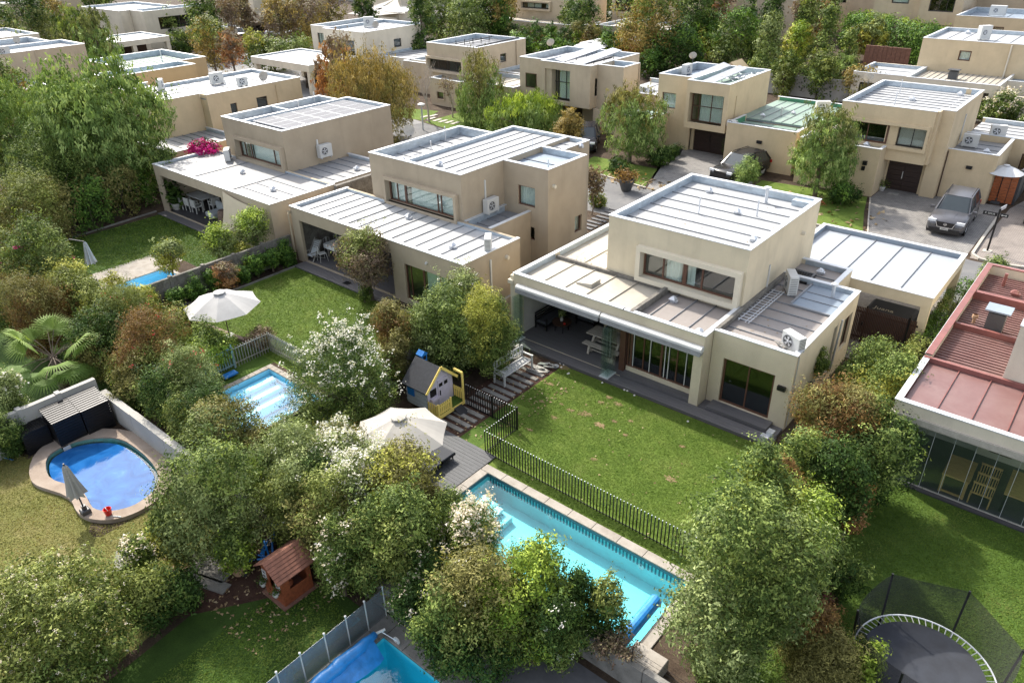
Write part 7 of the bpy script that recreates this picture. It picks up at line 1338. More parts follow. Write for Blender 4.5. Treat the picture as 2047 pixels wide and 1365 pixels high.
def panelwall(label, x0, x1, y0, y1, h, m, n, posts=True, cat='wall', z=0, postm=None, name='garden_wall'):
    t = thing(name, label, cat, ((x0+x1)/2, (y0+y1)/2, 0)); ax = abs(x1-x0) > abs(y1-y0); rr = random.Random(int(abs(x0*7+y0)))
    for i in range(n):
        b = MB(); dz = rr.uniform(-.03, .03)
        if ax: b.box(x0+(x1-x0)*i/n+.01, x0+(x1-x0)*(i+1)/n-.01, y0, y1, z, h+dz)
        else: b.box(x0, x1, y0+(y1-y0)*i/n+.01, y0+(y1-y0)*(i+1)/n-.01, z, h+dz)
        b.build('wall_panel', M[m], t)
        if posts:
            b = MB()
            if ax: xx = x0+(x1-x0)*i/n; b.box(xx-.08, xx+.08, y0-.03, y1+.03, z, h+.05)
            else: yy = y0+(y1-y0)*i/n; b.box(x0-.03, x1+.03, yy-.08, yy+.08, z, h+.05)
            b.build('wall_post', M[postm or m], t)
    return t
panelwall('grey concrete panel wall between the two lawns, behind the hedge balls', -33.55, -33.4, 10.6, 20.8, 1.4, 'wallconc', 6)
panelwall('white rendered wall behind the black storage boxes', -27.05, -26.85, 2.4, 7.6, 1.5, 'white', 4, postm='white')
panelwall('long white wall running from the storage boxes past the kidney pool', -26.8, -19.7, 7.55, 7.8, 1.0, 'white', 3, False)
panelwall('rough block wall behind the grey slabs of the bottom pool', -19.6, -8.0, 8.06, 8.26, 1.0, 'wallconc', 7, False)
panelwall('low concrete wall below the turquoise pool at the bottom', -9.2, -3.0, 10.2, 10.36, .85, 'conc', 3, False)
panelwall('rendered boundary wall hidden behind the hedge left of the cream house', -19.65, -19.5, 8.3, 24, 1.2, 'wallconc', 6, False)
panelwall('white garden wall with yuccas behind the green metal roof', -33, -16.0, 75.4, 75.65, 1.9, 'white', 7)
panelwall('brown board fence under the pale trees at upper right', -26.9, -22.2, 93.0, 93.2, 2.6, 'brownboard', 10, False, 'fence', name='board_fence')
panelwall('cream garden wall behind the rose bush at the right edge', -9, 2, 74.9, 75.1, 2.2, 'pale', 4, False); panelwall('dark panel fence beside the orange boards', -5.0, -4.88, 53.0, 66.0, 2.1, 'dgrey', 7, True, 'fence', name='panel_fence')
panelwall('rough reddish stone wall between the solar panel house and the long tan house', -33.95, -33.7, 24.4, 29.5, 3.1, 'wallconc', 2, False)
ob = thing('board_fence', 'orange cedar board fence between sand wall and dark panels', 'fence', (-5.55, 52.9, 0))
for i in range(9): b = MB(); b.box(-6.22, -5.35, 52.74, 52.78, .05+i*.19, .225+i*.19); b.build('board', M['orangewood'], ob)
for i in range(9): b = MB(); b.box(-5.33, -4.98, 52.76, 52.8, .05+i*.19, .225+i*.19); b.build('board', M['orangewood'], ob)
b = MB(); b.box(-5.35, -5.32, 52.72, 52.82, 0, 1.8); b.build('post', M['darkwood'], ob)
# glass fence by bottom pool, roller cover
gf = thing('glass_fence', 'smoky glass pool fence with white posts along the dark lawn', 'fence', (-11.45, 5.5, 0)); ys = [7.95, 7.35, 6.75, 6.1, 5.4, 4.75, 4.1]
for a, c in zip(ys[:-1], ys[1:]): b = MB(); b.box(-11.455, -11.445, c+.02, a-.02, .05, 1.02); b.build('glass_panel', M['fglass'], gf)
for y in ys: b = MB(); b.tube([(-11.45, y, 0), (-11.45, y, 1.1)], .018, 6); b.lathe([(0, 1.14), (.03, 1.12), (.03, 1.09), (0, 1.09)], (-11.45, y, 0), 8); b.build('fence_post', M['plastic'], gf)
rc = thing('cover_roller', 'blue bubble cover bunched on its roller at the bottom pool', 'pool cover', (-11.05, 6, 0)); b = MB(); rr = random.Random(4); pts = []; rad = []
for i in range(24): y = 7.25-i*.16; pts.append((-11.03+rr.uniform(-.02, .02)-(.12 if i > 13 else 0), y, .3-(.1 if i > 13 else 0))); rad.append(.10+.07*min(1, i/5)+rr.uniform(-.015, .02)+(.09 if i > 13 else 0))
b.tube(pts, rad, 14); b.build('rolled_cover', M['bluecover'], rc, smooth=True); b = MB()
vs = []; 
for i in range(20):
    y = 7.1-i*.2; e = rr.uniform(-.02, .02)
    for j in range(6): vs.append((-10.95+j*(.075+.012*math.sin(i*.9))+e, y, .30-.075*j+.03*math.sin(i*1.3+j)))
b.add(vs, [(i*6+j, (i+1)*6+j, (i+1)*6+j+1, i*6+j+1) for i in range(19) for j in range(5)]); b.build('hanging_cover', M['bluecover'], rc, smooth=True)
b = MB(); b.tube([(-11.05, 7.25, .3), (-10.95, 7.5, .32)], .035, 8); b.build('roller_end', M['plastic'], rc); b = MB(); b.tube([(-10.98, 7.4, .3), (-10.6, 7.55, .1)], .012, 5); b.build('strut', M['galv2'], rc); b = MB(); b.lathe([(.05, -.02), (.11, -.02), (.11, .02), (.05, .02), (.05, -.02)], (-10.6, 7.55, .11), 16, ax='y'); b.lathe([(0, -.01), (.03, -.01), (.03, .01), (0, .01)], (-10.6, 7.55, .11), 8, ax='y'); b.build('wheel', M['plastic'], rc)
wf_ = thing('wire_fence', 'thin black wire strands and post above the low concrete wall', 'fence', (-7, 10.3, .85)); b = MB()
for z in (1.0, 1.15, 1.3): b.tube([(-9.0, 10.28, z), (-3.2, 10.28, z)], .005, 4)
b.build('wire', M['black'], wf_); b = MB(); b.tube([(-7.6, 10.28, .85), (-7.6, 10.28, 1.4)], .015, 6); b.tube([(-5.4, 10.28, .85), (-5.4, 10.28, 1.4)], .015, 6); b.build('post', M['black'], wf_)
b = MB(); b.bev(-5.8, -4.9, 10.6, 11.2, 0, .4, .02); b.build('slab', M['coping'], label='pale concrete slab block at the end of the turquoise pool', cat='slab')
# stepping stones far lawn
fs_ = [(862, 238), (874, 241), (886, 243), (898, 245), (910, 247), (866, 232), (850, 234)]
for k, (px_, py_) in enumerate(fs_):
    p = at(px_, py_); b = MB(); b.box(p[0]-.18, p[0]+.18, p[1]-.5, p[1]+.5, .012, .05); b.build('stepping_stone', M['kerb'], label='pale stepping stone in the bright strip of lawn by the street light', cat='stepping stone', group='stepping stones by the street light')
for k in range(8):
    p = at(1170+k*9, 452-k*5+4); b = MB(); b.box(p[0]-.5, p[0]+.5, p[1]-.12, p[1]+.12, .0, .06); b.build('stepping_plank', M['slate'], label='dark paving bar in the passage between the tan and cream houses', cat='paver', group='dark paving bars between the houses')
# ================================================================== STREET FURNITURE
ss = thing('street_sign', 'black street name post with black plates by the paved driveway', 'street sign', (-4.54, 44.13, 0)); ORG[ss] = (-4.54, 44.13, 0)
b = MB(); b.tube([(-4.54, 44.13, 0), (-4.54, 44.13, 2.35)], .05, 8); b.build('post', M['black'], ss); b = MB(); b.box(-4.75, -4.33, 43.92, 44.34, 0, .03); b.build('base_plate', M['kerb'], ss)
b = MB(); b.box(-5.25, -4.6, 44.11, 44.14, 1.92, 2.12); pl1 = b.build('name_plate', M['black'], ss); b = MB(); b.box(-4.48, -4.1, 44.11, 44.14, 1.94, 2.12); pl2 = b.build('arrow_plate', M['black'], ss); b = MB(); b.bar((-4.54, 44.2, 2.3), (-4.4, 44.9, 2.3), .02, .2); b.build('cross_plate', M['galv2'], ss)
text('P. SOUR', .13, (-4.93, 44.105, 2.02), (PI/2, 0, 0), 'plastic', pl1)
b = MB(); b.add([(-4.43, 44.105, 2.03), (-4.36, 44.105, 2.08), (-4.36, 44.105, 2.045), (-4.22, 44.105, 2.045), (-4.22, 44.105, 2.08), (-4.15, 44.105, 2.03), (-4.22, 44.105, 1.98), (-4.22, 44.105, 2.015), (-4.36, 44.105, 2.015), (-4.36, 44.105, 1.98)], [tuple(range(9, -1, -1))]); b.build('arrow', M['plastic'], pl2)
sl_ = thing('street_light', 'short grey street light behind the long tan house roof', 'street light', (-48.0, 44.6, 0)); b = MB(); b.tube([(-48.0, 44.6, 0), (-48.0, 44.6, 2.0)], .07, 8); b.build('post', M['galv2'], sl_); b = MB(); b.lathe([(.05, 2.0), (.28, 2.08), (.32, 2.2), (.1, 2.3), (0, 2.3)], (-48.0, 44.6, 0), 14); b.build('lamp_head', M['plastic'], sl_)
hs = MB(); hs.tube([(-14.1+.35*math.cos(a*.7)*(1-.03*a), 46.0+.35*math.sin(a*.7)*(1-.03*a), .03+.01*a) for a in range(22)], .02, 5); hs.build('garden_hose', M['orangewood'], label='orange garden hose coiled at the foot of the bright willow', cat='hose')
b = MB(); b.box(-11.5, -10.9, 50.55, 50.95, .012, .03); b.build('doormat', M['gatewood'], label='pale doormat before the double dark door', cat='doormat')
# ================================================================== CARS
def car(label, x, y, rz, L_=4.95, W=1.95, H=1.75, paint='carpaint', suv=True, detail=True, cat='car', name='parked_car'):
    t = thing(name, label, cat, (x, y, 0), rz, None, local=True)          # heading -y at rz 0
    h = W/2; hb = H*.58; st = []                                       # stations along length: y, zlow, zbelt, halfwidth
    for (f, zl, zb, w) in ((-.5, .34, .62, .74), (-.485, .26, .80, .86), (-.44, .22, hb*.93, .95), (-.36, .20, hb*.98, .99), (-.22, .2, hb*1.03, 1.0), (0, .2, hb*1.05, 1.0), (.25, .2, hb*1.06, 1.0), (.40, .22, hb*1.06, .985), (.47, .26, hb*1.02, .93), (.5, .36, .86, .84)): st.append((f*L_, zl, zb, w*h))
    vs = []; n = 11
    for (yy, zl, zb, w) in st:
        m = (zl+zb)/2
        for (fx, fz) in ((-.80, 0), (-.97, .10), (-1.0, .35), (-.995, .7), (-.95, .93), (-.80, 1.0), (0, 1.03), (.80, 1.0), (.95, .93), (.995, .7), (1.0, .35), (.97, .10), (.80, 0)): vs.append((fx*w, yy, zl+(zb-zl)*fz))
    n = 13; fs = [(i*n+j, i*n+(j+1) % n, (i+1)*n+(j+1) % n, (i+1)*n+j) for i in range(len(st)-1) for j in range(n)]+[tuple(range(n-1, -1, -1)), tuple((len(st)-1)*n+j for j in range(n))]
    b = MB(); b.add(vs, [tuple(reversed(f)) for f in fs]); bd = b.build('body', M[paint], t, smooth=True)
    # greenhouse
    zt, zb2 = H-.02, hb*1.0; gl = [(-.20*L_, zb2, h*.86), (-.06*L_, zt-.05, h*.70), (.10*L_, zt, h*.72), (.36*L_, zt-.05, h*.70), (.47*L_, zb2+.05, h*.84)] if suv else [(-.22*L_, zb2, h*.86), (-.06*L_, zt-.04, h*.66), (.08*L_, zt, h*.67), (.2*L_, zt-.05, h*.66), (.36*L_, zb2+.05, h*.82)]
    base = [(-.23*L_, h*.88), (-.06*L_, h*.93), (.10*L_, h*.93), (.36*L_, h*.92), (.485*L_ if suv else .38*L_, h*.86)]
    vs = []
    for (yb, wb), (yt, z, wt) in zip(base, gl): vs += [(-wb, yb, zb2-.03), (-wt, yt, z), (-wt*.85, yt, z+.035), (wt*.85, yt, z+.035), (wt, yt, z), (wb, yb, zb2-.03)]
    fs = []
    for i in range(4):
        for j in range(5): fs.append((i*6+j, i*6+j+1, (i+1)*6+j+1, (i+1)*6+j))
    fs += [(0, 5, 4, 3, 2, 1), (24, 25, 26, 27, 28, 29)]
    b = MB(); b.add(vs, [tuple(reversed(f)) for f in fs]); b.build('cabin', M['carglass'], t, smooth=False)
    r_ = MB(); rv = []
    for k in (1, 2, 3):
        yt, z, wt = gl[k]; rv += [(-wt*1.02, yt+(-.03 if k == 1 else .03 if k == 3 else 0), z+.012), (-wt*.86, yt, z+.05), (wt*.86, yt, z+.05), (wt*1.02, yt, z+.012)]
    r_.add(rv, [(0, 1, 5, 4), (1, 2, 6, 5), (2, 3, 7, 6), (4, 5, 9, 8), (5, 6, 10, 9), (6, 7, 11, 10)]); r_.build('roof', M[paint], t, smooth=True)
    b = MB()
    for s in (-1, 1):
        b.bar((s*base[0][1], base[0][0], zb2), (s*gl[1][2], gl[1][0], gl[1][1]+.01), .06, .05); b.bar((s*(base[1][1]+.005), .1*L_, zb2), (s*(gl[2][2]+.012), .10*L_, gl[2][1]), .05, .05); b.bar((s*(base[4][1]), base[4][0]-.04, zb2), (s*gl[3][2], gl[3][0], gl[3][1]), .07, .12)
    b.build('pillar', M[paint], t)
    for s in (-1, 1): b = MB(); b.bar((s*gl[1][2]*.95, -.03*L_, H+.06), (s*gl[3][2]*.95, .33*L_, H+.04), .03, .04); (b.build('roof_rail', M['carblack'], t) if suv else None)
    for s in (-1, 1):
        for yy in (-.30*L_, .285*L_):
            r = .37 if suv else .32; b = MB(); b.lathe([(r*.62, -.11), (r*.97, -.12), (r, -.06), (r, .06), (r*.97, .12), (r*.62, .11)], (s*(h-.12), yy, r), 20, ax='x'); w_ = b.build('wheel', M['tyre'], t); b = MB(); b.lathe([(0, s*.10), (r*.6, s*.105), (r*.62, s*.06)], (s*(h-.12), yy, r), 16, ax='x')
            b.build('rim', M['galv2'], w_); b = MB(); b.lathe([(r*1.02, -.05), (r*1.18, -.05), (r*1.18, .05), (r*1.02, .05), (r*1.02, -.05)], (s*(h-.05), yy, r), 20, ax='x'); b.build('wheel_arch', M['carblack'], t)
        b = MB(); b.bev(s*h*.98, s*(h*.98+.22), -.17*L_, -.14*L_, hb*.98, hb*.98+.17, .03); b.build('wing_mirror', M[paint], t)
        b = MB(); b.box(s*h*.52, s*h*.93, -.488*L_, -.462*L_, .76, .90) if suv else b.box(s*h*.55, s*h*.9, -.49*L_, -.46*L_, .6, .72); b.build('headlight', M['lamp'], t)
        b = MB(); b.box(s*h*.6, s*h*.95, .478*L_, .503*L_, .72, .9); b.build('tail_light', M['tail'], t)
        for yy in (-.02, .22): b = MB(); b.box(s*(h+.002), s*(h+.02), yy*L_, yy*L_+.18, hb*.85, hb*.88); b.build('door_handle', M['chrome'], t)
        b = MB(); b.box(s*h*.985, s*(h*.985+.012), -.2*L_, .22*L_, .3, .42); b.build('sill_trim', M['carblack'], t)
    b = MB(); b.box(-h*.48, h*.48, -.507*L_, -.49*L_, .58, .84); b.box(-h*.8, h*.8, -.505*L_, -.48*L_, .28, .46); g = b.build('grille', M['carblack'], t)
    if detail:
        b = MB(); 
        for s in (-1, 1): b.bar((s*h*.50, -.512*L_, .86), (s*h*.38, -.512*L_, .56), .03, .035, up=(0, 1, 0))
        b.bar((-h*.38, -.512*L_, .56), (h*.38, -.512*L_, .56), .03, .03); b.build('chrome_trim', M['chrome'], g)
        b = MB(); b.lathe([(.055, -.01), (.075, -.01), (.075, .01), (.055, .01), (.055, -.01)], (0, -.516*L_, .74), 20, ax='y'); b.box(-.09, .09, -.52*L_, -.514*L_, .725, .755); b.build('emblem', M['chrome'], g)
        b = MB(); b.box(-.2, .2, -.516*L_, -.508*L_, .42, .53); np_ = b.build('number_plate', M['plastic'], t); text('TR PR 46', .075, (0, -.5175*L_, .475), (PI/2, 0, 0), 'black', np_)
        b = MB(); b.bar((-h*.3, -.25*L_, hb*1.06), (-h*.22, -.42*L_, hb*.965), .02, .012); b.bar((h*.3, -.25*L_, hb*1.06), (h*.22, -.42*L_, hb*.965), .02, .012); b.build('bonnet_crease', M[paint], t)
        b = MB(); b.box(-h*.9, h*.9, -.495*L_, -.47*L_, .2, .29); b.build('bumper_skirt', M['carblack'], t)
    return t
car('dark grey sport utility car parked on the paved driveway', -7.02, 47.35, .04)
car('black car partly under the bright willow, half covered by a dark tarpaulin', -20.6, 48.4, -.18, 4.7, 1.9, 1.65, 'carblack', True, False)
b = MB(); rr = random.Random(6); K = 9; vs = [(-22.2+1.7*i/K+.05*rr.random(), 49.0+2.2*j/K, .25+.65*math.sin(PI*min(1, (i+1)/K))*math.sin(PI*(j+1)/(K+2))+rr.uniform(-.05, .06)) for i in range(K+1) for j in range(K+1)]
b.add(vs, [(i*(K+1)+j, (i+1)*(K+1)+j, (i+1)*(K+1)+j+1, i*(K+1)+j+1) for i in range(K) for j in range(K)]); b.build('tarpaulin', M['dgrey'], label='crumpled dark tarpaulin beside the black car', cat='tarpaulin')
car('silver car cut off by the right edge', -3.0, 51.2, PI+.05, 4.4, 1.8, 1.45, 'carsilver', False, False)
car('dark blue car in the shade behind the long tan house', -33.6, 48.6, .5, 4.6, 1.85, 1.6, 'cardark', True, False)
car('white and lilac car parked far back between the autumn trees', -110, 73, 1.9, 4.6, 1.85, 1.5, 'carwhite', False, False); car('light car behind the golden street tree', -114.5, 68.5, 1.2, 4.6, 1.85, 1.5, 'carsilver', False, False); car('tiny dark car by the far shade sail', -118, 101, .3, 4.6, 1.85, 1.5, 'cardark', False, False)
car('pale car standing in front of the white roofed houses at far left', -104.5, 38.5, 1.3, 4.4, 1.8, 1.5, 'carwhite', False, False)
# gazebo / canopy by J
gz = thing('gazebo', 'pale metal gazebo with white tied curtains behind the taupe house', 'gazebo', (-41, 67, 0))
cz = at(1268, 78, 2.6); b = MB(); b.box(cz[0]-1.6, cz[0]+1.6, cz[1]-1.6, cz[1]+1.6, 2.55, 2.65); b.build('canopy', M['galv2'], gz)
for (a, c) in ((-1.5, -1.5), (1.5, -1.5), (-1.5, 1.5), (1.5, 1.5)): b = MB(); b.box(cz[0]+a-.06, cz[0]+a+.06, cz[1]+c-.06, cz[1]+c+.06, 0, 2.55); b.build('post', M['dgrey'], gz); b = MB(); b.lathe([(.3, .1), (.22, 1.0), (.10, 1.3), (.26, 2.3), (.3, 2.5)], (cz[0]+a, cz[1]+c, 0), 9); b.build('tied_curtain', M['curtain'], gz)
b = MB(); b.box(cz[0]-.8, cz[0]+.8, cz[1]-.9, cz[1]-.6, 0, 1.2); b.build('back_panel', M['orangewood'], gz)
for k, (px_, py_) in enumerate(((1302, 128), (1316, 122))):
    p = at(px_, py_+12); closed_umbrella(['tied white curtain post beside the gazebo, left one', 'tied white curtain post beside the gazebo, right one'][k], p[0], p[1], 2.3, 'fabricw')
for k, (px_, py_) in enumerate(((1291, 152), (1318, 149))):
    p = at(px_, py_); t = thing('patio_chair', ['round white patio chair left of the gazebo curtains', 'round white patio chair right of the gazebo curtains'][k], 'chair', (p[0], p[1], 0)); b = MB(); b.lathe([(.35, .42), (.4, .45), (.35, .48), (0, .48)], (p[0], p[1], 0), 14); b.build('seat', M['plastic'], t); b = MB(); b.tube([(p[0]-.4, p[1], .45), (p[0]-.35, p[1]+.3, .95), (p[0], p[1]+.42, 1.05), (p[0]+.35, p[1]+.3, .95), (p[0]+.4, p[1], .45)], .035, 5); b.build('backrest', M['plastic'], t)
    for (a, c) in ((-.25, -.25), (.25, -.25), (-.25, .25), (.25, .25)): b = MB(); b.tube([(p[0]+a, p[1]+c, .44), (p[0]+a*1.2, p[1]+c*1.2, 0)], .025, 5); b.build('leg', M['plastic'], t)
for k, (px_, py_, l, r) in enumerate(((1178, 90, 'white parasol top among the hedge conifers, left', 2.2), (1198, 84, 'white parasol top among the hedge conifers, right', 2.6))):
    p = at(px_, py_, 2.4); umbrella(l, p[0], p[1], 2.7, r, 8, 'fabricw', .2*k, .5)
p = at(1165, 70, 2.2); sh = thing('shed', 'small dark roofed shed between conifers and beige house', 'shed', (p[0], p[1], 0)); b = MB(); b.box(p[0]-1.4, p[0]+1.4, p[1]-1.2, p[1]+1.2, 0, 1.9); b.build('wall', M['dgrey'], sh); b = MB(); b.add([(p[0]-1.7, p[1]-1.5, 1.9), (p[0]+1.7, p[1]-1.5, 1.9), (p[0]+1.7, p[1]+1.5, 1.9), (p[0]-1.7, p[1]+1.5, 1.9), (p[0]-1.7, p[1], 2.9), (p[0]+1.7, p[1], 2.9)], [(0, 1, 5, 4), (2, 3, 4, 5), (0, 4, 3), (1, 2, 5)]); b.build('roof', M['shingle'], sh)
p = at(1245, 125, 2.5); b = MB(); b.add([(-35.6, 74.5, 1.6), (-34.2, 74.5, 2.7), (-32.8, 74.5, 1.6), (-35.6, 77, 1.6), (-34.2, 77, 2.7), (-32.8, 77, 1.6), (-35.6, 74.5, 0), (-32.8, 74.5, 0)], [(0, 2, 1), (0, 1, 4, 3), (1, 2, 5, 4), (6, 7, 2, 0)]); b.build('summer_house', M['sand'], label='small tan gabled roof behind the rack roof', cat='summer house')
for k, (px_, py_) in enumerate(((1772, 92), (1788, 96))):
    p = at(px_, py_+4); b = MB(); b.bev(p[0]-.9, p[0]+.9, p[1]-.5, p[1]+.5, .4, .7, .05); b.bar((p[0]+.9, p[1], .6), (p[0]+1.5, p[1], 1.2), .9, .08); b.box(p[0]-.7, p[0]-.6, p[1]-.4, p[1]+.4, 0, .4); b.box(p[0]+.6, p[0]+.7, p[1]-.4, p[1]+.4, 0, .4); b.build('garden_lounger', M['fabricw'], label=['white garden lounger by the pale variegated tree', 'white garden seat right of the lounger below the clipped hedge'][k], cat='garden lounger')
# ================================================================== PLANTS
# ---- foreground (crown middle px, px radius, middle height m, half height m)
T_ = plant
W1 = ('blossom', 90, .045)
T_('shrub', 'tall dense grey green shrub right of the kidney pool', 'shrub', 430, 1010, 98, 1.9, 1.85, 'grey', seed=1, pal2='mid', mixf=.35)
T_('shrub', 'grey green rounded shrub between red flowered hedge and light blue pool', 'shrub', 450, 880, 60, 1.5, 1.4, 'grey', seed=2, pal2='brown', mixf=.3)
T_('shrub', 'olive brown shrub just right of the rounded grey shrub', 'shrub', 520, 900, 42, 1.2, 1.1, 'brown', seed=3)
T_('shrub', 'small leafy citrus shrub over the clay pot by the orange brown playhouse', 'shrub', 478, 1100, 38, .9, .75, 'bright', seed=4, pal2='mid', mixf=.5)
T_('oleander', 'greyish oleander with a few white flowers below the light blue pool', 'oleander', 600, 925, 78, 1.6, 1.55, 'grey', seed=5, asp=.3, flowers=('blossom', 40, .04), topfl=True)
T_('oleander', 'broad oleander with white flowers left of the cream parasol', 'oleander', 690, 935, 66, 1.5, 1.5, 'grey', seed=6, asp=.28, flowers=('blossom', 220, .055), topfl=True)
T_('shrub', 'rusty topped shrub peeping out beside the cream parasol', 'shrub', 690, 900, 40, 1.9, .9, 'rust', seed=7, pal2='brown', mixf=.4)
T_('shrub', 'big olive shrub above the orange brown playhouse', 'shrub', 590, 1000, 66, 1.7, 1.6, 'olive', seed=8, asp=.35, flowers=('blossom', 24, .04), pal2='grey', mixf=.3)
T_('shrub', 'golden olive shrub in the middle of the front hedge', 'shrub', 655, 1050, 62, 1.6, 1.55, 'brown', seed=9, pal2='olive', mixf=.4)
T_('oleander', 'oleander with cream flowers beside the playhouse roof', 'oleander', 678, 1120, 52, 1.3, 1.25, 'mid', seed=10, asp=.25, flowers=('peach', 110, .055))
T_('oleander', 'flowering oleander left of the golden shrub top', 'oleander', 735, 995, 72, 1.7, 1.65, 'grey', seed=11, asp=.28, flowers=('blossom', 260, .055), topfl=True)
T_('shrub', 'yellow topped round shrub by the pool deck corner', 'shrub', 815, 990, 72, 1.7, 1.65, 'brown', seed=12, pal2='yellow', mixf=.14)
T_('shrub', 'dense olive green shrub below the yellow topped one', 'shrub', 800, 1090, 88, 1.6, 1.55, 'olive', seed=13, pal2='mid', mixf=.35)
T_('oleander', 'cream flowering oleander at the left end of the turquoise pool', 'oleander', 950, 1095, 60, 1.3, 1.25, 'mid', seed=14, asp=.25, flowers=('peach', 260, .055), topfl=True)
T_('shrub', 'dark leafy shrub low in the front hedge above the block wall', 'shrub', 855, 1170, 66, 1.2, 1.15, 'dark', seed=15, asp=.4, flowers=('peach', 90, .055))
T_('shrub', 'big olive shrub with dry grey twigs in the middle of the front hedge', 'shrub', 945, 1195, 92, 1.5, 1.45, 'olive', seed=16, pal2='brown', mixf=.3, flowers=('blossom', 20, .04))
T_('shrub', 'tall fresh green shrub reaching over the turquoise pool', 'shrub', 1070, 1170, 66, 1.8, 1.75, 'mid', seed=17, pal2='bright', mixf=.35)
T_('shrub', 'low bright green bush in the front hedge by the bottom edge', 'shrub', 1065, 1270, 60, 1.0, .95, 'bright', seed=18, pal2='mid', mixf=.5)
T_('shrub', 'dark green mass at the foot of the front hedge', 'shrub', 960, 1285, 80, .95, .9, 'dark', seed=19, pal2='olive', mixf=.4)
T_('shrub', 'dark round shrub standing before the pool end', 'shrub', 1213, 1232, 48, 1.15, 1.1, 'dark', seed=20, pal2='olive', mixf=.35)
T_('shrub', 'thin dark shrub between the fresh green shrub and the round one', 'shrub', 1150, 1200, 36, 1.3, 1.2, 'dark', seed=21)
bare_tree('dead_shrub', 'dry reddish twiggy shrub at the bottom edge', 'shrub', *at(1225, 1345)[:2], 1.5, .9, 'brown', seed=4, leafy=.10, lp='maple', r0=.03, upright=.3, per=5, ls=.035)
bare_tree('dead_shrub', 'bare grey branches sticking out of the front hedge', 'shrub', *at(960, 1270, .2)[:2], 2.6, .9, 'palebark', seed=9, r0=.035, upright=.5)
T_('tall_tree', 'tall dense tree with pale yellow top at the end of the turquoise pool', 'tree', 1478, 1170, 132, 2.95, 2.8, 'grey', seed=22, k=1.3, pal2='mid', mixf=.4, nl=24, flowers=None)
T_('tall_tree', 'yellow leafed tree crown behind the tall dense tree', 'tree', 1520, 985, 62, 3.6, 1.5, 'yellow', seed=23, pal2='mid', mixf=.5)
T_('shrub', 'fresh green tree at the lower right corner of the cream house', 'tree', 1590, 945, 56, 1.9, 1.7, 'bright', seed=24, pal2='mid', mixf=.55)
T_('conifer', 'rusty brown rounded conifer against the cream house wing', 'conifer', 1655, 858, 78, 2.3, 1.9, 'rust', seed=25, asp=.3, leaf=.045, pal2='brown', mixf=.25, nl=7, fill=.05)
T_('shrub', 'yellow green laurel over the wooden gate', 'shrub', 1735, 752, 60, 1.25, 1.15, 'yellow', seed=26, pal2='mid', mixf=.5)
T_('shrub', 'yellow green shrub spilling onto the red roof', 'shrub', 1790, 790, 56, 1.8, 1.5, 'yellow', seed=27, pal2='mid', mixf=.6)
T_('shrub', 'dark green shrub right of the rusty conifer', 'shrub', 1735, 905, 76, 1.8, 1.75, 'dark', seed=28, pal2='mid', mixf=.4)
T_('shrub', 'dark glossy shrub below the rusty conifer', 'shrub', 1670, 985, 60, 1.8, 1.7, 'dark', seed=29)
T_('shrub', 'small green bushy tree on the right hedge line', 'shrub', 1612, 1075, 62, 1.9, 1.8, 'mid', seed=30, pal2='bright', mixf=.4)
T_('conifer', 'small orange brown conifer beside the shaded right lawn', 'conifer', 1680, 1010, 30, 1.4, 1.3, 'orange', seed=31, asp=.3, leaf=.04, xy=at(1690, 1050, .6)[:2])
T_('shrub', 'deep green shrub at the edge of the shaded right lawn', 'shrub', 1665, 1145, 52, 1.2, 1.1, 'dark', seed=32, pal2='mid', mixf=.3)
T_('shrub', 'small dark red barberry on the shaded lawn edge', 'shrub', 1648, 1218, 27, .55, .5, 'darkred', seed=33, asp=.35)
T_('conifer', 'brown green conifer at the bottom right of the tall tree', 'conifer', 1610, 1260, 62, 1.1, 1.05, 'brown', seed=34, asp=.3, leaf=.04, pal2='rust', mixf=.4)
T_('shrub', 'brownish conifer touching the bottom edge', 'conifer', 1640, 1335, 70, .9, .85, 'brown', seed=35, asp=.3, leaf=.04)
T_('shrub', 'bright leafed bush in front of the trampoline', 'shrub', 1725, 1340, 46, .85, .8, 'bright', seed=36)
T_('shrub', 'low green groundcover bush below the tall tree', 'shrub', 1460, 1350, 60, .6, .55, 'mid', seed=37)
T_('shrub', 'orange brown bush half hidden behind the yellow tree crown', 'conifer', 1560, 965, 36, 2.6, 1.2, 'rust', seed=38, asp=.3, leaf=.045)
hedge('hedge', 'long clipped hedge between the carport and the red roof house', 'hedge', -4.55, -3.75, 28.2, 37.3, 1.15, 'hedge', seed=5, leaf=.06, pal2='olive', mixf=.3, dens=1.3)
T_('climber', 'small creeper on the cream house side wall', 'climber', 1640, 722, 20, 1.7, .45, 'mid', seed=39, trunk=False)
for k, (px_, py_, r, p1, p2, l) in enumerate(((545, 955, 48, 'mid', 'grey', 'green shrub just below the olive brown shrub'), (640, 985, 52, 'mid', 'dark', 'dark green filler shrub between the oleanders'), (735, 1110, 60, 'mid', 'olive', 'green shrub above the glass fence corner'), (880, 1055, 56, 'olive', 'mid', 'olive shrub left of the cream flowering oleander'), (1015, 1240, 56, 'mid', 'bright', 'green shrub between the twiggy shrub and the bright bush'), (1125, 1265, 44, 'mid', 'dark', 'green shrub on the low concrete wall'), (890, 1255, 54, 'dark', 'mid', 'dark shrub spilling over the block wall'), (575, 900, 44, 'grey', 'mid', 'grey green shrub below the light blue pool end'))):
    T_('shrub', l, 'shrub', px_, py_, r, 1.35, 1.3, p1, seed=170+k, pal2=p2, mixf=.4, asp=.35 if k % 2 else .5, flowers=('blossom', 16, .04) if k % 2 else None)
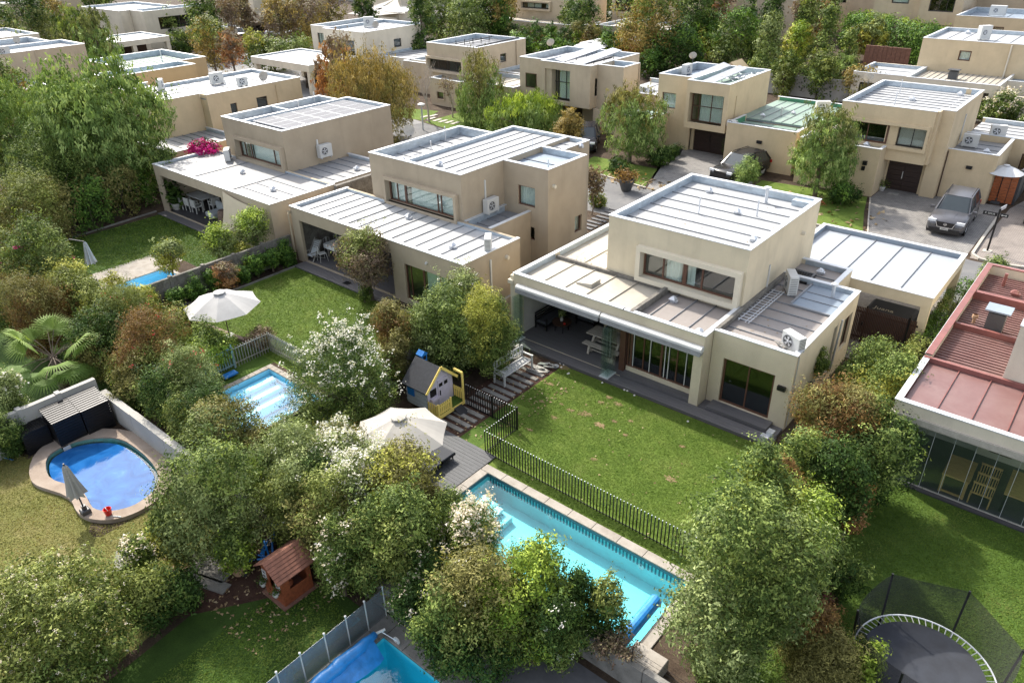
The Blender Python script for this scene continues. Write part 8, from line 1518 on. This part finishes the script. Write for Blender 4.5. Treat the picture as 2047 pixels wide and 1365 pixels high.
# ---- around the terrace
T_('shrub', 'large fresh grey green shrub left of the terrace opening', 'shrub', 880, 670, 76, 1.7, 1.65, 'grey', seed=40, pal2='mid', mixf=.45, k=1.2)
T_('shrub', 'upper part of the fresh shrub with a few white flowers', 'shrub', 925, 620, 56, 1.7, 1.6, 'grey', seed=41, flowers=('blossom', 26, .05), topfl=True)
T_('shrub', 'drooping green tree right beside the glass leaves of the terrace', 'tree', 975, 665, 55, 1.9, 1.85, 'mid', seed=42, pal2='yellow', mixf=.3, asp=.35)
T_('shrub', 'dark shrub behind the playhouse roof ridge', 'shrub', 905, 745, 50, 1.0, .95, 'dark', seed=43, xy=(-18.6, 18.0), pal2='mid', mixf=.3)
T_('shrub', 'drooping shrub above the garden bench', 'shrub', 965, 745, 30, 1.1, 1.05, 'olive', seed=44, xy=(-17.6, 18.7), asp=.3)
T_('conifer', 'tall rusty conifer between the lawn and the fresh shrub', 'conifer', 790, 665, 38, 1.8, 1.7, 'rust', seed=45, asp=.3, leaf=.05, pal2='brown', mixf=.4)
T_('conifer', 'rusty conifer behind the white oleander', 'conifer', 825, 735, 28, 1.4, 1.3, 'brown', seed=46, xy=(-19.3, 15.6), asp=.3, leaf=.05)
T_('oleander', 'big white flowering oleander behind the light blue pool', 'oleander', 700, 765, 108, 1.6, 1.55, 'mid', seed=47, asp=.26, k=1.15, flowers=('blossom', 330, .055), topfl=True, nl=16, pal2='dark', mixf=.3)
T_('shrub', 'thin grey shrub reaching over the light blue pool', 'shrub', 612, 822, 26, 1.0, .9, 'grey', seed=48, asp=.3, k=.5)
T_('small_tree', 'small reddish autumn tree in front of the porch', 'tree', 757, 522, 56, 2.2, 1.15, 'maple', seed=49, pal2='olive', mixf=.25, xy=at(745, 600)[:2])
T_('shrub', 'grey bare looking bush at the picket corner', 'shrub', 522, 672, 28, .6, .5, 'maple', seed=50, k=.6)
T_('shrub', 'small green plants in the bed under the reddish tree', 'shrub', 728, 585, 14, .5, .45, 'mid', seed=51)
# clipped balls along wall
for k, (x, y, r, l) in enumerate(((-32.9, 20.1, .62, 'clipped green hedge ball nearest the porch'), (-32.9, 19.1, .58, 'second clipped hedge ball from the porch'), (-32.9, 18.2, .55, 'third clipped hedge ball from the porch'), (-32.9, 17.3, .52, 'fourth clipped hedge ball from the porch'), (-32.9, 15.8, .5, 'clipped hedge ball behind the small copper tree'), (-32.9, 14.8, .52, 'clipped hedge ball left of the small copper tree'), (-32.9, 13.7, .5, 'rounded clipped ball third from the left along the wall'), (-32.9, 12.6, .5, 'rounded clipped ball second from the left along the wall'))):
    plant('clipped_shrub', l, 'shrub', 0, 0, r*FPX/depth((x, y, .6)), .62, .6, 'hedge', group='clipped hedge balls along the block wall', seed=60+k, xy=(x, y), nl=3, leaf=.05, fill=.05)
plant('clipped_shrub', 'darker brownish clipped bush at the left end of the wall', 'shrub', 0, 0, 34, .55, .5, 'brown', seed=70, xy=(-32.7, 11.4), pal2='dark', mixf=.5)
plant('small_tree', 'small copper coloured maple by the clipped balls', 'tree', 0, 0, 26, .95, .6, 'orange', seed=71, xy=(-32.3, 16.2), pal2='maple', mixf=.5)
T_('agave', 'spiky grey green clump near the pale parasol', 'shrub', 360, 650, 18, .3, .25, 'grey', seed=72, asp=.18, leaf=.14, trunk=False, k=.5)
T_('small_tree', 'light green young tree behind the wall, left of the pair', 'tree', 434, 462, 34, 1.9, 1.0, 'grey', seed=73, pal2='bright', mixf=.35, xy=at(445, 545)[:2]); T_('small_tree', 'light green young tree nearest the tan porch corner', 'tree', 512, 450, 36, 1.9, .95, 'grey', seed=74, pal2='bright', mixf=.35, xy=at(520, 528)[:2]); T_('small_tree', 'small light tree over the white pool terrace', 'tree', 356, 515, 34, 1.6, .7, 'yellow', seed=75, pal2='grey', mixf=.5, xy=at(352, 570)[:2]); T_('small_tree', 'slender sparse tree right of the closed white parasol', 'tree', 228, 570, 22, 1.4, .7, 'yellow', seed=76, k=.6)
T_('shrub', 'sparse yellowish branches between the two young trees', 'shrub', 480, 510, 26, 1.0, .8, 'yellow', seed=77, k=.6)
# ---- left hedge mass (between light blue pool and palm)
L0 = [(300, 705, 72, 1.5, 1.4, 'olive', 'rust', .3, 'tall oleander hedge part with red flowers, rusty top', ('redfl', 34, .05)), (245, 655, 60, 1.5, 1.4, 'grey', 'olive', .4, 'grey oleander clump with pinkish flowers left of the rusty top', ('redfl', 20, .05)), (375, 770, 62, 1.5, 1.45, 'mid', 'grey', .4, 'dark oleander clump with red flowers beside the light blue pool', ('redfl', 30, .05)), (420, 700, 42, 1.1, 1.05, 'bright', 'mid', .3, 'bright lime shrub at the pale gate', None), (400, 830, 48, 1.3, 1.2, 'olive', 'dark', .4, 'olive shrub below the red flowered oleander', None), (330, 800, 50, 1.2, 1.1, 'mid', 'dark', .4, 'green shrub above the long white wall', None), (275, 770, 44, 1.0, .9, 'mid', 'brown', .4, 'yellowish green shrub at the storage box corner', ('redfl', 10, .05)), (345, 650, 44, 1.1, 1.0, 'yellow', 'olive', .5, 'yellow flecked shrub left of the sleepers', ('redfl', 12, .05)), (190, 690, 60, 1.5, 1.4, 'brown', 'dark', .5, 'dark brownish shrub right of the fan palm', None), (200, 622, 56, 1.3, 1.2, 'yellow', 'olive', .5, 'yellow green shrub behind the fan palm', None), (275, 610, 36, .95, .9, 'olive', 'yellow', .4, 'olive shrub in front of the block wall end', None), (140, 580, 46, 1.2, 1.1, 'grey', 'yellow', .4, 'pale green shrub below the closed white parasol', None), (85, 530, 62, 1.9, 1.8, 'grey', 'mid', .4, 'grey green shrub with magenta flowers at left', ('magenta', 16, .07)), (20, 520, 50, 2.0, 1.9, 'gold', 'olive', .4, 'golden shrub at the left edge', None), (72, 635, 56, 1.9, 1.8, 'rust', 'brown', .4, 'rusty conifer above the fan palm', None), (140, 600, 48, 1.7, 1.5, 'rust', 'olive', .5, 'rust and olive shrub in the left thicket', None), (20, 620, 40, 1.3, 1.2, 'mid', 'dark', .4, 'green shrub at the left edge by the dark lawn', None), (20, 800, 44, 1.4, 1.3, 'mid', 'grey', .4, 'white flowering oleander at the left edge by the storage boxes', ('blossom', 60, .06)), (10, 870, 34, .9, .85, 'dark', 'mid', .4, 'dark shrub at the left edge below the oleander', None)]
for k, (px_, py_, r, zc, rz, p1, p2, mf, l, fl) in enumerate(L0):
    T_('conifer' if 'conifer' in l else 'shrub' if 'oleander' not in l else 'oleander', l, 'shrub', px_, py_, r, zc, rz, p1, seed=80+k, pal2=p2, mixf=mf, flowers=fl, asp=.28 if 'oleander' in l or 'conifer' in l else .5)
# fan palm
def fan_palm(label, x, y, h, n, R1, seed):
    t = thing('fan_palm', label, 'palm', (x, y, 0)); ORG[t] = (0, 0, 0); rr = random.Random(seed); b = MB(); b.tube([(0, 0, 0), (0, 0, h*.5), (0, 0, h)], [.22, .18, .14], 10); b.build('trunk', M['bark'], t)
    for k in range(n):
        a = k*2.399; el = rr.uniform(-.25, 1.25); d = Vector((math.cos(a)*math.cos(el), math.sin(a)*math.cos(el), math.sin(el))); p0 = Vector((0, 0, h)); ln = R1*rr.uniform(.7, 1.0); p1 = p0+d*ln+Vector((0, 0, -.15*ln)); s = MB(); s.tube([p0, p0+d*ln*.5, p1], [.02, .015, .012], 4, 0)
        side = d.cross(Vector((0, 0, 1))).normalized(); upv = side.cross(d); K = 30
        for i in range(K):
            f = (i/(K-1)-.5)*2*2.0; dirv = (d*math.cos(f)+side*math.sin(f)); L1 = R1*.62*(1-.10*abs(f)); q = p1+dirv*L1*.55; e = p1+dirv*L1+Vector((0, 0, -.22*L1-rr.random()*.05)); w = Vector((0, 0, 1)).cross(dirv)*.025*R1; o_ = upv*.012*(i % 2)
            s.add([tuple(p1), tuple(q-w+o_), tuple(e), tuple(q+w+o_)], [(0, 1, 2, 3)], 1)
        f_ = s.build('frond', [M['bark'], M['palm']], t); at_ = f_.data.attributes.new('tint', 'FLOAT', 'FACE'); at_.data.foreach_set('value', [min(1, max(0, .25+el*.4+rr.random()*.2))]*len(f_.data.polygons))
    ORG[t] = (x, y, 0); return t
p = at(105, 712, 1.6); fan_palm('bright fan palm behind the white wall at left', p[0], p[1], 1.55, 17, 1.5, 3)
for k, (px_, py_, s) in enumerate(((1615, 190, 1.0), (1657, 190, 1.3), (1680, 186, 1.4))):
    p = at(px_, py_); fan_palm(['small yucca before the white garden wall, left', 'spiky yucca before the white garden wall, middle', 'spiky yucca before the white garden wall, right'][k], p[0], p[1], 1.6*s, 11, 1.0*s, 20+k)
# ---- bottom left
T_('shrub', 'huge silvery white dotted shrub in the bottom left corner', 'shrub', 110, 1265, 150, 1.45, 1.4, 'mid', seed=110, k=1.25, nl=20, pal2='olive', mixf=.5, flowers=('peach', 1000, .02))
T_('shrub', 'dark green shrub right of the silvery one', 'shrub', 300, 1190, 70, 1.0, .95, 'dark', seed=111, pal2='olive', mixf=.4, flowers=('blossom', 14, .04))
T_('rose_bush', 'rose bush with pink and white blooms near the pale square table', 'rose bush', 280, 1130, 34, .9, .8, 'mid', seed=112, flowers=('peach', 40, .05), topfl=True)
T_('shrub', 'yellow green slender shrub right of the pale square table', 'shrub', 335, 1075, 36, 1.1, 1.05, 'yellow', seed=113, pal2='mid', mixf=.4, k=.8)
T_('shrub', 'small dark plant at the foot of the slender shrub', 'shrub', 370, 1180, 26, .6, .55, 'dark', seed=114)
# ---- upper left
T_('pepper_tree', 'large bright green willow like tree at the upper left', 'tree', 205, 255, 128, 4.7, 4.2, 'weep', seed=120, asp=.32, k=1.6, leaf=.09, weep=.45, nl=20, trunkmat='bark')
T_('pepper_tree', 'green feathery tree at the left edge', 'tree', 40, 290, 92, 3.6, 3.3, 'mid', seed=121, asp=.3, weep=.8, pal2='weep', mixf=.5, nl=14)
T_('tree', 'dark green tree mass between feathery tree and ivy hedge', 'tree', 110, 360, 80, 2.6, 2.4, 'dark', seed=122, pal2='mid', mixf=.4, asp=.35)
hedge('ivy_hedge', 'tall ivy covered hedge left of the deep green lawn', 'hedge', -49.4, -47.0, 13.2, 20.8, 2.9, 'hedge', seed=8, leaf=.10, pal2='brown', mixf=.5, dens=1.1, round_=.3, rz=.35)
T_('shrub', 'golden olive tall shrub at the left end of the ivy hedge', 'shrub', 60, 420, 72, 2.2, 2.1, 'brown', seed=123, pal2='olive', mixf=.4, asp=.3)
T_('shrub', 'small golden tree top at the left edge', 'tree', 15, 190, 40, 3.5, 2.6, 'gold', seed=124, pal2='mid', mixf=.4)
T_('climber', 'magenta bougainvillea on the flat roof edge', 'bougainvillea', 408, 294, 30, 3.25, .38, 'magenta', seed=125, trunk=False, asp=.7, pal2='dark', mixf=.12)
T_('climber', 'green creeper hanging over the porch corner left of the bougainvillea', 'climber', 330, 320, 26, 3.0, .5, 'mid', seed=126, trunk=False)
T_('willow', 'large olive gold weeping willow behind the solar panel house', 'willow', 742, 195, 84, 3.6, 3.2, 'goldweep', seed=127, asp=.24, weep=1.1, k=1.0, nl=18, pal2='gold', mixf=.4)
T_('birch', 'orange brown birch left of the golden willow', 'birch', 675, 165, 46, 4.0, 3.2, 'orange', seed=128, asp=.35, weep=.5, k=.7, pal2='maple', mixf=.3, trunkmat='palebark')
bare_tree('bare_tree', 'bare pinkish grey tree above the orange birch', 'tree', *at(700, 190)[:2], 7.5, .45, 'palebark', seed=31, leafy=.25, lp='maple', r0=.12, per=4, ls=.09)
bare_tree('bare_tree', 'bare pale tree right of the golden willow', 'tree', *at(858, 245)[:2], 6.5, .6, 'palebark', seed=32, r0=.11)
bare_tree('bare_tree', 'bare twiggy tree before the hooded window house', 'tree', *at(905, 235)[:2], 4.5, .7, 'palebark', seed=33, r0=.08, leafy=.15, lp='maple', per=2, ls=.07)
T_('willow', 'pale yellow weeping tree before the sand house', 'willow', 975, 190, 46, 3.2, 2.6, 'weep', seed=129, asp=.2, weep=1.6, pal2='brown', mixf=.3, xy=at(960, 250)[:2])
T_('willow', 'broad light green feathery shrub behind the long tan house', 'willow', 1045, 235, 74, 1.7, 1.6, 'weep', seed=130, asp=.22, weep=.6, pal2='bright', mixf=.3)
T_('small_tree', 'small yellow autumn tree at the corner of the tan house', 'tree', 1135, 258, 28, 1.7, 1.2, 'gold', seed=131)
T_('willow', 'round weeping tree before the green roof house', 'willow', 1252, 255, 62, 2.9, 1.9, 'weep', seed=132, asp=.3, weep=.5, k=1.0, pal2='brown', mixf=.25, nl=14, xy=at(1258, 325)[:2])
T_('willow', 'round bright willow on the small lawn before the vertical blind house', 'willow', 1605, 312, 68, 3.1, 2.0, 'weep', seed=133, asp=.3, weep=.4, k=1.0, nl=14, xy=at(1628, 395)[:2], pal2='willow', mixf=.25)
T_('shrub', 'small leafy tree over the roof of the black car', 'tree', 1490, 345, 26, 1.3, 1.0, 'weep', seed=134, k=.7, asp=.3)
T_('shrub', 'dark clipped bush against the sand wall under the lamp', 'shrub', 1685, 388, 32, .7, .65, 'dark', seed=135, pal2='hedge', mixf=.4); T_('shrub', 'dark low bush left of the round willow trunk', 'shrub', 1240, 330, 24, .5, .45, 'dark', seed=136); T_('shrub', 'low dark bush by the pale path stones', 'shrub', 1320, 315, 26, .6, .55, 'dark', seed=137); T_('shrub', 'spiky dark plants at the garage side', 'shrub', 1345, 308, 14, .5, .5, 'dark', seed=138, asp=.2)
bare_tree('small_tree', 'thin young tree with reddish leaves in the gap between houses', 'tree', *at(1183, 430)[:2], 3.4, .5, 'bark', seed=36, leafy=.2, lp='maple', r0=.04, per=4, ls=.09); T_('shrub', 'low green bush at the base of the thin reddish tree', 'shrub', 1190, 395, 18, .6, .55, 'olive', seed=139)
T_('shrub', 'leafy bush on the corner above the red roof', 'shrub', 1975, 545, 34, .8, .7, 'bright', seed=140, pal2='mid', mixf=.5, xy=(-3.4, 38.6))
# ---- upper left background
B0 = [(60, 60, 46, 4, 3.5, 'willow', 'dark', 'olive tree in the far left background'), (100, 30, 40, 4.5, 3, 'olive', 'gold', 'tree behind the olive one at top left'), (150, 70, 42, 4, 3.6, 'willow', 'mid', 'drooping olive willow left of the white house'), (190, 75, 40, 4, 3.6, 'weep', 'willow', 'pale willow right of the drooping one'), (55, 95, 36, 2.5, 2.2, 'willow', 'grey', 'low willow above the edge house'), (10, 55, 30, 3.5, 3, 'dark', 'mid', 'dark tree at the top left edge'), (15, 15, 30, 4, 3, 'mid', 'gold', 'small green tree near the top left corner'), (405, 45, 36, 4.5, 4.2, 'dark', 'mid', 'dark green conifer like tree right of the white house'), (420, 85, 36, 4.0, 2.6, 'gold', 'olive', 'golden street tree with thin trunk'), (462, 100, 24, 3.4, 2.2, 'orange', 'maple', 'orange street tree beside the golden one'), (335, 60, 24, 2.5, 2.4, 'dark', 'mid', 'vine mass hanging on the white house wall'), (360, 88, 26, 1.4, 1.3, 'dark', 'mid', 'dark shrubs below the vine'), (510, 100, 26, 2.4, 2.2, 'mid', 'yellow', 'yellow green shrub by the far parked car'), (545, 110, 36, 1.9, 1.8, 'grey', 'mid', 'grey olive shrubs left of the carport'), (600, 105, 28, 1.6, 1.5, 'grey', 'mid', 'grey shrub above the concrete carport roof'), (560, 50, 36, 4, 3.2, 'maple', 'gold', 'brown autumn tree in the top middle left'), (620, 45, 40, 4, 3, 'gold', 'maple', 'golden brown autumn tree left of the birch house'), (580, 15, 40, 5, 3.5, 'grey', 'gold', 'greyish tree above the brown autumn trees'), (655, 20, 30, 4, 3, 'brown', 'maple', 'brown tree by the far flat carport'), (730, 20, 24, 4.5, 4, 'dark', 'mid', 'dark tree behind the white shade sails'), (842, 45, 26, 5.5, 5.5, 'dark', 'mid', 'tall dark cypress right of the sails'), (835, 110, 24, 2.0, 2.0, 'dark', 'mid', 'dark low tree right of the birch house'), (880, 45, 44, 3.5, 3.4, 'mid', 'grey', 'green tree group left part at the top middle'), (925, 60, 44, 3.2, 3.2, 'grey', 'mid', 'grey green tree group right part at the top middle'), (960, 30, 36, 4.5, 4.2, 'dark', 'grey', 'dark rounded tree at the top middle'), (1000, 35, 32, 4.2, 4.2, 'hedge', 'gold', 'green tree left of the boxed window house'), (1165, 45, 32, 3.6, 3.4, 'mid', 'dark', 'green tree before the beige far house'), (1140, 40, 24, 3.2, 3, 'grey', 'mid', 'pale green tree left of it in the background'), (1010, 8, 26, 5, 3, 'gold', 'orange', 'golden tree top at the upper edge middle'), (200, 8, 30, 5, 4, 'dark', 'mid', 'dark tree above the white roofed house'), (480, 10, 30, 5, 4, 'maple', 'brown', 'bare brownish tree by the grid window house')]
for k, (px_, py_, r, zc, rz, p1, p2, l) in enumerate(B0):
    T_('tree', l, 'tree', px_, py_, r, zc, rz, p1, seed=200+k, pal2=p2, mixf=.4, weep=1.3 if 'willow' in l else 0, asp=.3 if 'willow' in l else .5, k=.85, tr=.12)
bare_tree('bare_tree', 'bare brownish tree before the grid window house', 'tree', *at(478, 110)[:2], 9, .6, 'bark', seed=41, leafy=.6, lp='maple', r0=.15, per=5, ls=.16)
bare_tree('bare_tree', 'bare thin tree between the tall poplars', 'tree', *at(1580, 110)[:2], 9, .4, 'bark', seed=42, leafy=.35, lp='maple', r0=.12, per=3, ls=.14)
# ---- hedge belt behind houses J/K
C0 = [(1180, 92, 26, 1.6, 1.5, 'rust', 'brown', 'conifer'), (1300, 50, 62, 5.0, 4.6, 'gold', 'mid', 'big'), (1265, 85, 30, 2.6, 2.5, 'orange', 'yellow', 'low'), (1395, 22, 44, 5.5, 5.0, 'dark', 'mid', 'dark'), (1440, 12, 22, 5, 4, 'orange', 'maple', 'orangey'), (1410, 70, 34, 2.8, 2.6, 'brown', 'hedge', 'brown'), (1425, 85, 26, 2.4, 2.2, 'yellow', 'hedge', 'lime'), (1475, 80, 46, 3.2, 3.1, 'mid', 'hedge', 'dense'), (1540, 35, 30, 5.4, 5.2, 'mid', 'dark', 'poplar1'), (1535, 105, 34, 3.4, 3.4, 'mid', 'grey', 'poplar2'), (1615, 35, 26, 5.6, 5.4, 'mid', 'olive', 'poplar3'), (1592, 100, 26, 3.4, 3.3, 'yellow', 'bright', 'lime2'), (1650, 90, 28, 4.2, 4.0, 'grey', 'mid', 'poplar4'), (1695, 115, 26, 2.8, 2.7, 'grey', 'mid', 'poplar5'), (1650, 30, 26, 5, 4, 'rust', 'grey', 'rusty'), (1570, 150, 30, 2.0, 1.9, 'olive', 'mid', 'low2'), (1640, 150, 34, 2.2, 2.1, 'mid', 'olive', 'low3'), (1450, 118, 28, 1.5, 1.4, 'grey', 'mid', 'low4'), (1350, 100, 50, 2.6, 2.5, 'dark', 'hedge', 'darkbelt'), (1745, 78, 24, 2.6, 2.5, 'yellow', 'grey', 'variegated'), (1715, 85, 20, 2.0, 1.9, 'gold', 'olive', 'goldsmall'), (1820, 95, 24, 1.6, 1.5, 'mid', 'grey', 'leafy'), (1720, 170, 34, 1.6, 1.5, 'brown', 'gold', 'sparse'), (1385, 122, 26, 1.5, 1.4, 'hedge', 'dark', 'low5'), (1305, 130, 30, 1.4, 1.3, 'dark', 'hedge', 'low6'), (1500, 45, 18, 4, 3.5, 'mid', 'dark', 'narrow')]
CL = {'conifer': 'rusty conifer near the white parasols', 'big': 'large golden green autumn tree behind the taupe house', 'low': 'orange yellow bush at the foot of the golden tree', 'dark': 'large dark evergreen tree right of the golden tree', 'orangey': 'orange tree top beside the dark evergreen', 'brown': 'brownish conifer bush right of the golden tree', 'lime': 'lime green conifer bush in the hedge belt', 'dense': 'dense rounded green shrub below the brown window', 'poplar1': 'tall narrow poplar nearest the brown window', 'poplar2': 'shorter green poplar in front of the tall one', 'poplar3': 'tallest narrow poplar reaching the top edge', 'lime2': 'yellow green tree between the poplars', 'poplar4': 'grey green poplar with bushy top', 'poplar5': 'bushy poplar nearest the brown board fence', 'rusty': 'rust tinted tree behind the bushy poplar', 'low2': 'low olive shrub under the poplars, left', 'low3': 'low green shrub under the poplars, right', 'low4': 'grey leaved shrub behind the rack roof', 'darkbelt': 'long dark green shrub belt above the rack roof', 'variegated': 'pale variegated round tree before the long clipped hedge', 'goldsmall': 'small golden tree left of the variegated one', 'leafy': 'leafy light shrub left of the air unit roof', 'sparse': 'sparse golden hedge along the white garden wall', 'low5': 'bright low shrub behind the rack roof dish', 'low6': 'dark low shrub beside the tied curtains', 'narrow': 'narrow green tree just right of the dense shrub'}
for k, (px_, py_, r, zc, rz, p1, p2, key) in enumerate(C0):
    T_('poplar' if 'poplar' in key else 'tree', CL[key], 'tree', px_, py_, r, zc, rz, p1, seed=300+k, pal2=p2, mixf=.4, shape='cone' if 'poplar' in key or key == 'narrow' else 'round', k=.85, tr=.12)
for k in range(9):
    px_ = 1000+k*26; T_('conifer', ['lime tipped conifer at the left end of the conifer row', 'second conifer from the left in the row, brownish', 'third conifer of the row with bright lime tip', 'fourth conifer of the row, rusty', 'middle conifer of the row with lime tip', 'conifer right of the middle one, brown', 'seventh conifer of the row, lime patch on top', 'eighth conifer of the row by the small shed', 'last conifer of the row before the white parasols'][k], 'conifer', px_, 72+(k % 3)*5+k*1.2, 19, 2.0, 2.0, ['bright', 'brown', 'bright', 'rust', 'bright', 'brown', 'bright', 'rust', 'brown'][k], seed=340+k, pal2=['hedge', 'dark', 'dark', 'hedge', 'hedge', 'dark', 'brown', 'brown', 'hedge'][k], mixf=.5, asp=.35, k=.9, group='conifer row behind the sand house')
for k, (px_, py_, l) in enumerate(((1225, 100, 'lime bush at the end of the conifer row'), (1275, 95, 'brownish bush below the golden tree, left'), (1110, 105, 'dark bush below the conifer row, middle'), (1040, 100, 'dark bush below the conifer row, left'))):
    T_('shrub', l, 'shrub', px_, py_, 30, 1.6, 1.5, ['bright', 'brown', 'dark', 'dark'][k], seed=360+k, pal2='hedge', mixf=.4)
hedge('hedge', 'long tall clipped hedge at the upper right', 'hedge', -35.8, -18.6, 101.5, 104.5, 4.1, 'hedge', seed=12, leaf=.2, dens=1.7, pal2='bright', mixf=.2, rz=-.685)
T_('rose_bush', 'rose bush with peach blooms against the cream wall at right', 'rose bush', 1985, 210, 36, 1.5, 1.4, 'mid', seed=370, flowers=('peach', 90, .11), topfl=True, xy=(-9.7, 73.3)); T_('rose_bush', 'smaller rose bush cut by the right edge', 'rose bush', 2040, 222, 24, 1.2, 1.1, 'mid', seed=371, flowers=('peach', 30, .10), xy=(-7.2, 72.2))
T_('tree', 'pale green shrub above the long clipped hedge', 'shrub', 1790, 15, 22, 3.5, 1.5, 'grey', seed=372, xy=(-30, 111)); T_('tree', 'dark hedge tree in the top right corner', 'tree', 1990, 4, 50, 3, 3, 'hedge', seed=373)
T_('creeper', 'low creeper with pale flowers along the passage wall', 'shrub', 1500, 200, 14, .4, .4, 'dark', seed=374)
for k in range(16):     # tree belt beyond the last houses
    a = [(-250, 120), (-230, 150), (-205, 118), (-190, 160), (-175, 125), (-160, 150), (-150, 118), (-138, 140), (-125, 125), (-112, 150), (-98, 128), (-85, 140), (-75, 112), (-62, 140), (-48, 128), (-20, 135)][k]
    plant('tree', 'distant tree beyond the last row of houses', 'tree', 0, 0, 5.5*FPX/depth((*a, 4)), 4, 4.2, ['mid', 'dark', 'gold', 'olive'][k % 4], group='distant trees beyond the houses', seed=400+k, xy=a, k=.5, nl=8)
# ================================================================== GRASS BLADES on the near lawns
def grass(label_areas, m, n, s, seed, cond=None):
    g = np.random.default_rng(seed); P_ = []
    for (x0, x1, y0, y1) in label_areas:
        k = int(n*(x1-x0)*(y1-y0)); q = np.stack([g.uniform(x0, x1, k), g.uniform(y0, y1, k), np.full(k, .02)], 1); P_.append(q)
    P_ = np.concatenate(P_)
    if cond is not None: P_ = P_[cond(P_)]
    nz = .5+.3*np.sin(P_[:, 0]*1.7+seed)*np.sin(P_[:, 1]*1.3)+.25*np.sin(P_[:, 0]*4.1+P_[:, 1]*3.3)*np.sin(P_[:, 1]*5.2)
    me_ = leafmesh('grass', P_, g.normal(size=P_.shape)*.8+[0, 0, 1.3], s, nz*.7+g.random(len(P_))*.3, M[m], .45, g); o_ = bpy.data.objects.new('grass', me_); COL.objects.link(o_); o_['kind'] = 'stuff'
grass([(-13.9, -5.5, 14.9, 20.9), (-15.2, -13.9, 17.7, 20.9), (-14.4, -13.9, 16.5, 17.7)], 'grassblade', 1300, .022, 1); grass([(-32.2, -20, 13.8, 20.2)], 'grassblade', 900, .028, 2)
grass([(-31.4, -25.9, 9.9, 13.6)], 'grassblade', 900, .025, 7); grass([(-13.2, -5.4, 14.3, 14.66)], 'grassblade', 600, .035, 6)
grass([(-4.1, 2, 12, 21.7)], 'grassblade', 900, .025, 3); grass([(-14.4, -11.6, 3, 7.4)], 'grassblade', 700, .03, 4)
KWp = np.array([(p[0], p[1]) for p in KO])
def outk(P):
    c = KWp.mean(0); d = P[:, :2]-c; a = np.arctan2(d[:, 1], d[:, 0]); ka = np.arctan2(KWp[:, 1]-c[1], KWp[:, 0]-c[0]); kr_ = np.hypot(*(KWp-c).T); o = np.argsort(ka); return (np.hypot(d[:, 0], d[:, 1]) > np.interp(a, ka[o], kr_[o], period=2*PI)+.03) & (P[:, 1] < 4.4+(P[:, 0]+27)*.35)
grass([(-27, -16.3, 0, 7.0)], 'grassdry', 700, .026, 5, outk)
grass([(-46.2, -40.1, 13.2, 20.2), (-40.1, -35, 17, 20.3)], 'grassblade', 260, .05, 8)
